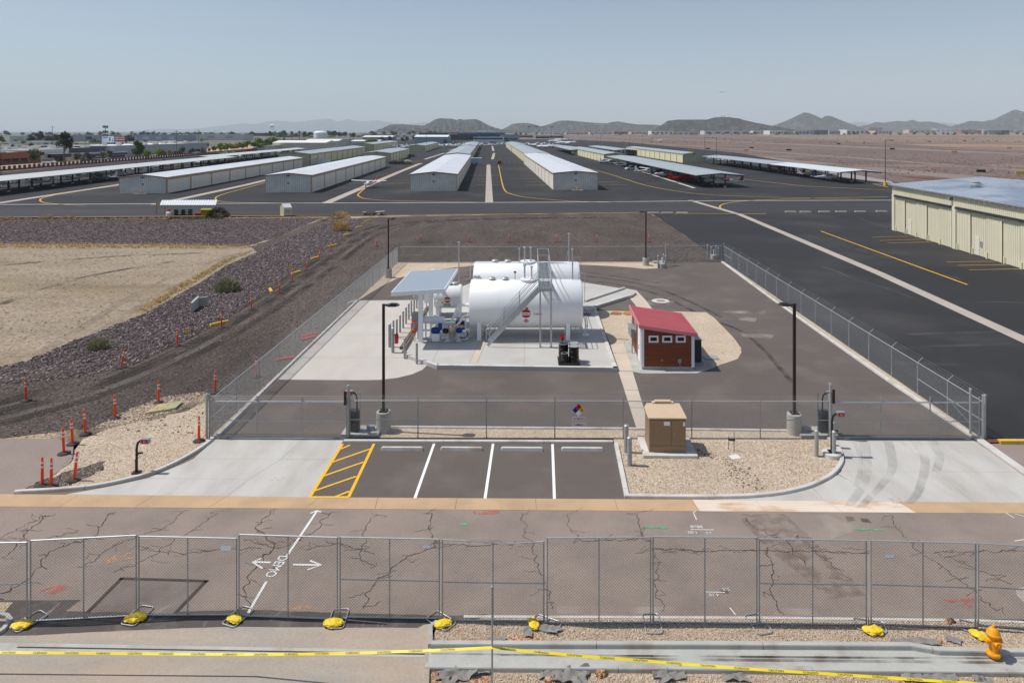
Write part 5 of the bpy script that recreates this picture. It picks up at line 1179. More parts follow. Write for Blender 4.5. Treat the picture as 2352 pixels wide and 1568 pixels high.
for k in range(nb):                                             # front boards, cut to the roof slope
 z0, z1 = .2 + k * bh + .004,.2 + (k + 1) * bh - .004
 zr = lambda x: lerp(hl, hr_, x / SW) - .03
 x1 = SW - .06; xe0 = x1 if z1 < zr(x1) else max(.1,(hl - .03 - z1) / (hl - hr_) * SW); xe1 = x1 if z0 < zr(x1) else max(.1,(hl - .03 - z0) / (hl - hr_) * SW)
 o0 = ca - SYv * .022; mb = MB(); e = SYv * .03
 pts = [o0 + SX * .06 + Z * z0, o0 + SX * min(x1, xe1) + Z * z0, o0 + SX * min(x1, xe0) + Z * z1, o0 + SX * .06 + Z * z1]; pb = [q + e for q in pts]
 pts = [pts[0], pts[1], pts[2] + SYv * .008, pts[3] + SYv * .008]
 mb.add(pts + pb, [(0,1,2,3),(7,6,5,4),(0,4,5,1),(1,5,6,2),(2,6,7,3),(3,7,4,0)]).build('siding_board', cedar, shed)
 if z1 < hl - .02:
  o1 = ca - SX * .022; mb = MB(); e = SX * .03
  pts = [o1 + SYv * (SD - .06) + Z * z0, o1 + SYv * .06 + Z * z0, o1 + SYv * .06 + SX * .008 + Z * z1, o1 + SYv * (SD - .06) + SX * .008 + Z * z1]; pb = [q + e for q in pts]
  mb.add(pts + pb, [(0,1,2,3),(7,6,5,4),(0,4,5,1),(1,5,6,2),(2,6,7,3),(3,7,4,0)]).build('siding_board', cedar, shed)
for x, y, h in ((0,0, hl),(SW, 0, hr_),(0, SD, hl)): MB().box(ca + SX * x + SYv * y + Z * (h / 2 + .08),(.17,.17, h - .22),-.0144).build('corner_trim', M['white_trim'], shed)
for cx_ in (1450,1635,1818):
 q = AT(*z5b(cx_, 690), Ys - .06); fr_ = MB()
 w_, h_ = .58,.40
 for dx, dz_, sx_, sz_ in ((0, h_ / 2 - .045, w_, .09),(0,-h_ / 2 + .045, w_, .09),(-w_ / 2 + .05,0,.10, h_ - .18),(w_ / 2 - .05,0,.10, h_ - .18)): fr_.box(q + Vector((dx, -.015, dz_)),(sx_, .06, sz_))
 wf = fr_.build('window', M['white_trim'], shed); MB().box(q + Vector((0,.0,0)),(w_ - .19,.02, h_ - .18)).build('pane', M['dark_glass'], wf)
dq = ca - SX * .045 + SYv * .55
door = MB().obox(dq + Z * .22 + SYv * 0, SX * .06, SYv * 1.05, Z * 2.1).build('door', M['white_trim'], shed)
MB().obox(dq - SX * .01 + Z * 1.25 + SYv * .15, SX * .02, SYv * .75, Z * .9).build('door_pane', M['sign_white'], door)
MB().tube([dq - SX * .02 + SYv * .12 + Z * 1.05, dq - SX * .09 + SYv * .12 + Z * 1.05, dq - SX * .09 + SYv * .12 + Z * 1.25, dq - SX * .02 + SYv * .12 + Z * 1.25], .014,6).build('handle', M['dark_steel'], door)
wq = ca - SX * .04 + SYv * 2.55 + Z * 1.5
wn = MB().obox(wq, SX * .06, SYv * .62, Z * 1.0).build('window', M['white_trim'], shed); MB().obox(wq - SX * .006 + SYv * .1 + Z * .1, SX * .02, SYv * .42, Z * .8).build('pane', M['dark_glass'], wn)
red_roof = mat('red_roof', srgb(226,138,142),.38,.1, var=.05, scale=.8, fvar=.02)
ov = .16; ra = ca - SX * .20 - SYv * ov + Z * (hl + .20); rb = ca + SX * (SW + .22) - SYv * ov + Z * (hr_ + .19 - (hl - hr_) / SW * .22); rl = SYv * (SD + 2 * ov)
npn = 24
for k in range(npn):
 a = ra + rl * (k / npn); d = rl / npn; n_ = Z
 mb = MB().obox(a - Z * .03 + d * .02, rb - ra, d * .96, Z * .03); mb.obox(a + d * .02 - Z * .006, rb - ra, d * .22, Z * .046); mb.build('roof_panel', red_roof, shed)
MB().beam(ra - Z * .09 - SYv * .012, rb - Z * .09 - SYv * .012,.03,.20).build('fascia', red_roof, shed)
MB().obox(ra - Z * .18 - SX * .03, SX * .05, rl, Z * .24).build('ridge_flashing', red_roof, shed); MB().obox(rb - Z * .16, SX * .04, rl, Z * .17).build('eave_flashing', red_roof, shed)
q = AT(*z5b(1803,985), Ys - .05); eb = MB().box(q, (.20,.10,.22)).build('outlet_box', M['grey_box'], shed); MB().tube([q - Z * .1, q + Vector((.05,-.02,-.4)), q + Vector((.15,-.06,-.72))], .022,6).build('conduit', M['grey_box'], shed)
q = AT(*z5b(1563,978), Ys - .04); MB().box(q, (.08,.05,.10)).build('hose_tap', M['steel'], shed)
MB().box(ca + SX * (SW + .06) + SYv * 1.2 + Z * 2.0,(.14,.2,.25)).build('wall_lamp', M['black_paint'], shed)
hv = ca + SX * (SW + .42) + SYv * 1.5; o = thing('air_conditioner', 'grey air conditioner standing at the right wall of the shed', 'air conditioner', hv)
MB().box(hv + Z * .08,(.9,1.3,.12)).build('pad', M['grey_concrete'], o); MB().box(hv + Z * .82,(.62,1.05,1.35)).build('housing', M['dark_steel'], o); MB().box(hv + Z * 1.51,(.66,1.1,.04)).build('top_cover', M['grey_box'], o)
for k in range(6): MB().box(hv + Vector((.32,0,.45 + k * .12)),(.02,.9,.03)).build('louvre', M['grey_box'], o)
pb_ = G(*z5b(1165,905)); o = thing('junction_cabinet', 'grey electrical cabinet on a post left of the shed door', 'cabinet', pb_)
for dx in (-.0,.2): MB().beam(pb_ + Vector((dx, .2,0)), pb_ + Vector((dx, .2,1.25)),.06,.06,(0,1,0)).build('post', M['galv_dull'], o)
mb = MB().box(pb_ + Vector((.05,.55,1.35)),(.30,1.35,.55)); mb.build('housing', M['grey_box'], o); MB().obox(pb_ + Vector((-.15,-.15,1.63)),(.38,0,-.06),(0,1.42,0),(0,0,.03)).build('cover', M['grey_box'], o)
for x, y in ((945,353),(1108,357)):
 q = G(*z5b(x, y)); MB().lathe([(.42,0),(.42,.05),(.38,.07),(.01,.075)], q + Z * .04,20).build('tank_lid', mat('lid_%d' % x, srgb(176,120,70),.8, var=.1), None, origin=q, label='round tan lid in the gravel ' + ('half hidden behind the shed' if x > 1000 else 'between the pad and the shed'), category='lid')
q = G(*z5b(2225,955)); o = thing('ground_grate', 'grey steel grate in the gravel right of the shed', 'grate', q)
MB().box(q + Z * .05,(.9,.75,.06)).build('frame', M['grey_box'], o); MB().box(q + Z * .085,(.78,.63,.02)).build('cover', M['galv_dull'], o)
q = G(1517.5,692); o = thing('manhole', 'round manhole with a pale concrete collar in the yard asphalt', 'manhole', q)
MB().lathe([(.36,0),(.74,0),(.74,.008)], q + Z * .038,32, caps=False).build('collar', M['walk_concrete'], o); MB().lathe([(.74,.004),(.36,.006)], q + Z * .042,32, caps=False).build('collar_top', M['kerb_concrete'], o); MB().lathe([(.34,.0),(.34,.006),(.01,.007)], q + Z * .042,28).build('cover', M['old_asphalt'], o)
# ================================================================== temporary fence on the near side of the road
def fence_panel(uL, uR, tL, tR, bL, bR, mid, label, sag=0.0):
 a = G(uL, bL + 5); b = G(uR, bR + 5); zb = .07
 zl = H - (tL - V0) * a.y / F; zr = H - (tR - V0) * b.y / F
 o = thing('temporary_fence_panel', label, 'fence panel', a, 'temporary fence panels')
 d = b - a; A0, A1, B0, B1 = a + Z * zb, a + Z * zl, b + Z * zb, b + Z * zr
 top = [A1, A1.lerp(B1,.5) - Z * sag * .4, A1.lerp(B1,.58) - Z * sag, B1] if sag else [A1, B1]
 MB().tube(top, .021,8).build('top_rail', M['galv'], o, True); MB().tube([A0, B0], .021,8).build('bottom_rail', M['galv'], o, True)
 MB().tube([A0 - Z * .05, A1 + Z * .02], .021,8).build('upright', M['galv_dull'], o, True); MB().tube([B0 - Z * .05, B1 + Z * .02], .021,8).build('upright', M['galv_dull'], o, True)
 MB().tube([A0.lerp(B0,.5), A1.lerp(B1,.5) - Z * sag * .4], .018,8).build('upright', M['galv_dull'], o, True)
 if mid: MB().tube([A0.lerp(A1,.47), B0.lerp(B1,.47)], .017,8).build('mid_rail', M['galv'], o, True)
 mb = MB(); m_ = min(zl, zr); wire_mesh(mb, a, b, zb, m_ - sag, .088,.003); mb.build('mesh', M['fence_wire'], o)
 if abs(zl - zr) > .0:
  mb = MB(); mb.tube([A1 - Z * .0, B1 - Z * 0], .004,3); mb.build('tie_wire', M['fence_wire'], o)
 return o
PAN = [(-185,62,1249,1245,1430,1426,1, 'temporary fence panel with a mid rail running out past the cracked kerb'),(70,313,1241,1229,1425.7,1413,0, 'temporary fence panel with one end raised, in front of the asphalt patch'),(319,543.5,1231,1236,1412,1411,0, 'temporary fence panel over the sealed asphalt patch'),
       (549,775,1227,1234,1413,1421,0, 'temporary fence panel in front of the DEMO lettering'),(781,1009,1233,1238,1416.5,1420,1, 'temporary fence panel with a mid rail next to the DEMO arrow panel'),(1016,1249,1239,1243,1423,1425.5,1, 'temporary fence panel with a dented top rail'),
       (1257,1494.5,1235,1233,1430,1428.5,0, 'temporary fence panel beside the dented one, without mid rail'),(1500,1738.5,1232,1234,1428,1431,0, 'temporary fence panel above the two bare tube stands'),(1744,1990,1237,1241,1431,1434,1, 'temporary fence panel with a mid rail in front of the mud stain'),
       (2000,2241,1241,1247,1432,1441,1, 'temporary fence panel with a mid rail left of the fire hydrant'),(2247,2490,1247,1262,1436,1450,1, 'temporary fence panel behind the fire hydrant')]
for i, p in enumerate(PAN): fence_panel(*p, sag=.10 if 'dented' in p[-1] and i == 5 else 0.0)
def stand(u, v, rz, label, w=.46, l=.80):
 p = G(u, v); o = thing('fence_stand', label, 'fence stand', p, 'tube stands of the temporary fence')
 pts = []; r = .09
 for cx, cy_, a0 in ((w / 2 - r, l / 2 - r, 0),(-w / 2 + r, l / 2 - r, 90),(-w / 2 + r, -l / 2 + r, 180),(w / 2 - r, -l / 2 + r, 270)):
  for k in range(5): a = R(a0 + k * 22.5); pts.append((cx + r * math.cos(a), cy_ + r * math.sin(a)))
 pts.append(pts[0]); c, s = math.cos(rz), math.sin(rz)
 MB().tube([(p.x + x * c - y * s, p.y + x * s + y * c, .075) for x, y in pts], .017,7).build('loop', M['galv'], o, True)
 MB().tube([(p.x - w / 2 * c, p.y - w / 2 * s, .075),(p.x + w / 2 * c, p.y + w / 2 * s, .075)], .017,7).build('crossbar', M['galv'], o, True)
 for dx in (-.04,.04): MB().cyl((p.x + dx, p.y, .075),(p.x + dx, p.y, .30),.016, n=7).build('peg', M['galv_dull'], o, True)
for u, v, rz, l in ((66,1431,-.5, 'tube stand at the kerb end, weighed down by a dirty sandbag'),(316,1418,-.18, 'tube stand under the sandbag at the asphalt patch'),(547,1420,-.35, 'tube stand under the round sandbag left of the painted line'),(777,1425,.05, 'tube stand under the sandbag right of the painted line'),(1013,1430,.9, 'tube stand turned sideways on the kerb corner'),
     (1254,1436,1.1, 'tube stand half hidden by the yellow bag and fabric'),(1498,1436,0, 'bare tube stand square on the gravel'),(1742,1437,.2, 'bare tube stand skewed on the gravel'),(1998,1441,1.35, 'tube stand under the sandbag on the gravel verge'),(2243,1447,1.2, 'tube stand beside the fire hydrant')):
 stand(u, v, rz, l)
# sandbags
def bag_mesh(seed):
 rr = random.Random(seed); mb = MB(); nu, nv = 26,20; vs_ = []
 for i in range(nv + 1):
  t = i / nv; x = (t - .5) * .58; w = .17 * (math.sin(math.pi * min(1, max(0, t * 1.02))) ** .45) if t < .86 else .17 * lerp(.52,.10,(t - .86) / .14) * 1.6
  if t > .9: w *= .7
  for k in range(nu):
   a = 2 * math.pi * k / nu; n_ = mnoise.noise(Vector((x * 7 + seed, math.cos(a) * 2, math.sin(a) * 2))) * .055 + mnoise.noise(Vector((x * 19, math.cos(a) * 5 + seed, math.sin(a) * 5))) * .022
   y = (w + n_) * math.cos(a); z = (w * .50 + n_ * .7) * math.sin(a); z = max(z, -.055) + .055
   vs_.append((x + rr.uniform(-.006,.006), y, z))
 fs = [(i * nu + k, i * nu + (k + 1) % nu, (i + 1) * nu + (k + 1) % nu, (i + 1) * nu + k) for i in range(nv) for k in range(nu)] + [tuple(range(nu - 1,-1,-1)), tuple(range(nv * nu, (nv + 1) * nu))]
 return mb.add(vs_, fs)
for i, (u, v, rz, l, sc) in enumerate(((50,1443,.15, 'dirty yellow sandbag on the stand at the kerb end', 1.0),(311,1427,.1, 'yellow sandbag on the stand at the asphalt patch', 1.05),(538,1429,-.4, 'round yellow sandbag left of the painted line', .85),(766,1439,.05, 'yellow sandbag right of the painted line', 1.0),(1018,1440,.45, 'yellow sandbag on the kerb corner', .9),(1226,1440,1.9, 'slumped yellow sandbag on top of grey fabric', .85),(2005,1456,-.1, 'yellow sandbag on the gravel verge with a tied neck', 1.0),(2248,1466,2.3, 'crumpled yellow sandbag beside the fire hydrant', .85))):
 p = G(u, v); o = thing('sandbag', l, 'sandbag', p, 'yellow sandbags of the fence stands'); o.rotation_euler = (0,0, rz); o.scale = (sc,) * 3; o.location.z = .062
 WL[o.name] = Vector(); bag_mesh(i).build('sack', M['sand_bag'], o, True)
 MB().lathe([(.03,.20),(.045,.215),(.03,.23)], (0,0,.06),8, 'x').build('tie', M['sand_bag'], o, True)
# fire hydrant
p = G(2282,1511); hy = thing('fire_hydrant', 'orange yellow fire hydrant on the near kerb', 'fire hydrant', p)
MB().lathe([(.105,-.05),(.105,.10),(.17,.10),(.175,.12),(.175,.16),(.16,.18),(.115,.19),(.105,.24),(.105,.56),(.115,.58),(.115,.62)], p, 22).build('barrel', M['hydrant'], hy, True)
MB().lathe([(.165,.62),(.17,.63),(.17,.665),(.155,.68),(.14,.72),(.11,.78),(.06,.82),(.035,.83),(.035,.87),(.025,.89),(.01,.89)], p, 22).build('bonnet', M['hydrant'], hy, True)
for a, r, l in ((R(-90),.07,.20),(0,.052,.19),(R(180),.052,.19)):
 d = Vector((math.cos(a), math.sin(a),0)); q = p + Z * .47
 nz = MB().cyl(q + d * .08, q + d * l, r, n=14).build('nozzle', M['hydrant'], hy, True); MB().cyl(q + d * (l - .02), q + d * (l + .02), r * 1.15, n=14).build('nozzle_cap', M['hydrant'], nz, True); MB().cyl(q + d * (l + .02), q + d * (l + .05),.018, n=5).build('cap_nut', M['hydrant'], nz)
for k in range(8):
 a = R(k * 45); MB().cyl(p + Vector((.15 * math.cos(a),.15 * math.sin(a),.16)), p + Vector((.15 * math.cos(a),.15 * math.sin(a),.195)),.014, n=5).build('bolt', M['hydrant'], hy)
MB().tube([p + Vector((.06 * math.cos(t) , -.12,.40 + .05 * math.sin(t))) for t in [k * .6 for k in range(6)]], .008,5).build('chain', M['dark_steel'], hy)
# sign post and caution tape
p = G(1130.5,1606); ps = thing('sign_post', 'bare galvanised sign post holding the caution tape', 'post', p); hp = (1606 - 1346) * p.y / F
MB().cyl(p, p + Z * (hp - .35),.024, n=10).build('lower_tube', M['galv'], ps, True); MB().cyl(p + Z * (hp - .68), p + Z * hp, .031, n=10).build('upper_sleeve', M['galv_dull'], ps, True); MB().lathe([(.031,0),(.02,.015),(.002,.02)], p + Z * hp, 10, caps=False).build('cap', M['galv'], ps, True)
def tape(pts, label, words, x0=.03):
 pts = [Vector(q) for q in pts]; o = thing('caution_tape', label, 'tape', pts[0], 'caution tapes'); w = .06; vs_ = []
 for i, q in enumerate(pts):
  tw = .95 + .08 * math.sin(i * .9); e = Vector((0, math.sin(tw), math.cos(tw))) * w / 2; vs_ += [q - e, q + e]
 MB().add(vs_, [(2 * i, 2 * i + 2,2 * i + 3,2 * i + 1) for i in range(len(pts) - 1)]).build('band', M['tape'], o)
 L_ = [0]
 for a, b in zip(pts[:-1], pts[1:]): L_.append(L_[-1] + (b - a).length)
 s = .4; k = 0
 while s < L_[-1] - .4:
  j = max(i for i in range(len(L_)) if L_[i] <= s); j = min(j, len(pts) - 2); t = (s - L_[j]) / (L_[j + 1] - L_[j]); q = pts[j].lerp(pts[j + 1], t); d = (pts[j + 1] - pts[j]).normalized()
  if d.x < 0: d = -d
  mb = MB(); text_on(mb, words[k % 2], q + Vector((0,-.58,.81)) * .008, d, (0,.81,.58), w=.36, h=.04); mb.build('lettering', M['ink_black'], o); s += .82; k += 1
def span(a, b, sag, n=14): return [a.lerp(b, i / n) - Z * (sag * 4 * (i / n) * (1 - i / n)) for i in range(n + 1)]
ta = AT(1130,1486, p.y - .03)
tape(span(AT(-160,1496,18.0), AT(560,1502,17.9),.0,10) + span(AT(560,1502,17.9), ta, .04,8)[1:], 'yellow caution tape sagging from the sign post over the near driveway', ("CAUTION", "CUIDADO"))
tape(span(ta, AT(1480,1516,17.2),.02,6) + span(AT(1480,1516,17.2), AT(1900,1546,16.9),.02,7)[1:] + span(AT(1900,1546,16.9), AT(2480,1585,16.6),.0,8)[1:], 'yellow caution tape running from the sign post over the trench', ("CAUTION", "CUIDADO"))
# grey landscape fabric scraps
def scrap(u, v, sx, sy, seed, hgt, label, rz=0.0, z=.05):
 p = G(u, v); mb = MB(); n, m_ = 20,12; hgt *= .8; vs_ = []; c, s = math.cos(rz), math.sin(rz)
 for i in range(n + 1):
  for j in range(m_ + 1):
   x = (i / n - .5) * sx; y = (j / m_ - .5) * sy; q = Vector((x * 2.6 + seed * 3.1, y * 3.2, seed))
   e = 1 + .35 * mnoise.noise(Vector((math.atan2(y, x) * 1.5, seed, 0)))
   h = abs(mnoise.noise(q)) * hgt + abs(mnoise.noise(q * 2.3)) * hgt * .35 + .012
   X, Y_ = x * e, y * e; vs_.append((p.x + X * c - Y_ * s + .05 * mnoise.noise(q * 3), p.y + X * s + Y_ * c, z + h))
 mb.add(vs_, [(i * (m_ + 1) + j, (i + 1) * (m_ + 1) + j, (i + 1) * (m_ + 1) + j + 1, i * (m_ + 1) + j + 1) for i in range(n) for j in range(m_)])
 ob = mb.build('fabric_scrap', M['fabric'], None, True, origin=p); tag(ob, label, 'fabric', 'grey landscape fabric scraps'); return ob
scrap(1262,1450,.55,.30,1,.16, 'torn grey fabric flap beside the slumped sandbag', -.4); scrap(1212,1457,.25,.4,2,.14, 'grey fabric strip hanging under the slumped sandbag'); scrap(1050,1556,1.0,.45,3,.28, 'twisted grey fabric in the trench left of the sign post', .3); scrap(1105,1545,.45,.3,4,.2, 'grey fabric bunch against the trench kerb by the sign post')
scrap(1310,1560,.9,.5,5,.34, 'large crumpled heap of grey fabric in the trench'); scrap(1255,1553,.4,.3,6,.22, 'small grey fabric scrap beside the large heap'); scrap(1540,1558,.8,.35,7,.3, 'ragged grey fabric pile under the tape', .2); scrap(1690,1562,.6,.25,8,.18, 'flat grey fabric scrap further along the trench'); scrap(2130,1563,1.5,.3,9,.2, 'long grey fabric strip lying along the trench', -.05); scrap(2260,1572,.5,.25,10,.2, 'grey fabric end lying past the long strip')
scrap(2100,1478,1.3,.2,11,.10, 'grey fabric edge showing along the kerb on the verge', -.02); scrap(1140,1474,.5,.15,12,.12, 'grey fabric edge under the sign post on the verge'); scrap(2190,1474,.4,.25,13,.12, 'grey fabric corner sticking up near the hydrant', -.5)
for i, (u, v, s, l) in enumerate(((1382,1552,.14, 'tan rock lying in the trench under the tape'),(1000,1556,.10, 'small rock at the trench corner'),(1262,1566,.11, 'brown rock beside the crumpled fabric heap'),(2178,1432,.10, 'brown rock at the fence foot near the hydrant'),(2186,1430,.09, 'dark rubble lump at the fence foot near the hydrant'))):
 q = G(u, v); mb = MB(); vs_ = []; n, m_ = 10,6
 for a in range(m_ + 1):
  for b in range(n):
   th = math.pi * a / m_; ph = 2 * math.pi * b / n; d = Vector((math.sin(th) * math.cos(ph), math.sin(th) * math.sin(ph), math.cos(th))); e = s * (1 + .4 * mnoise.noise(d * 1.6 + Vector((i * 5,0,0)))); vs_.append(q + Vector((d.x * e * 1.2, d.y * e, d.z * e * .75 + s * .55)))
 mb.add(vs_, [(a * n + b, (a + 1) * n + b, (a + 1) * n + (b + 1) % n, a * n + (b + 1) % n) for a in range(m_) for b in range(n)])
 ob = mb.build('rock', M['red_dirt'] if i != 4 else M['rubber'], None, True, origin=q); tag(ob, l, 'rock')

# ================================================================== delineators and bits along the haul road
dlp = thing('delineator', 'x', 'delineator')
MB().lathe([(.26,0),(.27,.015),(.24,.05),(.08,.07),(.05,.075)], (0,0,0),8).build('rubber_base', M['rubber'], dlp)
MB().lathe([(.055,.05),(.052,.88),(.05,.97),(.03,1.0),(.03,1.03),(.042,1.04),(.042,1.11),(.02,1.14),(.005,1.15)], (0,0,0),12).build('post', M['orange'], dlp, True)
for z in (.72,.88): MB().lathe([(.056, z),(.056, z + .085)], (0,0,0),12, caps=False).build('reflective_band', M['white_band'], dlp, True)
DG = 'orange delineator posts'
near = [(97,1117,0, 'orange delineator at the kerb tip, left of a pair'),(118,1119,0, 'orange delineator at the kerb tip, right of a pair'),(170,1105,.10, 'leaning orange delineator on the dark gravel spill'),(147,1043,-.05, 'orange delineator at the edge of the old pavement'),(167,1021,-.05, 'orange delineator on the gravel behind the pavement edge'),(196,998,-.05, 'orange delineator where pale stones meet the haul road'),(264,962,-.02, 'orange delineator among pale stones beside the haul road'),(364,926,0, 'orange delineator behind the broken yellow pallet'),(60,921,-.04, 'orange delineator alone on the far side of the haul road'),(457,1014,0, 'orange delineator at the kerb beside the gate end post'),(494,903,0, 'orange delineator against the fence near the left gate'),(588,867,0, 'orange delineator standing behind the fence mesh')]
for u, v, t, l in near: place(dlp, USED, G(u, v) + Z * .03, random.uniform(0,1), l, DG, tilt=(0, t))
mid_ = [(278,846,.17, 'leaning orange delineator below the shrub on the rock bank'),(407,795,0, 'orange delineator beside a small yellow marker'),(508,754,.02, 'orange delineator in front of a yellow wheel stop'),(577,712,0, 'orange delineator past the concrete headwall'),(641,675,.02, 'orange delineator beside the askew yellow wheel stop'),(671,648,.07, 'orange delineator before a yellow stop on the rock edge'),(704,622,.06, 'pale orange delineator leaning on the rock edge'),(731,598,.18, 'strongly leaning orange delineator on the rock edge'),(759,577,.06, 'last orange delineator on the rock edge'),(865,567,0, 'orange delineator alone in the gravel lot by the rear corner')]
for u, v, t, l in mid_: place(dlp, USED, G(u, v) + Z * .03, random.uniform(0,1), l, DG, tilt=(0, t))
for u, t in ((967,0),(1078,0),(1169,0),(1277,.10),(1371,0),(1491,0)):
 place(dlp, USED, G(u, 557) + Z * .03, random.uniform(0,1),('leaning' if t else 'upright') + ' orange delineator behind the rear fence, ' + ORD[(967,1078,1169,1277,1371,1491).index(u)] + ' from its haul road corner', DG, tilt=(0, t))
tub = MB().cyl((-.55,0,.08),(.45,0,.08),.065, n=12); tub.cyl((.45,0,.08),(.6,0,.08),.05,.03, n=12)
tp = tub.build('fallen_delineator', M['orange'], None, True); tag(tp, None, 'delineator', 'fallen orange tubes along the fence')
for i, (u, v, rz, l) in enumerate(((711,779,.75, 'fallen orange tube behind the fence, farther one of a bundle'),(713,775,.8, 'fallen orange tube on top of the bundle behind the fence'),(655,827,.6, 'fallen orange tube alone behind the fence'))):
 o = tp if i == 0 else tp.copy()
 if i: COL.objects.link(o)
 q = G(u, v); o.location = (q.x, q.y, .03 + (.1 if i == 1 else 0)); o.rotation_euler = (0,0, rz); o['label'] = l
# yellow wheel stops on the rock edge
ys_ = MB(); ys_.v = ws.v[:]; ys_.f = ws.f[:]; ysm = ys_.build('yellow_wheel_stop', M['yellow_worn'], None); tag(ysm, None, 'wheel stop', 'yellow wheel stops along the rock bank')
for i, (u, v, rz, l) in enumerate(((504,745,.9, 'yellow wheel stop behind the delineator near the headwall'),(622,669,-1.1, 'yellow wheel stop lying askew to the road'),(680,628,1.2, 'yellow wheel stop on the rock edge mid-way'),(724,594,1.2, 'yellow wheel stop beside the strongly leaning delineator'),(766,565,1.2, 'yellow wheel stop behind the last leaning delineator'),(797,540,1.2, 'worn yellow wheel stop below the dry bush'),(824,523,1.2, 'short yellow stop at the end of the rock bank'),(846,508,1.0, 'yellow block near the broken slabs'))):
 o = ysm if i == 0 else ysm.copy()
 if i: COL.objects.link(o)
 q = G(u, v); o.location = (q.x, q.y, .03); o.rotation_euler = (0,0, rz); o['label'] = l; o.scale = (.75,1.4,1.2)
for u, v, l in ((430,775, 'small yellow marker on a stake beside the haul road'),(668,624, 'small yellow marker on a stake on the rock edge')):
 q = G(u, v); o = thing('marker_stake', l, 'marker', q); MB().box(q + Z * .45,(.24,.05,.36)).build('plate', M['yellow_worn'], o); MB().cyl(q, q + Z * .3,.02, n=5).build('stake', M['galv_dull'], o)
q = G(352,950); o = thing('pallet', 'broken yellow wooden pallet lying on pale stones', 'pallet', q)
a = G(335,954); ax = (G(372,948) - a); ay = Vector((.10,1.05,0))
for k in range(3): MB().obox(a + ay * (k * .42), ax, ay * .10, Z * .12).build('runner', M['pallet_wood'], o)
for k in range(7): MB().obox(a + ax * (k / 7) + Z * .12, ax * .11, ay, Z * .03).build('slat', M['pallet_wood'], o)
q = G(385,945); o = thing('board', 'greenish board lying beside the broken pallet', 'board', q); a = G(373,949); MB().obox(a + Z * .10, G(403,943) - a, Vector((-.05,.95,.02)), Z * .05).build('panel', M['moss_board'], o); MB().obox(a + Z * .02,(G(403,943) - a) * .95, Vector((0,.12,0)), Z * .08).build('batten', M['pallet_wood'], o)
# concrete headwall on the rock bank
a = G(440,718); b = G(456,705); hw = thing('headwall', 'low grey concrete headwall set in the rock bank', 'headwall', a)
MB().beam(a + Z * .35, b + Z * .45,.18,.85).build('wing_wall', M['grey_concrete'], hw); MB().beam(b + Z * .4, b + Vector((.7,.15,.5)),.18,.65).build('end_wall', M['grey_concrete'], hw)
# timber on the right verge
q = G(2310,1019); o = thing('timber', 'yellow timber beam lying beside the right driveway', 'timber', q); MB().box(q + Vector((.9,0,.09)),(2.4,.22,.18)).build('beam', M['yellow_worn'], o)
q = G(2285,1017); o = thing('steel_plate', 'rusty steel scrap next to the yellow timber', 'scrap', q); MB().box(q + Z * .08,(.7,.25,.05),.1).build('plate', mat('rust', srgb(120,74,50),.8, var=.2), o)

# ================================================================== desert shrubs
leafg = mat('shrub_leaf', srgb(158,158,124),.9, var=.3, scale=3); leafd = mat('dry_leaf', srgb(204,176,124),.9, var=.3, scale=3); twig = mat('twig', srgb(112,96,74),.9)
def shrub(u, v, w, h, m, label, n=700, grp='desert shrubs', up_=.35):
 p = G(u, v); o = thing('shrub', label, 'shrub', p, grp); rr = random.Random(u); mb = MB()
 for i in range(n):
  d = Vector((rr.gauss(0,1), rr.gauss(0,1), abs(rr.gauss(0,1)))).normalized(); r = rr.uniform(.35,1) ** .6
  c = Vector((d.x * w / 2 * r, d.y * w / 2 * r, d.z * h * r)) ; t = (d + Vector((0,0, up_)) + Vector((rr.uniform(-.5,.5), rr.uniform(-.5,.5), rr.uniform(-.3,.3)))).normalized()
  s = t.cross(Vector((rr.uniform(-1,1), rr.uniform(-1,1),.3))).normalized(); L_ = rr.uniform(.10,.24) * max(.6, h); wd_ = L_ * .16
  q = p + c; mb.add([q - s * wd_, q + s * wd_, q + t * L_], [(0,1,2)])
 mb.build('foliage', m, o)
 mb = MB()
 for i in range(26):
  a = rr.uniform(0,6.28); e = Vector((math.cos(a) * w * .42, math.sin(a) * w * .42, h * rr.uniform(.4,.8))); mb.tube([p, p + e * .5 + Z * h * .1, p + e], .012,4)
 mb.build('stems', twig, o)
shrub(522,668,2.1,1.15, leafg, 'large grey-green shrub on the rock bank', 2600); shrub(226,801,1.35,.75, leafg, 'smaller grey-green shrub low on the rock bank', 1800)
shrub(783,530,2.6,1.5, leafd, 'round dry tumbleweed bush on the rock bank', 1500); shrub(783,502,3.0,1.2, leafd, 'dry straw-coloured bush at the end of the rock bank', 1200); shrub(746,508,2.0,.6, leafd, 'low dry bush beside the dirt track', 500)
leafk = mat('dark_shrub', srgb(74,76,52),.9, var=.3); shrub(502,498,3.6,1.5, leafk, 'dark shrub beside the open shelter', 1300)
shrub(108,503,2.4,.8, leafd, 'dry bush at the taxiway verge beside another', 600); shrub(158,502,2.6,.6, leafd, 'low dry bush at the taxiway verge', 600); shrub(14,506,2.4,.7, leafd, 'dry grass clump at the start of the verge', 600)
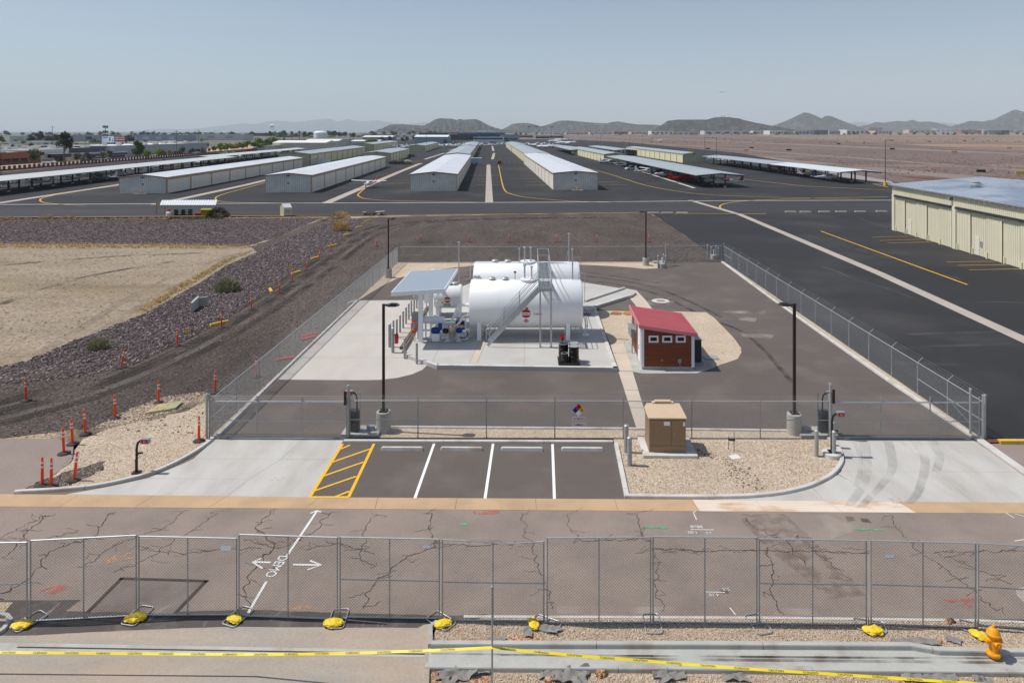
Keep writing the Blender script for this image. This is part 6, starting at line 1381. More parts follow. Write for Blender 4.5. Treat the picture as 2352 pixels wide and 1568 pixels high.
def tufts(name, poly, n, m, label, hmin, hmax):
 pg = P(*poly); mb = MB(); rr = random.Random(n); lo = (min(p.x for p in pg), min(p.y for p in pg)); hi = (max(p.x for p in pg), max(p.y for p in pg)); k = 0; xy = [(p.x, p.y) for p in pg]
 while k < n:
  x, y = rr.uniform(lo[0], hi[0]), rr.uniform(lo[1], hi[1]); ins = False; j = len(xy) - 1
  for i in range(len(xy)):
   if (xy[i][1] > y) != (xy[j][1] > y) and x < (xy[j][0] - xy[i][0]) * (y - xy[i][1]) / (xy[j][1] - xy[i][1]) + xy[i][0]: ins = not ins
   j = i
  if not ins: continue
  k += 1
  for b in range(7):
   a = rr.uniform(0,6.28); h = rr.uniform(hmin, hmax); d = Vector((math.cos(a) * h * .6, math.sin(a) * h * .6, h)); q = Vector((x + rr.uniform(-.1,.1), y + rr.uniform(-.1,.1),.01)); s = Vector((-math.sin(a), math.cos(a),0)) * .02
   mb.add([q - s, q + s, q + d], [(0,1,2)])
 o = mb.build(name, m, None, kind='stuff', label=label, category='grass')
tufts('dry_grass', [(-80,558),(0,558),(560,563),(600,566),(560,572),(0,570),(-80,570)], 900, leafd, 'dry grass along the foot of the upper rock bank', .12,.35)
tufts('dry_grass', [(590,572),(520,604),(455,645),(330,718),(310,716),(440,640),(510,600)], 500, leafd, 'dry grass along the lower edge of the dirt basin', .10,.28)
tufts('dry_grass', [(0,580),(400,580),(380,660),(200,760),(0,820)], 260, leafg, 'sparse weeds in the dirt basin', .05,.14)
tufts('dry_grass', [(0,501),(640,499),(640,503),(0,506)], 500, leafd, 'dry grass on the taxiway verge', .1,.3)
# ================================================================== small structures by the taxiway
def shelter():
 a = G(372,496); o = thing('open_shelter', 'open shelter with white corrugated roof beside the taxiway', 'shelter', a); k = a.y / F
 cols = [(381,495),(433,494),(495,495),(389,489),(443,489),(499,489)]
 for u, v in cols: q = G(u, v); MB().cyl(q, q + Z * 2.15,.06, n=8).build('post', M['galv'], o)
 f0, f1, b1, b0 = G(367,471,2.25), G(496,471,2.25), G(500,459.5,2.75), G(372,460,2.75)
 n = 22
 for i in range(n):
  t0, t1 = i / n, (i + 1) / n - .006; A, B, C, D = f0.lerp(f1, t0), f0.lerp(f1, t1), b0.lerp(b1, t1), b0.lerp(b1, t0); m_ = .5
  mb = MB().add([A, B, C, D, A - Z * .05, B - Z * .05, C - Z * .05, D - Z * .05], [(0,1,2,3),(7,6,5,4),(0,4,5,1),(2,6,7,3),(1,5,6,2),(3,7,4,0)]); E = A.lerp(B, .35); e2 = (B - A) * .3; mb.obox(E, e2, D - A, Z * .05); mb.build('roof_sheet', M['white_metal'], o)
 MB().beam(f0 - Z * .12, f1 - Z * .12,.08,.16).build('eave_beam', M['galv_dull'], o)
shelter()
q = G(476,495); o = thing('skip_bin', 'yellow-green waste bin under the open shelter', 'bin', q); yg = mat('bin_green', srgb(150,146,36),.6, var=.12)
mb = MB().add([q + Vector(v) for v in ((-.75,-.5,.1),(.75,-.5,.1),(.75,.5,.1),(-.75,.5,.1),(-.85,-.6,.95),(.85,-.6,.95),(.85,.6,.95),(-.85,.6,.95))], [(3,2,1,0),(4,5,6,7),(0,1,5,4),(1,2,6,5),(2,3,7,6),(3,0,4,7)]); mb.build('tub', yg, o); MB().obox(q + Vector((-.9,-.65,.95)),(1.8,0,0),(0,.65,.2),(0,0,.06)).build('lid', yg, o)
q = G(389,495); o = thing('oil_tank', 'white waste-oil tub with a funnel under the open shelter', 'tub', q); MB().lathe([(.5,0),(.5,.5),(.4,.6),(.1,.65)], q, 18).build('tub', M['white_band'], o, True); MB().lathe([(.08,.65),(.1,.8),(.25,1.05),(.25,1.1)], q, 14).build('funnel', M['red_paint'], o)
q = G(421,494); o = thing('cage_crate', 'dark wire crate under the open shelter', 'crate', q)
for dx in (-1.2,0,1.2): MB().box(q + Vector((dx, 0,.5)),(.08,1.2,1.0)).build('frame', M['dark_steel'], o)
for z in (.1,.5,.95): MB().box(q + Vector((0,0, z)),(2.5,1.1,.05)).build('shelf', M['dark_steel'], o)
q = G(455,495); MB().box(q + Z * .22,(.7,.6,.44)).build('storage_box', M['red_paint'], None, origin=q, label='dark red box under the open shelter', category='box')
q = G(369,492); o = thing('notice_board', 'blank tan notice board on two posts by the shelter', 'notice board', q);
for dx in (-.75,.75): MB().cyl(q + Vector((dx, 0,0)), q + Vector((dx, 0,2.1)),.04, n=6).build('post', M['dark_steel'], o)
MB().box(q + Z * 1.55,(1.5,.05,.95)).build('board', mat('board_tan', srgb(190,168,140),.8), o)
# small utility hut
q = G(642,495); o = thing('utility_hut', 'small cream utility hut with a pitched roof by the taxiway', 'hut', q); wc = mat('hut_cream', srgb(214,206,178),.7, var=.05); k = q.y / F; wdt = 28 * k * 1.0; dpt = 2.2
a = q; X1 = Vector((1.35,.0,0)); Y1 = Vector((.3,2.3,0))
A = G(643.5,495); B = G(652,496); C = G(670.5,495.5)
hb_, hr2 = 1.45,1.95
d1, d2 = B - A, C - B
mb = MB().add([A, B, C, A + d2, A + Z * hb_, B + Z * hb_, C + Z * hb_, A + d2 + Z * hb_, A.lerp(B, .5) + Z * hr2,(A + d2).lerp(C, .5) + Z * hr2], [(0,1,5,8,4),(1,2,6,5),(2,3,7,9,6),(3,0,4,7)]); mb.build('walls', wc, o)
for s, (P0, P1) in enumerate(((A, A + d2),(B, C))):
 r0, r1 = A.lerp(B, .5) + Z * hr2,(A + d2).lerp(C, .5) + Z * hr2; e = (P0 + Z * hb_ - r0) * .12
 mb = MB().add([r0 + Z * .04, r1 + Z * .04, P1 + Z * hb_ + e, P0 + Z * hb_ + e, r0, r1, P1 + Z * (hb_ - .05) + e, P0 + Z * (hb_ - .05) + e], [(0,1,2,3),(7,6,5,4),(2,6,7,3),(0,3,7,4),(1,5,6,2)]); mb.build('roof', M['white_trim'], o)
MB().beam(B.lerp(C, .25) + Vector((0,-.03,.75)), B.lerp(C, .8) + Vector((0,-.03,.85)),.04,.08).build('latch_bar', M['dark_steel'], o)
q = G(855,494); o = thing('rubble_pile', 'broken concrete slabs heaped beside the taxiway', 'rubble', q); rr = random.Random(3)
for i in range(9): MB().box(q + Vector((rr.uniform(-1.6,1.6), rr.uniform(-.6,.6), rr.uniform(.1,.5))),(rr.uniform(.5,1.6), rr.uniform(.4,.9), rr.uniform(.12,.3)), rr.uniform(0,3)).build('slab_piece', M['strip_concrete'] if i % 2 else M['rubber'], o)
# tan kerb blocks on the apron
blk = MB(); blk.v = ws.v[:]; blk.f = ws.f[:]; bo = blk.build('kerb_block', M['walk_concrete'], None); tag(bo, 'tan concrete kerb block in the row beside the big cream hangar', 'kerb block', 'kerb blocks on the apron')
first = True
for u, v in ((1481 + 20,490.2),(1513 + 20,490.2),(1547 + 20,490),(1816,487.6),(1850,487.8),(1893,487.6),(1932,487.4),(1976,487.2),(2025,486.6)):
 o = bo if first else bo.copy()
 if not first: COL.objects.link(o)
 first = False; p = G(u, v); o.location = (p.x, p.y, .012); o.scale = (1.05,2.0,1.6)
 o['label'] = 'tan kerb block by the end of the gravel lot, ' + ORD[(1501,1533,1567).index(u)] + ' from the rear light pole' if u < 1700 else 'tan kerb block on the apron, ' + ORD[(2025,1976,1932,1893,1850,1816).index(u)] + ' from the big cream hangar'

# ================================================================== hangars
def prism_roof(mb, a, ex, ey, w, L_, he, hr, ov=.25, th=.10):
 "gable roof, ridge along ey; a = near-left ground corner"
 r = [a - ex * ov - ey * ov + Z * (he - (hr - he) * ov / (w / 2)), a + ex * (w / 2) - ey * ov + Z * hr, a + ex * (w + ov) - ey * ov + Z * (he - (hr - he) * ov / (w / 2))]
 d = ey * (L_ + 2 * ov); vs_ = [q + Z * .02 for q in r] + [q + d + Z * .02 for q in r] + [q + Z * (.02 + th) for q in r] + [q + d + Z * (.02 + th) for q in r]
 return mb.add(vs_, [(6,7,10,9),(7,8,11,10),(3,4,1,0),(4,5,2,1),(0,1,7,6),(1,2,8,7),(9,10,4,3),(10,11,5,4),(6,9,3,0),(2,5,11,8)])
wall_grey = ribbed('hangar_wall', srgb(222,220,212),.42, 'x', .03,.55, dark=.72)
door_grey = mat('hangar_door', srgb(230,225,213),.6, var=.06, scale=.5, fvar=.04)
trim_brown = mat('hangar_trim', srgb(186,152,112),.6, var=.08); rake_red = mat('rake_red', srgb(150,92,68),.6, var=.08)
roof_white = mat('roof_white', srgb(214,218,222),.45,.1, var=.08, scale=.25, fine=3, fvar=.08, tint=srgb(150,156,164), tscale=.5, tcut=(.6,.72), tmax=.6)
roof_grey = mat('roof_grey', srgb(172,180,184),.45,.2, var=.06, scale=.1, fine=2, fvar=.05)
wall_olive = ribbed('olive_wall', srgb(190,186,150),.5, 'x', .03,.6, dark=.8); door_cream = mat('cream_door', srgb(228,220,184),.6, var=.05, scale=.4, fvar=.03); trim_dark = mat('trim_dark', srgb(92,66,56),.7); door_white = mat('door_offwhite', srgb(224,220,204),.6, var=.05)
def hangar(uv, anchor, w, L_, he, hr, bays, label, style='grey', side=(-1,1), lamp=True, dl=None, ey=HY, ex=HX, group='hangar rows'):
 a = G(*uv); a = a if anchor == 'l' else a - ex * w
 o = thing('hangar', label, 'hangar', a, group)
 wm, dm, tm, rm = (wall_grey, door_grey, trim_brown, roof_white) if style == 'grey' else (wall_olive, door_cream, trim_dark, roof_grey)
 b = L_ * ey; mid_ = ex * (w / 2)
 for nm, s in (('gable_wall', 0),('gable_wall', 1)):
  c = a + b * s; mb = MB(); off = ey * (.15 if s == 0 else -.15)
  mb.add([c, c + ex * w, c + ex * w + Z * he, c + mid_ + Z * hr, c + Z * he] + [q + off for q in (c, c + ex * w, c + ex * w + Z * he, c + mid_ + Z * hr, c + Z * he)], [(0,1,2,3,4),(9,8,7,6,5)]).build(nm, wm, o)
 prism_roof(MB(), a, ex, ey, w, L_, he, hr).build('roof', rm, o)
 r0 = a - ey * .28
 for p0, p1 in ((r0 - ex * .2 + Z * (he - .02), r0 + mid_ + Z * (hr + .02)),(r0 + mid_ + Z * (hr + .02), r0 + ex * (w + .2) + Z * (he - .02))): MB().beam(p0, p1,.05,.16).build('rake_trim', rake_red if style == 'grey' else rm, o)
 bl = L_ / bays
 for s in side:
  c = a if s < 0 else a + ex * w; n_ = ex * s
  MB().obox(c + (n_ * -.06), n_ * .03, b, Z * he).build('side_wall', trim_dark if style != 'grey' else tm, o)
  MB().obox(c + n_ * .0 + Z * (he - .55), n_ * .08, b, Z * .5).build('header', tm if style == 'grey' else wm, o)
  col = pan = None
  for k in range(bays + 1):
   q = c + ey * (k * bl - (.0 if k == 0 else .22));
   if col is None: col = MB().obox(c, n_ * .10, ey * .7, Z * (he - .56)).build('column', tm, o)
   else: share(col, o, q - c)
   if k == bays: break
   m_ = 4 if style == 'grey' else 3
   for j in range(m_):
    if pan is None:
     pw = (bl - .55) / m_; pan = MB().obox(c + ey * .5, n_ * .07, ey * (pw - .03), Z * (he - .60)).build('door_panel', dm, o); pn0 = pw
     if j == 0 and k == 0: continue
    share(pan, o, ey * (k * bl + j * pn0) - n_ * (.035 if j % 2 else 0.0))
  MB().obox(c + n_ * .02 + Z * (he - .03), n_ * .16, b, Z * .10).build('gutter', rake_red if style == 'grey' else rm, o)
 if lamp:
  q = a + mid_ + Z * (hr - .55) - ey * .15; MB().box(q, (.6,.3,.25)).build('wall_lamp', M['dark_steel'], o)
  q = a + mid_ + Z * (he * .55) - ey * .03; sg_ = MB().box(q, (.95,.04,.8)).build('wall_sign', M['sign_white'], o); MB().box(q - ey * .03 + Z * .22,(.75,.01,.15)).build('sign_print', M['ink_black'], sg_); MB().box(q - ey * .03 - Z * .1,(.6,.01,.2)).build('sign_print', M['sign_blue'], sg_)
 return o, a
hangar((274,445), 'l', 10.2,116,3.6,4.2,9, 'white-roofed hangar row next to the long shade canopy')
hangar((610,443), 'l', 10.2,116,3.95,4.45,9, 'white-roofed hangar row behind the parked high-wing aeroplane')
hangar((943,439.5), 'l', 10.75,130,3.95,4.5,10, 'white-roofed hangar row left of the central concrete strip')
hangar((1272,437), 'l', 10.5,138,4.05,4.5,11, 'white-roofed hangar row right of the central concrete strip')
hangar((896,374), 'r', 12,75,4.3,5.0,7, 'cream hangar with grey roof behind the second white-roofed row', 'olive')
hangar((975.5,348.7), 'r', 11,130,4.2,4.9,10, 'small far cream hangar with grey roof beside the taxi lane', 'olive', lamp=False)
hangar((712,379), 'r', 13,130,4.6,5.4,10, 'olive hangar with grey roof behind the first white-roofed row', 'olive')
hangar((858,348.9), 'r', 14,130,5.2,6.0,9, 'far olive hangar with grey roof and open lot behind', 'olive', lamp=False)
hangar((1078,376), 'r', 10.4,165,4.1,4.7,14, 'grey-roofed hangar directly behind the left central row', 'olive', lamp=False)
hangar((1093.4,348.4), 'r', 10.4,150,4.1,4.7,10, 'last grey-roofed hangar beyond the left central row', 'olive', lamp=False)
hangar((1208,376), 'l', 10.5,180,4.1,4.6,15, 'grey-roofed hangar directly behind the right central row', 'olive', lamp=False)
hangar((1175,348.4), 'l', 10.5,150,4.1,4.7,10, 'last grey-roofed hangar beyond the right central row', 'olive', lamp=False)
hangar((1388,373), 'l', 10.2,125,3.6,4.3,12, 'yellow-walled hangar row left of the shade canopies', 'olive')
hangar((1569.7,374.5), 'l', 9.8,128,4.0,4.6,12, 'yellow-walled hangar row next to the airfield', 'olive')

# big cream hangar at the right edge, front side faces the apron
bc = thing('cream_hangar', 'big cream ribbed-steel hangar with sliding doors beside the apron', 'hangar', G(2048,528)); creamw = mat('cream_steel', srgb(224,218,192),.5, var=.04, scale=.4, fvar=.02)
A0 = G(2049,528); d_ = (G(2200,574) - A0); d_.normalize(); nrm = Vector((d_.y, -d_.x, 0)); nrm = nrm if nrm.x < 0 else -nrm
LB = 50.0; HB = (528 - 424) * A0.y / F
def rib_wall(p, d, L_, z0, z1, n_, pitch, name, m, parent, dep=.035, z1b=None):
 mb = MB(); k = int(L_ / pitch); pts = []
 for i in range(k):
  x = i * pitch
  for fx, o_ in ((0,0),(.55,0),(.66,1),(.89,1)): pts.append((x + fx * pitch, o_ * dep))
 pts.append((L_, 0)); vs_ = []
 for x, o_ in pts: q = p + d * x + n_ * o_; vs_ += [Vector((q.x, q.y, z0)), Vector((q.x, q.y, z1 if z1b is None else lerp(z1, z1b, x / L_)))]
 mb.add(vs_, [(2 * i, 2 * i + 2,2 * i + 3,2 * i + 1) for i in range(len(pts) - 1)]); return mb.build(name, m, parent)
bay = 15.6
MB().obox(A0 - nrm * .3 , d_ * LB, -nrm * .1, Z * HB).build('back_wall', creamw, bc)
rib_wall(A0, d_, LB, HB - 1.35, HB, nrm, .34, 'fascia_wall', creamw, bc, .06)
for i in range(3):
 b0_ = A0 + d_ * (i * bay)
 MB().obox(b0_ - nrm * .1, d_ * .75, nrm * .14, Z * (HB - 1.34)).build('pier', creamw, bc)
 MB().obox(b0_ + d_ * .9 + nrm * .05 + Z * (HB - 1.62), d_ * (bay - 1.1), nrm * .18, Z * .22).build('door_track', M['dark_steel'], bc)
 np_ = 5; pwid = (bay - 1.0) / np_
 for k in range(np_):
  q = b0_ + d_ * (.85 + k * pwid) - nrm * (.05 + .09 * (k % 2))
  dr_ = rib_wall(q, d_, pwid - .06,.06, HB - 1.6, nrm, .34, 'sliding_door', creamw, bc, .06)
  MB().obox(q + d_ * (pwid - .10), d_ * .08, nrm * .06, Z * (HB - 1.6)).build('door_edge', trim_dark if k % 2 else creamw, dr_)
  MB().obox(q + d_ * .15 + nrm * .04, d_ * .22, nrm * .08, Z * .75).build('door_guide', creamw, dr_)
  if k == 1:
   wd = MB().obox(q + d_ * .8 + nrm * .04 + Z * .08, d_ * .85, nrm * .05, Z * 2.0).build('wicket_door', M['door_offwhite'] if 'door_offwhite' in M else creamw, dr_)
   if i: MB().obox(q + d_ * 1.75 + nrm * .05 + Z * 1.1, d_ * .5, nrm * .03, Z * .6).build('notice', M['grey_box'], dr_)
MB().box(A0 + d_ * bay + nrm * .2 + Z * (HB - .5),(.5,.3,.4)).build('wall_lamp', M['grey_box'], bc)
back = -nrm * 26
rm_ = mat('galvalume', srgb(206,212,220),.35,.35, var=.06, scale=.2, fvar=.03, tint=srgb(150,166,186), tscale=.12, tcut=(.52,.6), tmax=.5)
ra_ = A0 + nrm * .35 - d_ * .3 + Z * (HB + .02)
npr = 52
for k in range(npr):
 a = ra_ + d_ * (k * (LB + .6) / npr); dd = d_ * ((LB + .6) / npr); s_ = back * .5 + Z * 1.1
 mb = MB().add([a, a + dd * .97, a + dd * .97 + s_, a + s_, a - Z * .06, a + dd * .97 - Z * .06, a + dd * .97 + s_ - Z * .06, a + s_ - Z * .06], [(0,1,2,3),(7,6,5,4),(0,4,5,1),(1,5,6,2),(2,6,7,3),(3,7,4,0)]); mb.obox(a, dd * .12, s_, Z * .06); mb.build('roof_panel', rm_, bc)
MB().add([ra_ + back * .5 + Z * 1.1, ra_ + d_ * (LB + .6) + back * .5 + Z * 1.1, ra_ + d_ * (LB + .6) + back, ra_ + back], [(0,1,2,3)]).build('rear_roof', rm_, bc)
MB().add([A0, A0 + Z * HB, A0 + back * .5 + Z * (HB + 1.1), A0 + back + Z * HB, A0 + back], [(0,1,2,3,4)]).build('end_wall', creamw, bc)
MB().obox(ra_ - Z * .12, d_ * (LB + .6), nrm * .08, Z * .14).build('gutter', M['grey_box'], bc)
q = ra_ + d_ * 11.2 + back * .22 + Z * .5
MB().lathe([(.5,0),(.5,.25),(.75,.3),(.75,.42),(.55,.5),(.45,.6),(.6,.65),(.3,.78),(.01,.8)], q, 20).build('roof_vent', M['galv'], bc, True)

# ================================================================== shade canopies for aeroplanes
can_post = mat('canopy_post', srgb(72,60,58),.7)
soff = mat('canopy_soffit', srgb(120,118,116),.7)
def shade(uv_left, zc, w, L_, label, ns, rm, ey=HY, ex=HX, he=3.15, hr=3.65, anchor='l'):
 a = G(*uv_left, he); a.z = 0; a = a if anchor == 'l' else a - ex * w
 o = thing('aircraft_canopy', label, 'canopy', a, 'aircraft shade canopies')
 mb = MB(); r = [a + Z * he, a + ex * (w / 2) + Z * hr, a + ex * w + Z * he]; d = ey * L_
 mb.add([q for q in r] + [q + d for q in r], [(0,1,4,3),(1,2,5,4)]);
 mb.add([q - Z * .14 for q in r] + [q + d - Z * .14 for q in r], [(3,4,1,0),(4,5,2,1)]); n = 6
 mb.add([r[0], r[1], r[2], r[0] - Z * .14, r[1] - Z * .14, r[2] - Z * .14], [(3,4,1,0),(4,5,2,1)]); mb.add([r[0], r[0] + d, r[0] + d - Z * .14, r[0] - Z * .14], [(0,1,2,3)]); mb.add([r[2], r[2] - Z * .14, r[2] + d - Z * .14, r[2] + d], [(0,1,2,3)]); mb.add([r[0] + d, r[1] + d, r[2] + d, r[0] + d - Z * .14, r[1] + d - Z * .14, r[2] + d - Z * .14], [(0,1,4,3),(1,2,5,4)])
 mb.build('roof', rm, o)
 col = fr_ = None
 for i in range(ns + 1):
  t = (i * (L_ - 2) / ns + 1) * ey
  if col is None:
   c = a + ey * 1
   col = MB().box(c + ex * (w * .38) + Z * (hr * .47),(.30,.30, hr * .92)).build('column', can_post, o)
   fr_ = MB().beam(c + ex * .5 + Z * (he - .28), c + ex * (w / 2) + Z * (hr - .28),.18,.24).build('rafter', can_post, o)
   f2 = MB().beam(c + ex * (w / 2) + Z * (hr - .28), c + ex * (w - .5) + Z * (he - .28),.18,.24).build('rafter', can_post, o)
   c2 = MB().box(c + ex * (w * .62) + Z * (hr * .47),(.30,.30, hr * .92)).build('column', can_post, o)
   ft = MB().lathe([(.35,0),(.35,.3),(.01,.3)], c + ex * (w * .62),12).build('footing', M['kerb_concrete'], o)
  else:
   for part in (col, fr_, f2, c2, ft): share(part, o, ey * (i * (L_ - 2) / ns))
 return o, a
C1, C1a = shade((1599.7,402.5),0,12.3,132, 'grey shade canopy over parked aeroplanes right of the central rows', 12, roof_grey)
C2, C2a = shade((1928.6,395.3),0,12.6,47, 'bright metal shade canopy nearest the airfield', 6, mat('bright_roof', srgb(222,228,232),.4,.15, var=.04))
C3, C3a = shade((1764,376.3),0,12.6,72, 'grey shade canopy continuing behind the bright one', 8, roof_grey)
shade((1310,344.5),0,13,110, 'far grey shade canopy beside the parked jets', 8, roof_grey)
shade((1412,345),0,13,110, 'far grey shade canopy at the airfield edge', 8, roof_grey)
CL, CLa = shade((-60,422),0,12.5,152, 'long pale shade canopy beside the street wall', 18, mat('pale_roof', srgb(196,198,196),.55,.05, var=.05, scale=.2), anchor='r')
CM, CMa = shade((492,361),0,12.5,150, 'second pale shade canopy continuing toward the olive hangar', 12, MATS['pale_roof'], anchor='r')
q = C1a + HX * 7.65 - HY * .1 + Z * 2.1; o = thing('notice_sign', 'small red sign on the end column of the shade canopy', 'sign', q); MB().box(q, (1.2,.06,.9)).build('panel', M['sign_red'], o); MB().box(q - HY * .05 + Z * .1,(.9,.02,.12)).build('print', M['sign_white'], o)

# ================================================================== aeroplanes
def loft(mb, secs, n=12):
 "closed tube through (x, cz, ry, rz) sections along x"
 vs_ = []
 for x, cz_, ry, rz_ in secs:
  for k in range(n): a = 2 * math.pi * k / n; vs_.append((x, ry * math.copysign(abs(math.cos(a)) ** .8, math.cos(a)), cz_ + rz_ * math.copysign(abs(math.sin(a)) ** .8, math.sin(a))))
 fs = [(i * n + k, (i + 1) * n + k, (i + 1) * n + (k + 1) % n, i * n + (k + 1) % n) for i in range(len(secs) - 1) for k in range(n)] + [tuple(range(n)), tuple(range(len(secs) * n - 1,(len(secs) - 1) * n - 1,-1))]
 return mb.add(vs_, fs)
def wing(mb, y0, y1, x0, c0, x1, c1, z0, z1, th):
 vs_ = []
 for y, x, c, z in ((y0, x0, c0, z0),(y1, x1, c1, z1)): vs_ += [(x, y, z),(x - c * .3, y, z + th),(x - c, y, z + th * .2),(x - c * .3, y, z - th * .5)]
 return mb.add(vs_, [(0,1,5,4),(1,2,6,5),(2,3,7,6),(3,0,4,7),(0,3,2,1),(4,5,6,7)])
PM = {k: mat('plane_' + k, c, .3, var=.03, fvar=.01, spec=.5) for k, c in dict(white=srgb(238,238,238), red=srgb(214,30,34), blue=srgb(30,62,130), silver=srgb(190,192,196), yellow=srgb(228,170,40), grey=srgb(150,152,156), maroon=srgb(110,40,46)).items()}
def plane(name, body, fin, high=True, tail='x'):
 o = thing(name, 'x', 'aeroplane'); B = PM[body]
 z = 1.15
 loft(MB(), [(3.2, z - .05,.18,.18),(3.0, z, .42,.40),(2.2, z + .02,.52,.48),(1.5, z + .12,.58,.62),(.4, z + .18,.58,.66),(-.8, z + .12,.45,.48),(-2.4, z + .10,.25,.28),(-4.3, z + .12,.08,.16)]).build('fuselage', B, o, True)
 wz = z + .82 if high else z - .35
 for s in (-1,1):
  mb = MB(); wing(mb, .3 * s if not high else 0,5.2 * s, 1.35,1.65,1.2,1.15, wz, wz + (.10 if high else .45),.12); mb.build('wing', B, o)
  mb = MB(); wing(mb, 0,1.65 * s, -3.5,.95,-3.65,.65, z + .18, z + .18,.04); mb.build('tailplane', B, o)
  if high: MB().cyl((.8,.5 * s, z - .35),(.75,2.4 * s, wz),.04, n=5).build('strut', B, o)
  MB().cyl((.5,.4 * s, z - .4),(.45,1.15 * s, .25),.045, n=5).build('gear_leg', B, o); MB().lathe([(.05,-.07),(.19,-.06),(.2,0),(.19,.06),(.05,.07)], (.45,1.2 * s, .2),12, 'y').build('wheel', M['rubber'], o, True)
  mb = MB(); mb.add([(1.25,.57 * s, z + .30),(-.4,.54 * s, z + .32),(-.3,.47 * s, z + .62),(1.0,.48 * s, z + .66)], [(0,1,2,3)[::s]]); mb.build('side_window', M['dark_glass'], o)
 mb = MB(); mb.add([(1.9,-.42, z + .42),(1.9,.42, z + .42),(1.15,.44, z + .80),(1.15,-.44, z + .80)], [(0,1,2,3)]); mb.build('windscreen', M['dark_glass'], o)
 MB().cyl((2.3,0, z - .4),(2.4,0,.25),.04, n=5).build('gear_leg', B, o); MB().lathe([(.04,-.06),(.16,-.05),(.16,.05),(.04,.06)], (2.4,0,.17),12, 'y').build('wheel', M['rubber'], o, True)
 mb = MB(); t = .05
 fp = [(-3.1, z + .2),(-4.0, z + .95),(-4.35, z + 1.75),(-4.85, z + 1.75),(-4.6, z + .1)]; mb.add([(x, -t, q) for x, q in fp] + [(x, t, q) for x, q in fp], [(0,1,2,3,4),(9,8,7,6,5),(0,5,6,1),(1,6,7,2),(2,7,8,3),(3,8,9,4)]); mb.build('tail_fin', PM[fin], o)
 mb = MB(); mb.box((3.28,0, z - .05),(.05,.12,1.9)); mb.build('propeller', M['dark_steel'], o); MB().lathe([(.16,3.2),(.14,3.3),(.02,3.45)], (0,0, z - .05),12, 'x').build('spinner', PM['silver'], o, True)
 mb = MB();
 for s in (-1,1): mb.obox((1.8, s * .535, z - .05),(-3.0,-s * .16,.06),(0, s * .012,0),(0,0,.09))
 mb.build('stripe', PM[fin] if fin != 'white' else PM['blue'], o); return o
PP = {'hw': plane('aeroplane', 'white', 'white'), 'hb': plane('aeroplane', 'white', 'blue'), 'lr': plane('aeroplane', 'red', 'red', False), 'lw': plane('aeroplane', 'white', 'white', False), 'lb': plane('aeroplane', 'silver', 'blue', False), 'hm': plane('aeroplane', 'white', 'maroon'), 'hg': plane('aeroplane', 'grey', 'silver'), 'hy': plane('aeroplane', 'white', 'red')}
def fly(kind, u, v, heading, label, grp=None, scale=1.0):
 return place(PP[kind], USED, G(u, v) + Z * .02, R(heading), label, grp, scale=scale)
taxi = fly('hy', 850,431,-100, 'high-wing aeroplane with red nose parked on the taxi line', None, .88)
# under the right shade canopy: tails stick out to the left
rg = 'aeroplanes under the right shade canopy'
for u, v, k, h, l in ((1668,428, 'hm', 190, 'white high-wing aeroplane with maroon tail at the canopy end'),(1570,418, 'lr', 25, 'red low-wing aeroplane under the right shade canopy'),(1525,409, 'lb', 25, 'silver aeroplane with blue tail under the right shade canopy'),(1487,401, 'hw', 25, 'white aeroplane between the pickup and the blue-tailed one'),(1440,387, 'hg', 25, 'grey aeroplane next to the white pickup under the canopy'),(1400,378, 'hw', 25, 'white aeroplane at the far end of the right shade canopy'),(1640,424, 'hw', 205, 'white aeroplane deep in the canopy shadow behind the maroon tail'),(1590,410, 'hg', 205, 'grey aeroplane behind the red one in the canopy shadow'),(1510,394, 'hw', 205, 'white aeroplane behind the blue-tailed one in the canopy shadow')):
 fly(k, u, v, h, l, rg)
rg = 'aeroplanes under the airfield canopies'
for u, v, k, h, l in ((1900,416, 'hb', 10, 'white and blue aeroplane under the bright metal canopy'),(1865,408, 'hw', 10, 'white aeroplane behind the blue-striped one under the bright canopy'),(1820,396, 'hy', 10, 'white aeroplane with red fin under the grey canopy'),(1790,391, 'hg', 10, 'grey aeroplane under the grey airfield canopy'),(1700,378, 'hw', 10, 'white aeroplane nearest the yellow hangar corner'),(1668,374, 'lw', 10, 'white low-wing aeroplane beside the yellow hangar corner'),(1640,370, 'hm', 10, 'maroon-tailed aeroplane beside the yellow hangar corner')):
 fly(k, u, v, h, l, rg)
rg = 'aeroplanes under the long street-side canopy'
for i, (u, v, k, h) in enumerate(((15,431, 'hg', 160),(85,428, 'hw', 170),(155,420, 'lw', 165),(215,414, 'hb', 10),(262,408, 'hw', 15),(235,417, 'hg', 170),(300,398, 'hw', 170),(345,391, 'lb', 10),(370,388, 'hg', 10),(405,383, 'hb', 10),(440,379, 'hw', 165),(530,368, 'hw', 10),(560,364, 'hy', 165),(600,360, 'hw', 10),(650,354, 'hb', 10))):
 nm = {'hg': 'grey high-wing', 'hw': 'white high-wing', 'lw': 'white low-wing', 'hb': 'white blue-tailed', 'lb': 'silver low-wing', 'hy': 'white red-tailed'}[k]
 fly(k, u, v, h, nm + ' aeroplane in the shade of the ' + ('long' if u < 480 else 'second') + ' pale canopy' + (', tail toward the taxi lane' if h < 90 else ', nose toward the taxi lane'), rg)
rg = 'aeroplanes parked on the far ramp'
rr = random.Random(9)
for i, (u, v) in enumerate(((1020,338),(1032,337),(1045,338.5),(1052,336),(1080,335),(1095,334),(1108,337),(1128,336),(1155,335),(1165,334),(1210,334),(1225,336),(1238,333),(1250,335),(960,341),(985,340),(905,342),(920,340),(932,343),(948,338))):
 k = rr.choice(('hw', 'lw', 'hb', 'hw')); fly(k, u, v, rr.choice((0,20,160,180,-30)), 'small white aeroplane parked on the far ramp before the terminal', rg, 1.25)
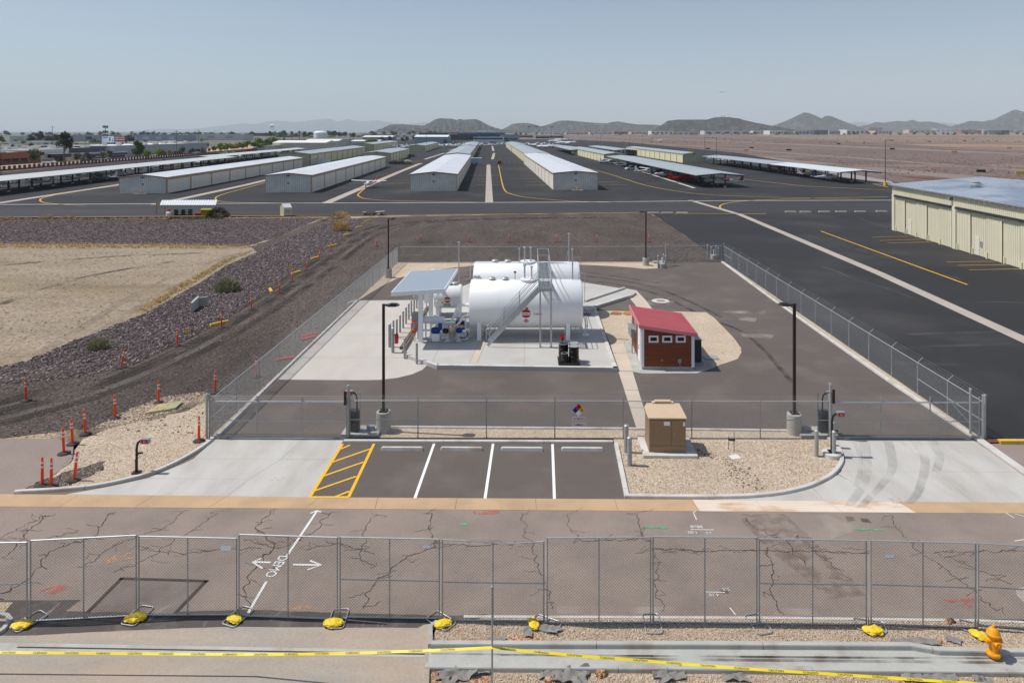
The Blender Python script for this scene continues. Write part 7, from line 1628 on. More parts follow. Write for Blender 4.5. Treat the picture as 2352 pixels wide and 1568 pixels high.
def jet(name):
 o = thing(name, 'x', 'jet'); B = PM['white']; z = 1.9
 loft(MB(), [(8.6, z - .2,.05,.05),(8.0, z - .15,.5,.45),(6.6, z, .95,.95),(4, z + .05,1.05,1.1),(-3, z + .05,1.05,1.1),(-6, z + .25,.65,.75),(-8.4, z + .5,.15,.2)], 14).build('fuselage', B, o, True)
 for s in (-1,1):
  mb = MB(); wing(mb, .6 * s, 8.0 * s, 1.5,3.4,-2.2,1.2, z - .6, z - .1,.2); mb.build('wing', B, o)
  mb = MB(); wing(mb, 0,3.0 * s, -7.9,1.7,-8.8,.9, z + 3.0, z + 3.05,.08); mb.build('tailplane', B, o)
  MB().lathe([(.45,-5.6),(.55,-5.2),(.58,-3.4),(.5,-3.0)], (0,1.55 * s, z + .6),14, 'x').build('engine', B, o, True)
  for k in range(6): MB().box((4.4 - k * 1.0,1.06 * s, z + .35),(.35,.03,.3)).build('window', M['dark_glass'], o)
  MB().cyl((-1,1.2 * s, .3),(-1,1.2 * s, z - .5),.1, n=6).build('gear_leg', M['galv'], o); MB().lathe([(.05,-.12),(.36,-.1),(.36,.1),(.05,.12)], (-1,1.2 * s, .36),12, 'y').build('wheel', M['rubber'], o, True)
 mb = MB(); t = .1; fp = [(-5.2, z + .8),(-7.4, z + 3.1),(-9.2, z + 3.1),(-8.2, z + .6)]; mb.add([(x, -t, q) for x, q in fp] + [(x, t, q) for x, q in fp], [(0,1,2,3),(7,6,5,4),(0,4,5,1),(1,5,6,2),(2,6,7,3)]); mb.build('tail_fin', B, o)
 MB().box((7.1,0, z + .55),(.8,1.2,.35)).build('windscreen', M['dark_glass'], o); MB().cyl((6.5,0,.25),(6.5,0, z - .7),.09, n=6).build('gear_leg', M['galv'], o); MB().lathe([(.05,-.1),(.28,-.08),(.28,.08),(.05,.1)], (6.5,0,.28),12, 'y').build('wheel', M['rubber'], o, True); return o
JT = jet('business_jet')
for u, v, h, l, s in ((1300,333.5,178, 'white business jet parked beside the far canopy', 1.25),(1275,328,185, 'white business jet farthest along the ramp', 1.1),(1288,325,175, 'white jet parked nose to tail behind the nearer jet', 1.2),(1252,341,160, 'white jet with its tail by the canopy end', .9),(1272,340,20, 'white jet half behind the far canopy', .9)):
 place(JT, USED, G(u, v) + Z * .02, R(h), l, 'business jets on the far ramp', scale=s)
p = G(1515,326.5); o = place(PP['lw'], USED, p + Z * .02, R(0), 'white low-wing aeroplane taxiing out on the runway', None, scale=1.6)
p = AT(1659,213,900); o = place(JT, USED, p, R(5), 'tiny white aircraft flying in the sky above the hills', None, tilt=(0,-.05), scale=.42)

# ================================================================== cars
def car(name, body, suv=False, pick=False):
 o = thing(name, 'x', 'car'); L_ = 2.3; hh = 1.62 if (suv or pick) else 1.42; B = mat('paint_' + name + body, dict(white=srgb(236,236,236), red=srgb(120,22,28), silver=srgb(176,180,184), black=srgb(30,32,34), blue=srgb(50,84,110), tan=srgb(170,150,120))[body], .25,.1, var=.02, fvar=0, coat=.5)
 zb = .32; zw = .95; secs = [(-L_, .55,.80),(-L_ + .12,.82,.88),(-.9,.90,.92),(.0,.90,.92),(1.1,.90,.92),(L_ - .5,.85,.86),(L_, .62,.72)]
 mb = MB(); vs_ = []
 for x, w, top in secs: vs_ += [(x, -w, zb),(x, -w, top * (1.08 if suv or pick else 1)),(x, w, top * (1.08 if suv or pick else 1)),(x, w, zb)]
 mb.add(vs_, [(i * 4 + k, (i + 1) * 4 + k, (i + 1) * 4 + (k + 1) % 4, i * 4 + (k + 1) % 4) for i in range(len(secs) - 1) for k in range(4)] + [(0,1,2,3),(27,26,25,24)]); mb.build('body', B, o, True)
 c = [(-2.1,.8,.94),(-1.7,.74, hh),(.3,.74, hh),(1.05,.82,.96)] if suv else ([(-.6,.82,.96),(-.45,.74, hh),(.5,.74, hh),(1.15,.82,.96)] if pick else [(-1.75,.80,.92),(-1.0,.70, hh),(.25,.70, hh),(1.1,.82,.92)])
 mb = MB(); vs_ = []
 for x, w, z in c: vs_ += [(x, -w, z),(x, w, z)]
 b_ = [(c[0][0], -.86,.92),(c[0][0], .86,.92),(c[3][0], -.86,.92),(c[3][0], .86,.92)]
 gl = mb.add(vs_, [(0,2,3,1),(4,6,7,5),(0,6,4,2),(1,3,5,7)]).build('cabin_glass', M['dark_glass'], o)
 MB().obox((c[1][0] + .02,-c[1][1] + .02, hh - .02),(c[2][0] - c[1][0] - .04,0,0),(0,2 * c[1][1] - .04,0),(0,0,.05)).build('roof', B, o)
 for x in (-1.4,1.4):
  for s in (-1,1):
   w_ = MB().lathe([(.1,-.1),(.32,-.1),(.34,0),(.32,.1),(.1,.1)], (x, .82 * s, .34),14, 'y').build('wheel', M['rubber'], o, True); MB().lathe([(.01,-.02),(.2,-.02),(.2,.02),(.01,.02)], (x, .92 * s, .34),12, 'y').build('rim', M['galv'], w_)
 for s in (-1,1): MB().box((L_ - .05,.55 * s, .66),(.08,.3,.12)).build('headlight', M['white_band'], o); MB().box((-L_ + .03,.6 * s, .72),(.08,.22,.14)).build('tail_light', M['red_paint'], o)
 return o
CA = {'w': car('car', 'white'), 's': car('car', 'silver'), 'k': car('car', 'black'), 'r': car('car', 'red', True), 'sw': car('car', 'white', True), 'b': car('car', 'blue', True), 'p': car('pickup', 'white', pick=True), 't': car('car', 'tan')}
def park(k, u, v, h, l, grp=None, s=1.0): return place(CA[k], USED, G(u, v) + Z * .02, R(h), l, grp, scale=s)
park('r', 1147,377,95, 'dark red sport utility car driving on the central taxi lane'); park('p', 1450,391,200, 'white pickup parked between tails under the right canopy')
z3 = lambda x, y: ((1920 + x * .4082) / 1.6327,(400 + y * .4082) / 1.6327)
park('b', *z3(850,520),200, 'blue grey car parked at the yellow hangar corner'); park('s', 950,359.5,60, 'silver car parked by the cream hangar doors'); park('b', 946,361,60, 'blue car next to the silver one by the cream hangar')
park('t', 848,351,90, 'tan car at the far olive hangar door')
z1c = lambda x, y: (x * .25,(400 + y * .4082) / 1.6327)
for k, x, y, l in (('sw', 450,525, 'white car on the street before the grey building'),('k', 845,502, 'black car on the street beside a white one'),('sw', 920,498, 'white car on the street next to the black one'),('w', 1425,458, 'white car on the street by the green trees'),('sw', 1800,436, 'white car on the street near the wall end'),('w', 2050,434, 'white car parked among trees past the wall'),('s', 2120,430, 'silver car parked among trees past the wall')):
 park(k, *z1c(x, y),8, l, 'cars on the street behind the wall', 1.15)
rr = random.Random(4)
for i in range(46):
 u = rr.uniform(1030,1090) if i < 26 else rr.uniform(820,960); v = rr.uniform(326.5,331) if i < 26 else rr.uniform(331.5,337)
 park(rr.choice('wwsskb' if False else ['w', 'w', 's', 'k', 'sw', 'b']), u, v, rr.choice((85,95,80)), 'car parked in the crowded lot before the terminal' if i < 26 else 'car parked in the lot beside the far olive hangar', 'cars in the terminal lot' if i < 26 else 'cars in the lot by the olive hangar', 1.15)
# cross fence with the trailer and junk between the rows
a, b = G(890,379), G(1004,377.5)
fence('low chain-link fence across the taxi lane beside the second row', a, b, 8, h=1.5, group='cross fences between hangar rows', pitch=.2, r=.004)
a, b = G(1085,378), G(1206,377)
fence('low chain-link fence across the central taxi lane', a, b, 10, h=1.5, group='cross fences between hangar rows', pitch=.2, r=.004)
a, b = G(1322,376), G(1386,375.5)
fence('low chain-link fence between the right central row and the yellow hangar', a, b, 6, h=1.5, group='cross fences between hangar rows', pitch=.2, r=.004)
a, b = G(1575,376), G(1642,376.5)
fence('low chain-link fence at the yellow hangar by the airfield', a, b, 6, h=1.5, group='cross fences between hangar rows', pitch=.2, r=.004)
q = G(1091,378); o = thing('cargo_trailer', 'pale blue box trailer beside the central cross fence', 'trailer', q); MB().box(q + Vector((-.3,1.5,1.5)),(6,2.6,2.4)).build('box_body', mat('trailer_blue', srgb(170,190,206),.5), o)
MB().box(q + Vector((-.3,1.5,2.74)),(6.1,2.7,.08)).build('roof', M['white_trim'], o)
for dx in (-1.2,.6): MB().lathe([(.1,-.12),(.4,-.12),(.4,.12),(.1,.12)], q + Vector((dx, .25,.4)),12, 'y').build('wheel', M['rubber'], o)
for u, l in ((905, 'dark covered vehicle behind the second hangar row'),(925, 'dark covered trailer among the parked junk'),(936, 'tan covered boat shape among the parked junk')):
 q = G(u, 377.2); o = thing('covered_vehicle', l, 'covered vehicle', q, 'covered vehicles behind the cross fence'); mb = MB(); loft(mb, [(-2.4,.7,.5,.4),(-1.8,.9,.95,.75),(0,1.0,1.0,.9),(1.4,.85,.95,.7),(2.4,.6,.4,.35)]); mb.v = [(q.x + x, q.y + y, z) for x, y, z in mb.v]; mb.build('cover', M['rubber'] if u < 930 else CA['t'].children[0].data.materials[0], o, True)
 for dx in (-1.4,1.4): MB().lathe([(.1,-.1),(.32,-.1),(.32,.1),(.1,.1)], q + Vector((dx, -.8,.33)),10, 'y').build('wheel', M['black_gloss'], o)
for u, v, l in ((728 - 0,377, 'white utility cabinet by the olive hangar gable'),(747,376.5, 'white long utility cabinet by the olive hangar gable'),(703,377.5, 'grey utility cabinet by the olive hangar gable')):
 q = G(u, v); o = thing('utility_cabinet', l, 'cabinet', q); w_ = 4.4 if 'long' in l else 2.4; MB().box(q + Z * 1.1,(w_, 1.6,2.2)).build('housing', M['white_trim'] if 'white' in l else M['grey_box'], o); MB().box(q + Z * 2.24,(w_ + .15,1.75,.08)).build('lid', M['grey_box'], o)
# hydrants and guards at the hangar gables
for u, v, l in ((322,446.5, 'yellow hydrant between tan guards before the first hangar gable'),(1326,438.5, 'yellow hydrant between tan guards before the right central gable')):
 q = G(u, v); o = thing('gable_hydrant', l, 'hydrant', q); MB().lathe([(.12,0),(.12,.5),(.18,.52),(.15,.66),(.03,.75)], q + Vector((0,.4,.1)),12).build('barrel', M['hydrant'], o, True)
 for dx in (-1.0,1.0): MB().beam(q + Vector((dx * 1.1,-.3,.12)), q + Vector((dx * .9,.9,.12)),.22,.2).build('guard_stop', M['walk_concrete'], o)
 MB().beam(q + Vector((-1.4,-.3,.12)), q + Vector((1.4,-.3,.12)),.22,.2).build('guard_stop', M['walk_concrete'], o)
# apron lamp posts at the airfield edge
def slim_pole(u, v, vtop, label, base='yellow_worn', arm=2.0):
 p = G(u, v); h = (v - vtop) * p.y / F; o = thing('street_lamp', label, 'lamp post', p, 'tall lamp posts of the airfield')
 MB().cyl(p, p + Z * h, .11,.07, n=8).build('pole', can_post, o, True); MB().lathe([(.45,0),(.45,.95),(.01,.98)], p, 14).build('base', M[base], o); MB().beam(p + Z * h, p + Z * h + Vector((arm, 0,0)),.12,.1).build('arm', can_post, o); MB().box(p + Z * (h + .0) + Vector((arm * .8,0,-.08)),(1.0,.5,.14)).build('lamp_head', M['dark_steel'], o)
slim_pole(2033.5,427,322, 'tall lamp post with a yellow base beside the bright canopy'); slim_pole(1619,372,316, 'tall lamp post behind the yellow hangar, one of two'); slim_pole(1646,378,316, 'tall lamp post behind the yellow hangar by the canopy', arm=-2); slim_pole(1447,352,308, 'tall lamp post at the far canopy'); slim_pole(1475,352,308, 'tall lamp post just past the far canopy'); slim_pole(1380,345,309, 'tall lamp post between the far canopies')
slim_pole(2,412,330, 'tall lamp post with a yellow base beside the long canopy')
# ================================================================== airfield to the right
z2 = lambda x, y: ((960 + x * .4082) / 1.6327,(400 + y * .4082) / 1.6327)
z4 = lambda x, y: ((2880 + x * .4336) / 1.6327,(380 + y * .4336) / 1.6327)
z7 = lambda x, y: ((1500 + x * .2551) / 1.6327,(440 + y * .2551) / 1.6327)
z8 = lambda x, y: (x * .1354,269.5 + y * .1354)
z1 = lambda x, y: (x * .25,(400 + y * .4082) / 1.6327)
mb = MB(); fa = G(2120,432); fb = fa + HY * 2600
struct('airfield_ground', MB().sheet([(p.x, p.y) for p in (G(1945,398), G(1700,353), G(1450,329), fb - HX * 160, fb + HX * 900, G(3600,420), G(3600,520), G(2500,497), G(2050,418))], -.04), 'pink_desert')
def band(uv, w, m, z, y1=2600, y0=-160):
 p = G(*uv); MB().ribbon([p + HY * y0, p + HY * (y1 * .3), p + HY * y1], w, z).build('runway', M[m], None, kind='structure')
band((2352,421),15, 'runway', -.02); band((2352,391),9, 'runway', -.02); band((2352,354),30, 'runway', -.018); band((2352,333),22, 'runway', -.018); band((2352,320),40, 'tan_dirt', -.018)
for i, (u, v, w) in enumerate(((2100,405,40),(2250,380,30),(1900,372,30),(2200,345,50),(2000,335,60))):
 p = G(u, v); MB().sheet([(q.x, q.y) for q in (p - HX * 5 - HY * w, p + HX * 5 - HY * w, p + HX * 6 + HY * w, p - HX * 6 + HY * w)], -.012).build('weed_strip', stain('weeds_%d' % i, srgb(122,82,62),.6,.12,.45,.6, streak=(1,.3,1)), None, kind='structure')
shrub_far = mat('field_bush', srgb(96,100,70),.95, var=.2)
sgn = thing('airfield_sign', 'x', 'sign'); MB().box((0,0,.75),(3.6,.4,1.1)).build('panel', M['yellow_worn'], sgn);
for dx in (-1.2,1.2): MB().box((dx, 0,.12),(.15,.2,.3)).build('leg', M['dark_steel'], sgn)
sgk = thing('airfield_sign', 'x', 'sign'); MB().box((0,0,.75),(3.6,.4,1.1)).build('panel', M['black_paint'], sgk)
for dx in (-1.2,1.2): MB().box((dx, 0,.12),(.15,.2,.3)).build('leg', M['dark_steel'], sgk)
for x, y, k in ((1075,420,1),(1608,446,0),(1843,617,1),(1855,705,0),(2183,634,0),(180,428,1),(610,373,1),(1700,346,1),(1975,346,0),(1400,352,1),(830,360,0),(1775,328,1),(2085,412,0),(1630,330,0),(1905,348,0)):
 u, v = z4(x, y); s = .8 if v > 360 else 1.0
 place(sgk if k else sgn, USED, G(u, v), R(-4),('black airfield sign panel' if k else 'yellow airfield sign panel') + (' out on the desert beside the runways' if v < 380 else ' beside the nearest taxiway'), 'airfield signs', scale=s)
z3f = lambda x, y: ((1920 + x * .4082) / 1.6327,(400 + y * .4082) / 1.6327)
for x, y, k in ((1488,332,0),(1372,322,1),(1280,325,0),(1800,392,1),(2150,410,0),(2200,384,1),(1020,330,0),(1640,412,0),(1955,302,1),(2030,325,0),(1290,295,1)):
 place(sgk if k else sgn, USED, G(*z3f(x, y)), R(-4),('black' if k else 'yellow') + ' airfield sign panel far out between the runways', 'far airfield signs', scale=.9)
# scattered desert brush (uncountable)
def brush(name, n, ylo, yhi, umin, umax, m, label, smin, smax, z0=-.05):
 mb = MB(); rr = random.Random(n)
 for i in range(n):
  v = rr.uniform(ylo, yhi); u = rr.uniform(umin, umax); p = G(u, v); s = rr.uniform(smin, smax)
  for k in range(6):
   a = rr.uniform(0,6.28); h = s * rr.uniform(.5,1); d = Vector((math.cos(a) * s * .7, math.sin(a) * s * .7, h)); t = Vector((-math.sin(a), math.cos(a),0)) * s * .45
   q = Vector((p.x, p.y, z0)); mb.add([q - t, q + t, q + d + t * .6, q + d - t * .4], [(0,1,2,3)])
 mb.build(name, m, None, kind='stuff', label=label, category='brush')
brush('desert_brush', 900,309.5,330,1330,2420, shrub_far, 'low scattered brush on the far airfield', .3,1.0)
brush('desert_brush', 500,326,400,1900,2420, mat('red_brush', srgb(130,84,62),.95, var=.2), 'rusty low brush in strips beside the taxiways', .15,.4)

# ================================================================== trees
def tree_proto(name, hgt, w, leaf, seed, trunk_h=.25, n=11, lpb=60, sz=.5, tall=False):
 rr = random.Random(seed); o = thing(name, 'x', 'tree'); bark = M['twig'] if 'twig' in M else twig
 mb = MB(); mb.tube([(0,0,-.1),(rr.uniform(-.1,.1),0, hgt * trunk_h * .6),(rr.uniform(-.2,.2), rr.uniform(-.2,.2), hgt * (trunk_h + .18))], [hgt * .028, hgt * .022, hgt * .012], 7)
 blobs = []
 for i in range(n):
  a = rr.uniform(0,6.28); t = rr.uniform(0,1); r = (math.sin(math.pi * (.15 + .8 * t)) ** .7) * w * .42 * rr.uniform(.3,1); z = hgt * lerp(trunk_h + .08,.92, t); c = Vector((r * math.cos(a), r * math.sin(a), z)); blobs.append((c, w * rr.uniform(.14,.25)))
  mb.tube([(0,0, hgt * trunk_h * rr.uniform(.8,1.3)), c * .55 + Vector((0,0, hgt * trunk_h * .4)), c], [hgt * .012, hgt * .008, hgt * .003], 5)
 mb.build('trunk', bark, o, True)
 mb = MB()
 for c, r in blobs:
  for k in range(lpb):
   d = Vector((rr.gauss(0,1), rr.gauss(0,1), rr.gauss(0,.8))).normalized() * r * rr.uniform(.45,1.08); q = c + d; t = Vector((rr.gauss(0,1), rr.gauss(0,1), rr.gauss(0,.7))).normalized(); s = t.cross(Vector((rr.gauss(0,1), rr.gauss(0,1),1))).normalized(); L_ = sz * rr.uniform(.6,1.3) * w / 6
   mb.add([q - t * L_, q + s * L_ * .55, q + t * L_, q - s * L_ * .55], [(0,1,2,3)])
 mb.build('crown', leaf, o); return o
LG = {k: mat('leaf_' + k, c, .85, var=.35, scale=.8, fvar=.15, fine=3) for k, c in dict(bright=srgb(126,142,50), green=srgb(80,96,48), dark=srgb(50,62,42), olive=srgb(98,97,70), yellow=srgb(158,146,62), grey=srgb(122,116,98)).items()}
TP = {'b1': tree_proto('tree', 7,7, LG['bright'], 1), 'b2': tree_proto('tree', 6,7.5, LG['bright'], 2), 'g1': tree_proto('tree', 8,7, LG['green'], 3), 'g2': tree_proto('tree', 7,6, LG['green'], 4), 'd1': tree_proto('tree', 11,8, LG['dark'], 5,.3,13), 'd2': tree_proto('tree', 9,7, LG['dark'], 6), 'o1': tree_proto('tree', 8,6, LG['olive'], 7), 'y1': tree_proto('tree', 6,6, LG['yellow'], 8), 'k1': tree_proto('tree', 6,6, LG['grey'], 9, lpb=26), 't1': tree_proto('tree', 14,7.5, LG['dark'], 10,.42,10)}
TH = dict(b1=7, b2=6, g1=8, g2=7, d1=11, d2=9, o1=8, y1=6, k1=6, t1=14)
def tree(k, u, vb, vt, label, grp, rot=None, wide=1.0):
 p = G(u, vb); s = (vb - vt) * p.y / F / TH[k]; return place(TP[k], USED, p, rot if rot is not None else random.uniform(0,6.28), label, grp, scale=(s * wide, s * wide, s))
gs = 'trees along the street'
for k, u, vb, vt, l in (('t1', 147,376,303, 'tall dark eucalyptus with a bare trunk before the grey building'),('o1', 79,381,333, 'olive eucalyptus before the brown garage building'),('o1', 177,374,346, 'loose olive tree at the entrance of the grey building'),('o1', 205,372,344, 'olive tree beside the brown bare tree'),('k1', 190,374,355, 'brown nearly bare tree at the grey building'),('o1', 250,368.5,340, 'olive tree under the billboard'),('k1', 236,370,347, 'thin brown tree left of the billboard post'),('g2', 315,366,325, 'weeping green tree at the street before the long grey building'),('b1', 338,363.5,342, 'bright green tree beside the weeping one'),('b2', 366,361,343, 'bright green tree before the long grey building'),('y1', 391,359.5,344, 'yellow-green tree before the long grey building'),('g1', 418,357.5,338, 'dark green tree before the long grey building'),('g1', 440,356,341, 'second dark green tree before the long grey building'),('k1', 465,354.5,337, 'bare brown tree at the end of the long grey building')):
 tree(k, u, vb, vt, l, gs)
rr = random.Random(21)
for i in range(34):
 u = rr.uniform(478,655); vb = lerp(349,334,(u - 478) / 177) + rr.uniform(-3,2); k = rr.choice(('b1', 'b2', 'b1', 'g1', 'g2', 'y1', 'o1'))
 tree(k, u, vb, vb - rr.uniform(9,19), {'b': 'bright green', 'g': 'mid green', 'y': 'yellow-green', 'o': 'olive'}[k[0]] + ' tree in the grove between street and olive hangar', 'grove beside the street')
for i, (u, vt, k) in enumerate(((72,307, 'd2'),(93,302, 'd1'),(112,311, 'd2'),(128,306, 'd2'),(5,312, 'o1'),(-5,308, 'd2'),(300,308, 'd2'),(218,320, 'g1'),(223,319, 'b1'),(90,331, 'y1'),(60,332, 'b1'),(110,332, 'b1'),(125,333, 'b2'))):
 vb = 329 if vt < 316 else 340; tree(k, u, vb, vt, {'d': 'dark', 'o': 'olive', 'g': 'mid green', 'b': 'bright green', 'y': 'yellow-green'}[k[0]] + ' tree among the warehouses behind the street', 'trees among the warehouses', wide=1.2)
for i in range(110):
 u = rr.uniform(-20,1010); k = rr.choice(('d1', 'd2', 'g1', 'o1')); vt = rr.uniform(300.5,306.5); tree(k, u, rr.uniform(311,317), vt, {'d': 'dark', 'g': 'mid green', 'o': 'olive'}[k[0]] + ' tree on the distant city skyline', 'distant city trees', wide=1.3)
for u, vb, vt, k in ((1075,322,312, 'o1'),(1022,331,321, 'g2'),(935,326,314, 'd1'),(925,328,316, 'g1'),(895,327,313, 'd1'),(855,331,317, 'b1'),(862,331,318, 'b1'),(877,330,315, 'g1'),(843,331,319, 'y1'),(1165,327,317, 'g2'),(1185,314,303, 'd2'),(1195,313,304, 'd1'),(1208,312,305, 'd2'),(950,322,311, 'd2')):
 tree(k, u, vb, vt, {'o': 'olive', 'g': 'mid green', 'd': 'dark', 'b': 'bright green', 'y': 'yellow-green'}[k[0]] + ' tree near the terminal and its lots', 'trees near the terminal', wide=1.15)
for i in range(95):
 u = rr.uniform(1230,2400); k = rr.choice(('g1', 'd2', 'o1', 'b1', 'y1')); vb = rr.uniform(309.2,311.5); vt = vb - rr.uniform(2.5,7) * (1.2 if u > 1700 else .8)
 tree(k, u, vb, vt, {'d': 'dark', 'g': 'mid green', 'o': 'olive', 'b': 'bright green', 'y': 'yellow-green'}[k[0]] + ' desert tree in the line beyond the airfield', 'trees beyond the airfield', wide=1.5)
for i in range(95):
 u = rr.uniform(-30,480); vb = rr.uniform(317,346 - max(0, u) * .02); k = rr.choice(('g1', 'd2', 'o1', 'b1', 'g2', 'k1'))
 tree(k, u, vb, vb - rr.uniform(4,10), {'d': 'dark', 'g': 'mid green', 'o': 'olive', 'b': 'bright green', 'k': 'brownish'}[k[0]] + ' tree between the warehouse roofs', 'trees between the warehouse roofs', wide=1.2)
# palms
pm = thing('palm_tree', 'x', 'palm tree'); MB().tube([(0,0,-.1),(.1,0,5),(.05,.1,10)], [.28,.2,.17], 8).build('trunk', M['twig'] if 'twig' in M else twig, pm, True); mb = MB(); r2 = random.Random(5)
for i in range(34):
 a = r2.uniform(0,6.28); e = r2.uniform(-.9,.9); d = Vector((math.cos(a), math.sin(a),0)); s = Vector((-math.sin(a), math.cos(a),0)); q = Vector((.05,.1,10.0)); L_ = 2.1
 p1 = q + d * L_ * .55 * math.cos(e) + Z * L_ * .55 * math.sin(e) + Z * .2; p2 = q + d * L_ * math.cos(e) + Z * (L_ * math.sin(e) - .5); mb.add([q - s * .1, q + s * .1, p1 + s * .28, p2, p1 - s * .28], [(0,1,2,4),(4,2,3)])
mb.build('crown', LG['dark'], pm)
for u, vt in ((670,301.5),(688,300.5),(698,301.5),(710,303),(812,305),(804,306),(778,304),(1094,304),(1121,303),(1133,305),(1136,304)):
 vb = 328 if u < 900 else 318; p = G(u, vb); s = (vb - vt) * p.y / F / 11.2; place(pm, USED, p, random.uniform(0,6), 'palm tree on the skyline ' + ('behind the white warehouse' if u < 760 else 'beside the olive hangars' if u < 900 else 'at the terminal'), 'skyline palms', scale=(s * 1.25, s * 1.25, s))

# ================================================================== buildings
BM = {k: mat('wall_' + k, c, .8, var=.05, scale=.05, fvar=.03, fine=.8) for k, c in dict(white=srgb(214,214,212), grey=srgb(160,164,172), lightgrey=srgb(188,190,194), dark=srgb(74,78,86), brown=srgb(150,100,76), tan=srgb(196,176,152), blue=srgb(52,78,116), bluegrey=srgb(146,160,176), red=srgb(150,88,72), cream=srgb(214,206,186)).items()}
roof_lt = mat('flat_roof', srgb(222,222,218),.8, var=.08, scale=.05); unit_m = mat('roof_unit', srgb(196,196,190),.7, var=.1)
def building(name, label, u0, u1, vb, vt, dep, wall, roof=roof_lt, par=.5, units=0, wins=(), grp=None, gable=False, band_=None, win_m=None, vb1=None):
 "front runs from (u0, vb) to (u1, vb1); the depth goes away from the camera"
 p0, p1 = G(u0, vb), G(u1, vb1 or vb); h = (vb - vt) * p0.y / F; ex = p1 - p0; w = ex.length; ex.normalize(); ey = Vector((-ex.y, ex.x, 0))
 if ey.dot(p0) < 0: ey = -ey
 o = thing(name, label, 'building', p0, grp)
 V = lambda x, y, z: p0 + ex * x + ey * y + Z * z
 def bx(x, y, z, sx, sy, sz, mb=None): return (mb or MB()).obox(V(x, y, z), ex * sx, ey * sy, Z * sz)
 bx(0,0,0, w, dep, h).build('walls', BM[wall], o)
 if gable:
  r = h * .16 + .8; e = .5; MB().add([V(-e, -e, h), V(w + e, -e, h), V(w + e, dep / 2, h + r), V(-e, dep / 2, h + r), V(-e, dep + e, h), V(w + e, dep + e, h)], [(0,1,2,3),(3,2,5,4),(0,3,4),(1,5,2)]).build('roof', roof, o)
 else:
  bx(-.15,-.15, h, w + .3, dep + .3,.12).build('roof', roof, o)
  if par:
   mb = MB()
   for x, y, sx, sy in ((-.2,-.2, w + .4,.35),(-.2, dep - .15, w + .4,.35),(-.2,.15,.35, dep - .3),(w - .15,.15,.35, dep - .3)): bx(x, y, h, sx, sy, par, mb)
   mb.build('parapet', BM[wall], o)
  rq = random.Random(int(u0 * 7 + vb))
  for k in range(units): bx(rq.uniform(.05,.93) * w, rq.uniform(.2,.8) * dep, h + .1, rq.uniform(1.5,3.5),2,1.4).build('roof_unit', unit_m, o)
 for (a, b, c, d) in wins: bx(a * w, -.06, c * h, (b - a) * w, .08,(d - c) * h).build('window', win_m or M['dark_glass'], o)
 if band_: bx(-.05,-.12, band_[1] * h, w + .1,.14,(band_[2] - band_[1]) * h).build('fascia_band', BM[band_[0]], o)
 return o, p0, w, h
# west of the street
building('brown_building', 'red-brown garage building with dark open bays behind the street', -60,93,383,356,30, 'brown', vb1=373.5, units=4, wins=[(x, x + .11,.02,.52) for x in (.02,.15,.28,.41,.54,.67)], grp='buildings behind the street')  # bays are dark panels, the shade inside the openings put in as colour
building('grey_building', 'pale grey building with a rounded dark awning behind the street', 94,158,373.4,346,25, 'white', vb1=369.3, units=1, wins=[(.48,.86,.02,.46)], grp='buildings behind the street')
p = G(107,375); o = thing('awning', 'rounded dark awning on the pale grey building', 'awning', p); p = G(107,373); q0 = AT(107,358.5, p.y) + Vector((1.2,0,0)); p1_ = G(154,370); q1 = AT(154,356.5, p1_.y) + Vector((1.2,0,0)); MB().cyl(q0, q1,.9, n=16).build('tube_canopy', M['black_gloss'], o, True); MB().beam(q0 + Z * .85, q1 + Z * .85,1.9,.15).build('top_sheet', BM['lightgrey'], o)
building('dark_building', 'dark-banded building with white roof beside the pale grey one', 150,242,368.5,343,30, 'dark', vb1=363.5, units=14, wins=[(.3,.42,.1,.3),(.5,.65,.1,.3),(.75,.9,.1,.3)], grp='buildings behind the street', band_=('lightgrey', .38,.5))
building('awning_building', 'low building with a long black awning under the billboard', 190,292,369,355,8, 'lightgrey', vb1=362.5, wins=[(.1,.5,.1,.55),(.6,.95,.1,.55)], grp='buildings behind the street', band_=('dark', .62,.98))
building('long_building', 'long low grey building with many roof units behind the brown garage', -60,225,366,347,30, 'grey', vb1=352, units=22, grp='buildings behind the street')
building('warehouse', 'long grey flat-roofed warehouse behind the bright green trees', 255,475,363,337,40, 'grey', vb1=350.5, units=12, wins=[(.45,.52,.0,.3),(.6,.7,.0,.3),(.78,.97,.0,.42)], grp='warehouses')
building('warehouse', 'white-roofed warehouse set behind the long grey one', 314,480,347,331,40, 'lightgrey', vb1=341, units=10, grp='warehouses', band_=('dark', .4,.8))
building('warehouse', 'far grey warehouse with a white front and red stripe', 22,60,326,313.3,60, 'lightgrey', grp='warehouses', wins=[(.55,.85,.1,.8)], win_m=BM['grey'])
building('warehouse', 'wide far grey warehouse left of the billboard', 60,232,325,311,40, 'grey', units=3, grp='warehouses', wins=[(x, x + .08,.3,.8) for x in (.1,.3,.55,.8)], win_m=BM['dark'])
building('warehouse', 'wide far grey warehouse right of the billboard', 290,420,324,310.5,40, 'bluegrey', units=4, grp='warehouses', wins=[(x, x + .1,.25,.75) for x in (.08,.3,.52,.75)], win_m=BM['lightgrey'])
building('warehouse', 'far pale warehouse on the skyline behind the grove', 420,560,322,309.5,40, 'lightgrey', units=6, grp='warehouses', wins=[(x, x + .12,.3,.8) for x in (.1,.4,.7)], win_m=BM['grey'])
building('warehouse', 'low white-roofed building left of the grove', 150,330,336,330,25, 'tan', units=8, grp='warehouses')
building('membrane_shed', 'low building with a broad white roof among the warehouses', 24,115,331,326,30, 'white', grp='warehouses')
rr = random.Random(33)
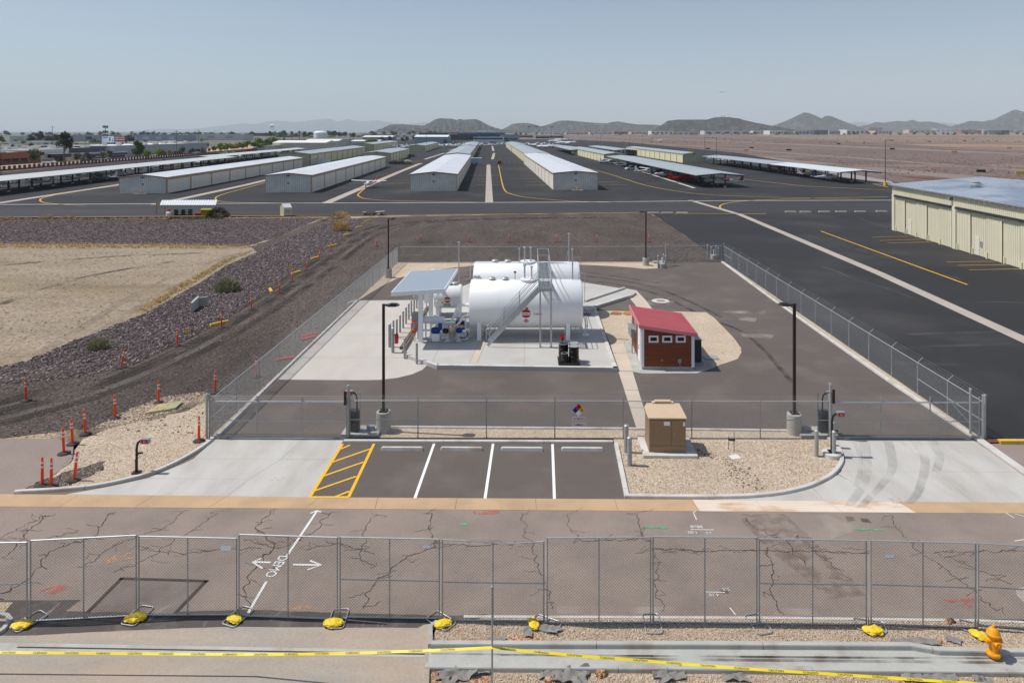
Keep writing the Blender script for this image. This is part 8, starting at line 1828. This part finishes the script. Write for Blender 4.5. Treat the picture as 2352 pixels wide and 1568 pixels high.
for i in range(34):
 u0 = rr.uniform(330,960); w = rr.uniform(15,60); vb = rr.uniform(311,316.5); vt = vb - rr.uniform(3,6.5); building('city_building', '%s flat-roofed building in the distant city' % (('white', 'grey', 'tan', 'dark')[i % 4]), u0, u0 + w, vb, max(304.5, vt), rr.uniform(30,90),('white', 'grey', 'tan', 'dark')[i % 4], units=rr.randint(0,4), grp='distant city buildings', wins=[(.1,.4,.3,.7),(.6,.9,.3,.7)])
for u0, u1, vb, vt, wl_, l, gb in ((626,748,344,328, 'cream', 'cream warehouse with a white gable roof beyond the canopies', True),(699,776,337,324, 'white', 'white shed with a gable roof behind the cream warehouse', True),(833,900,327,315, 'bluegrey', 'blue-grey hangar with a pale roof beyond the olive hangars', True),(806,870,331,324.5, 'lightgrey', 'low grey shed before the blue-grey hangar', True),(952,1028,331,314.5, 'bluegrey', 'large blue-grey hangar before the terminal', True),(608,632,345,336, 'cream', 'small lean-to beside the cream warehouse', False)):
 building('airport_building', l, u0, u1, vb, vt, 30, wl_, grp='airport buildings', gable=gb)
building('terminal', 'long dark blue terminal building with a pale roof edge', 962,1098,322,305.5,60, 'blue', grp='airport buildings', wins=[(.5,.97,.03,.55)], band_=('lightgrey', .93,1.0)); building('terminal', 'blue terminal wing right of the glass hall', 1098,1158,320,305,50, 'blue', grp='airport buildings', band_=('lightgrey', .9,1.0))
p = G(1040,322); o = thing('terminal_sign', 'small red sign on the terminal front', 'sign', AT(1040,308, p.y - .5)); q = AT(1040,308, p.y - .5); MB().box(q, (18,.3,2.4)).build('panel', M['sign_red'], o); MB().box(q - Vector((0,.25,0)),(14,.1,.7)).build('print', M['sign_white'], o)
building('airport_building', 'white building with a blue roof band and a wide door', 1087,1155,330,316.5,30, 'white', grp='airport buildings', wins=[(.56,.8,.0,.42)], band_=('blue', .7,1.02), win_m=BM['grey'])
building('airport_building', 'grey block building right of the white and blue one', 1148,1192,325,310,30, 'grey', grp='airport buildings', wins=[(.1,.3,.3,.5),(.5,.9,.25,.45)]); building('airport_building', 'distant white block above the terminal roof', 1097,1133,310,299.8,60, 'white', grp='airport buildings', wins=[(.1,.9,.4,.6)])
for u0, u1, vb, vt in ((1192,1225,316,311),(1230,1262,318,312.5),(1262,1295,317,312)): building('far_canopy', 'far flat shade roof at the end of the ramp', u0, u1, vb, vt, 20, 'grey', grp='far flat shade roofs', wins=[(.03,.97,0,.7)])  # no glazing: the dark front panel is painted shade beneath each roof
# beyond the airfield
far = [(1411,1442,309,303, 'brown'),(1496,1546,309.8,301.5, 'white'),(1546,1605,309.8,304, 'lightgrey'),(1618,1723,309.2,300.8, 'lightgrey'),(1611,1673,304.8,295.5, 'white'),(1730,1752,308.8,301, 'white'),(1768,1800,309.5,300.5, 'white'),(1802,1822,309.5,301, 'grey'),(1826,1868,309.5,301, 'bluegrey'),(1872,1902,309.5,299.5, 'dark'),(1905,1930,309.2,301, 'grey'),(1945,1996,309.2,298.5, 'white'),(1996,2027,305.5,293, 'red'),(2010,2050,308,301, 'tan'),(2050,2073,304.5,295, 'red'),(2088,2150,306.5,298.5, 'tan'),(2150,2205,305,296.5, 'white'),(2208,2255,307,299, 'red'),(2258,2352,306,298, 'tan'),(2285,2380,304.5,296, 'white'),(1240,1290,309,304.5, 'white'),(1300,1350,309,305, 'tan'),(1355,1405,308.8,304.5, 'lightgrey'),(1450,1492,308.5,303.5, 'tan'),(2120,2140,304.5,296, 'white'),(2300,2318,309.5,300, 'dark')]
for i, (u0, u1, vb, vt, wl_) in enumerate(far): building('far_building', dict(brown='brown', white='white', lightgrey='pale grey', grey='grey', bluegrey='blue-grey', dark='dark', red='red-brown', tan='tan')[wl_] + ' industrial building beyond the airfield ' + ('under the dark hill' if 1480 < u0 < 1780 else 'under the pointed hill' if 1780 <= u0 < 2000 else 'toward the right-hand hills' if u0 >= 2000 else 'under the middle hills'), u0, u1, vb, vt, 80, wl_, grp='buildings beyond the airfield', wins=[(k * .2 + .04, k * .2 + .15,.3,.75) for k in range(5)], par=1.0, units=3)
# billboard
Yb = 420.0; c = AT(262.5,320.5, Yb); bb = thing('billboard', 'wide billboard reading FREE ROCK CHIP REPAIR', 'billboard', G(262,302 + 22400 / Yb)); W_, H_ = 57 * Yb / F, 16 * Yb / F
MB().box(c + Vector((0,.5,0)),(W_, .7, H_)).build('frame', M['dark_steel'], bb); MB().box(c + Vector((-W_ * .25,.1,0)),(W_ * .5,.12, H_ * .95)).build('poster_left', mat('poster_white', srgb(222,230,236),.6, var=.02), bb)
MB().box(c + Vector((W_ * .22,.1,0)),(W_ * .46,.12, H_ * .95)).build('poster_right', mat('poster_red', srgb(128,30,44),.6, var=.03), bb)
for s_t, dz in (("FREE ROCK", H_ * .26),("CHIP REPAIR", -H_ * .04)): mb = MB(); text_on(mb, s_t, c + Vector((W_ * .22,.02, dz)),(1,0,0),(0,0,1), w=W_ * .40, h=H_ * .22); mb.build('lettering', M['sign_white'], bb)
MB().box(c + Vector((W_ * .22,.02,-H_ * .38)),(W_ * .42,.02, H_ * .1)).build('poster_strip', M['sign_white'], bb); MB().box(c + Vector((-W_ * .36,.02, H_ * .28)),(W_ * .2,.02, H_ * .2)).build('poster_print', mat('poster_blue', srgb(90,170,214),.6), bb); MB().box(c + Vector((-W_ * .18,.02,.1)),(W_ * .05,.02, H_ * .5)).build('poster_figure', mat('poster_dark', srgb(90,70,66),.6), bb); MB().box(c + Vector((-W_ * .06,.02,-H_ * .1)),(W_ * .04,.02, H_ * .5)).build('poster_print', MATS['poster_blue'], bb)
q = G(262,302 + 22400 / Yb); MB().cyl(q + Vector((0,.6,0)),(c.x, c.y + .6, c.z - H_ / 2),.45, n=12).build('column', M['dark_steel'], bb, True); MB().box(c + Vector((0,.1,-H_ / 2 - .35)),(W_ * .8,1.2,.5)).build('catwalk', M['dark_steel'], bb)
# cell tower, water tower, dome, poles
q = G(242,339); ht = (339 - 289) * q.y / F; o = thing('cell_tower', 'mast with two rings of antennas behind the billboard', 'mast', q); MB().cyl(q, q + Z * ht, .45,.3, n=10).build('mast', M['galv_dull'], o, True)
for zf in (.95,.72,.55):
 for k in range(10): a = R(k * 36); MB().box(q + Vector((1.9 * math.cos(a),1.9 * math.sin(a), ht * zf)),(.4,.4,2.0), a).build('antenna', M['dark_steel'], o)
 MB().lathe([(1.8,0),(1.9,.1),(1.8,.2)], q + Z * (ht * zf - .2),12, caps=False).build('ring', M['dark_steel'], o)
Yw = 1700.0; c = AT(625.5,289.5, Yw); o = thing('water_tower', 'white water tower on slim legs on the skyline', 'water tower', Vector((c.x, c.y, 0))); MB().lathe([(.3,-3.4),(5,-2.8),(6,-1.6),(6,1.8),(4.5,3),(.3,3.6)], c, 20).build('tank', M['white_trim'], o, True)
for k in range(5): a = R(72 * k + 10); MB().cyl(Vector((c.x + 4.8 * math.cos(a), c.y + 4.8 * math.sin(a),0)), c + Vector((4.8 * math.cos(a),4.8 * math.sin(a),-2)),.35, n=6).build('leg', M['white_trim'], o)
MB().cyl((c.x, c.y, 0), c, .6, n=8).build('riser', M['white_trim'], o)
Yd = 1500.0; c = AT(736,305, Yd); o = thing('white_dome', 'white storage dome on the skyline', 'dome', Vector((c.x, c.y, 0))); MB().lathe([(14,0),(14, c.z),(12.5, c.z + 1.8),(8.5, c.z + 3.2),(3, c.z + 3.8),(.1, c.z + 4)], Vector((c.x, c.y, 0)),28).build('shell', M['white_trim'], o, True)
def tallpole(u, vb, vt, label, heads=4, r=.14):
 p = G(u, vb); h = (vb - vt) * p.y / F; o = thing('flood_light', label, 'flood light', p, 'flood light masts of the ramp'); MB().cyl(p, p + Z * h, r * 1.4, r, n=6).build('mast', can_post, o); MB().box(p + Z * h, (heads * 1.4,.3,.3)).build('crossarm', can_post, o)
 for k in range(heads): MB().box(p + Z * (h + .5) + Vector(((k - (heads - 1) / 2) * 1.3,0,0)),(.9,.7,.8)).build('lamp', M['dark_steel'], o)
for u, vb, vt, l in ((1267,327,292.5, 'tall flood light mast beside the parked jets'),(1213,318,292, 'tall flood light mast behind the grey block'),(1217,320,291.5, 'flood light mast close beside another'),(1233,321,291.5, 'slim flood light mast on the ramp'),(1248,323,292.5, 'flood light mast on the ramp near the jets')): tallpole(u, vb, vt, l)
pl_ = thing('utility_pole', 'x', 'utility pole'); MB().cyl((0,0,0),(0,0,14),.16,.1, n=6).build('pole', M['twig'] if 'twig' in M else twig, pl_); MB().box((0,0,13.2),(2.6,.15,.15)).build('crossarm', M['twig'] if 'twig' in M else twig, pl_)
rr = random.Random(8)
for i in range(30):
 u = rr.uniform(10,980) if i < 20 else rr.uniform(1500,2340); vb = rr.uniform(313,317) if i >= 8 or i >= 20 else rr.uniform(340,362); vb = rr.uniform(310,312.5) if i >= 20 else vb
 place(pl_, USED, G(u, vb),0, 'utility pole on the skyline beyond the airfield' if i >= 20 else ('utility pole standing along the street' if vb > 330 else 'utility pole on the distant city skyline'), 'utility poles', scale=rr.uniform(.9,1.3) if i < 20 else 1.6)
o = thing('hill_mast', 'radio masts on the crest of the dark hill', 'mast', AT(1660,270,4300)); q = AT(1657,272,4320); MB().cyl(q - Z * 20, q + Z * 16,1.2, n=5).build('mast', can_post, o); q = AT(1664,271,4320); MB().cyl(q - Z * 20, q + Z * 18,1.2, n=5).build('mast', can_post, o)

# ================================================================== brown wall with piers along the street
A_, B_ = G(-70,399), G(592,346); wl_ = thing('pier_wall', 'low red-brown wall with piers between street and airport', 'wall', A_); wbr = mat('wall_brick', srgb(122,84,78),.85, var=.12, scale=.5, fvar=.06, fine=4)
d = (B_ - A_); n = int(d.length / 2.7); d.normalize(); mb = MB()
pier = MB().box(A_ + Z * .85,(.65,.65,1.7), math.atan2(d.y, d.x)).build('pier', wbr, wl_)
for i in range(1, n): share(pier, wl_, d * (i * 2.7))
MB().beam(A_ + Z * .30, A_ + d * (n * 2.7) + Z * .30,.3,.6).build('base_course', wbr, wl_)
for z in (.9,1.35): MB().beam(A_ + Z * z, A_ + d * (n * 2.7) + Z * z, .06,.06).build('rail', M['dark_steel'], wl_)
struct('street', MB().sheet([(p.x, p.y) for p in P((-900,425),(-70,398.5),(592,345.6),(760,332),(760,327),(592,340),(300,362),(0,384),(-900,405))], -.03), 'street')
mat('city_ground', srgb(112,108,98),.95, var=.2, scale=.03, fvar=.08, fine=.3, world=True, tint=srgb(96,98,78), tscale=.02, tcut=(.45,.6))
struct('city_ground', MB().sheet([(p.x, p.y) for p in P((-1500,385),(0,374),(592,333),(960,328),(1250,312),(1250,303.6),(-1500,303.6))], -.07), 'city_ground')
struct('street_verge', MB().sheet([(p.x, p.y) for p in P((-900,405),(0,384),(300,362),(592,340),(592,331),(300,350),(0,372),(-900,380))], -.05), 'tan_concrete')

# ================================================================== hills
hill_near = gravel('hill_rock', [srgb(48,44,43), srgb(68,62,60), srgb(80,73,68), srgb(112,102,94)], .05,0, tint=srgb(62,62,52), tscale=.012, tcut=(.45,.6), tmax=.8, var=.45, vs2=.012)
hill_dark = gravel('hill_dark', [srgb(46,42,40), srgb(64,58,54), srgb(74,68,62), srgb(106,96,86)], .06,0, tint=srgb(48,50,40), tscale=.015, tcut=(.42,.56), tmax=.85, var=.45, vs2=.014)
def hill(name, pts, D, dep, m, amp=.6, seed=0, rows=44, step=1.6):
 us = np.arange(pts[0][0], pts[-1][0] + .01, step); vv = np.interp(us, [p[0] for p in pts], [p[1] for p in pts]); mb = MB(); vs_ = []; n = len(us); fq = 6.0
 hmax = max(H - (v - V0) * D / F for v in vv)
 for i, (u, v) in enumerate(zip(us, vv)):
  hc = H - (v - V0) * D / F + 6; x = (u - U0) * D / F; hc += hmax * .018 * mnoise.fractal(Vector((x / hmax * 3, seed, 0)),1.0,2.0,4)
  for j in range(rows + 1):
   t = j / rows * 2 - 1; y = D + t * dep * (.5 + .5 * min(1, max(.0, hc) / hmax)); a = max(0.0,1 - abs(t)) ** 1.15
   q = Vector((x / hmax * 1.4, t * 1.6, seed)); r_ = 1 - abs(mnoise.noise(Vector((x / hmax * 2.2 + .5 * t, t * .7, seed + 3)))) * 2
   z = hc * a * (1 - amp * (1 - a) * (.5 + .5 * r_)) + hmax * .17 * a * (1 - a) * 4 * mnoise.fractal(q * 3,1.0,2.0,5)
   z = min(z, hc * (.999 if abs(t) > .01 else 1)); vs_.append((x, y, z - 6 if a > 0 else -8))
 w = rows + 1; mb.add(vs_, [(i * w + j, (i + 1) * w + j, (i + 1) * w + j + 1, i * w + j + 1) for i in range(n - 1) for j in range(rows)])
 return mb.build(name, m, None, True, kind='structure')
Zp = lambda f, pts: [f(x, y) for x, y in pts]
hill('hill', Zp(z2, [(1060,245),(1100,228),(1160,200),(1230,165),(1300,163),(1380,165),(1540,175),(1590,152),(1650,115),(1700,107),(1760,109),(1800,112),(1845,124),(1870,113),(1900,121),(1950,119),(2020,114),(2060,130),(2120,165),(2200,195),(2270,212),(2340,235)]),5200,700, hill_near, seed=1)
hill('hill', Zp(z7, [(1400,215),(1480,190),(1560,150),(1650,100),(1750,86),(1880,86),(1950,100),(2080,135),(2200,102),(2300,62),(2370,50)]) + Zp(z3f, [(500,127),(600,135),(760,150),(870,155),(930,140),(970,135),(1050,150),(1150,165),(1300,166),(1400,178),(1500,225)]),6200,800, hill_near, seed=2)
hill('hill', Zp(z3f, [(1270,235),(1300,215),(1380,165),(1430,130),(1530,120),(1700,120),(1790,120),(1860,100),(1930,95),(2000,97),(2080,110),(2200,140),(2300,160)]) + Zp(z4, [(10,208),(110,225),(215,245)]),4300,560, hill_dark, seed=3)
hill('hill', Zp(z4, [(-80,240),(40,210),(120,185),(200,150),(260,120),(310,98),(350,100),(400,120),(470,150),(490,128),(520,127),(550,130),(620,160),(700,190),(760,218),(840,245)]),7200,900, hill_near, seed=4)
hill('hill', Zp(z4, [(700,245),(760,222),(870,205),(930,180),(1000,185),(1120,170),(1200,175),(1250,160),(1310,180),(1400,175),(1480,190),(1560,213),(1620,245)]),8800,900, hill_near, seed=5)
hill('hill', Zp(z4, [(1540,245),(1590,225),(1680,190),(1750,170),(1850,175),(1950,160),(2040,115),(2100,85),(2140,72),(2214,92),(2300,70),(2420,60),(2560,130),(2700,240)]),7600,900, hill_near, seed=6)
hill('mountain', Zp(z1, [(1050,265),(1270,246),(1400,212),(1500,205),(1700,210),(1850,196),(2000,180),(2150,165),(2200,155),(2352,160)]) + Zp(z2, [(90,140),(180,128),(350,145),(560,120),(630,112),(680,115),(740,135),(800,128),(840,113),(900,127),(950,135),(1050,130),(1110,125),(1180,138),(1250,148),(1400,160),(1500,152),(1580,143),(1700,190),(1900,240)]),26000,2600, hill_near, seed=7, step=2.2, rows=30)
hill('mountain', Zp(z4, [(600,235),(690,192),(760,178),(850,182),(900,196),(1000,235)]),24000,2000, hill_near, seed=8, rows=24); hill('mountain', Zp(z4, [(1380,235),(1440,180),(1500,182),(1550,186),(1650,195),(1760,235)]),24000,2000, hill_near, seed=9, rows=24)

# ================================================================== hazy air
hz = MB().box((0,15000,699),(72000,34000,1402)).build('haze', bpy.data.materials.new('haze_air'), None, kind='stuff', label='thin pale haze over the plain', category='haze')
hm_ = hz.data.materials[0]; hm_.use_nodes = True; t_ = hm_.node_tree; t_.nodes.clear(); ou = t_.nodes.new('ShaderNodeOutputMaterial'); pv = t_.nodes.new('ShaderNodeVolumePrincipled')
pv.inputs['Color'].default_value = (.78,.90,1,1); pv.inputs['Density'].default_value = 6.0e-5; pv.inputs['Anisotropy'].default_value = .0
t_.links.new(pv.outputs[0], ou.inputs['Volume'])
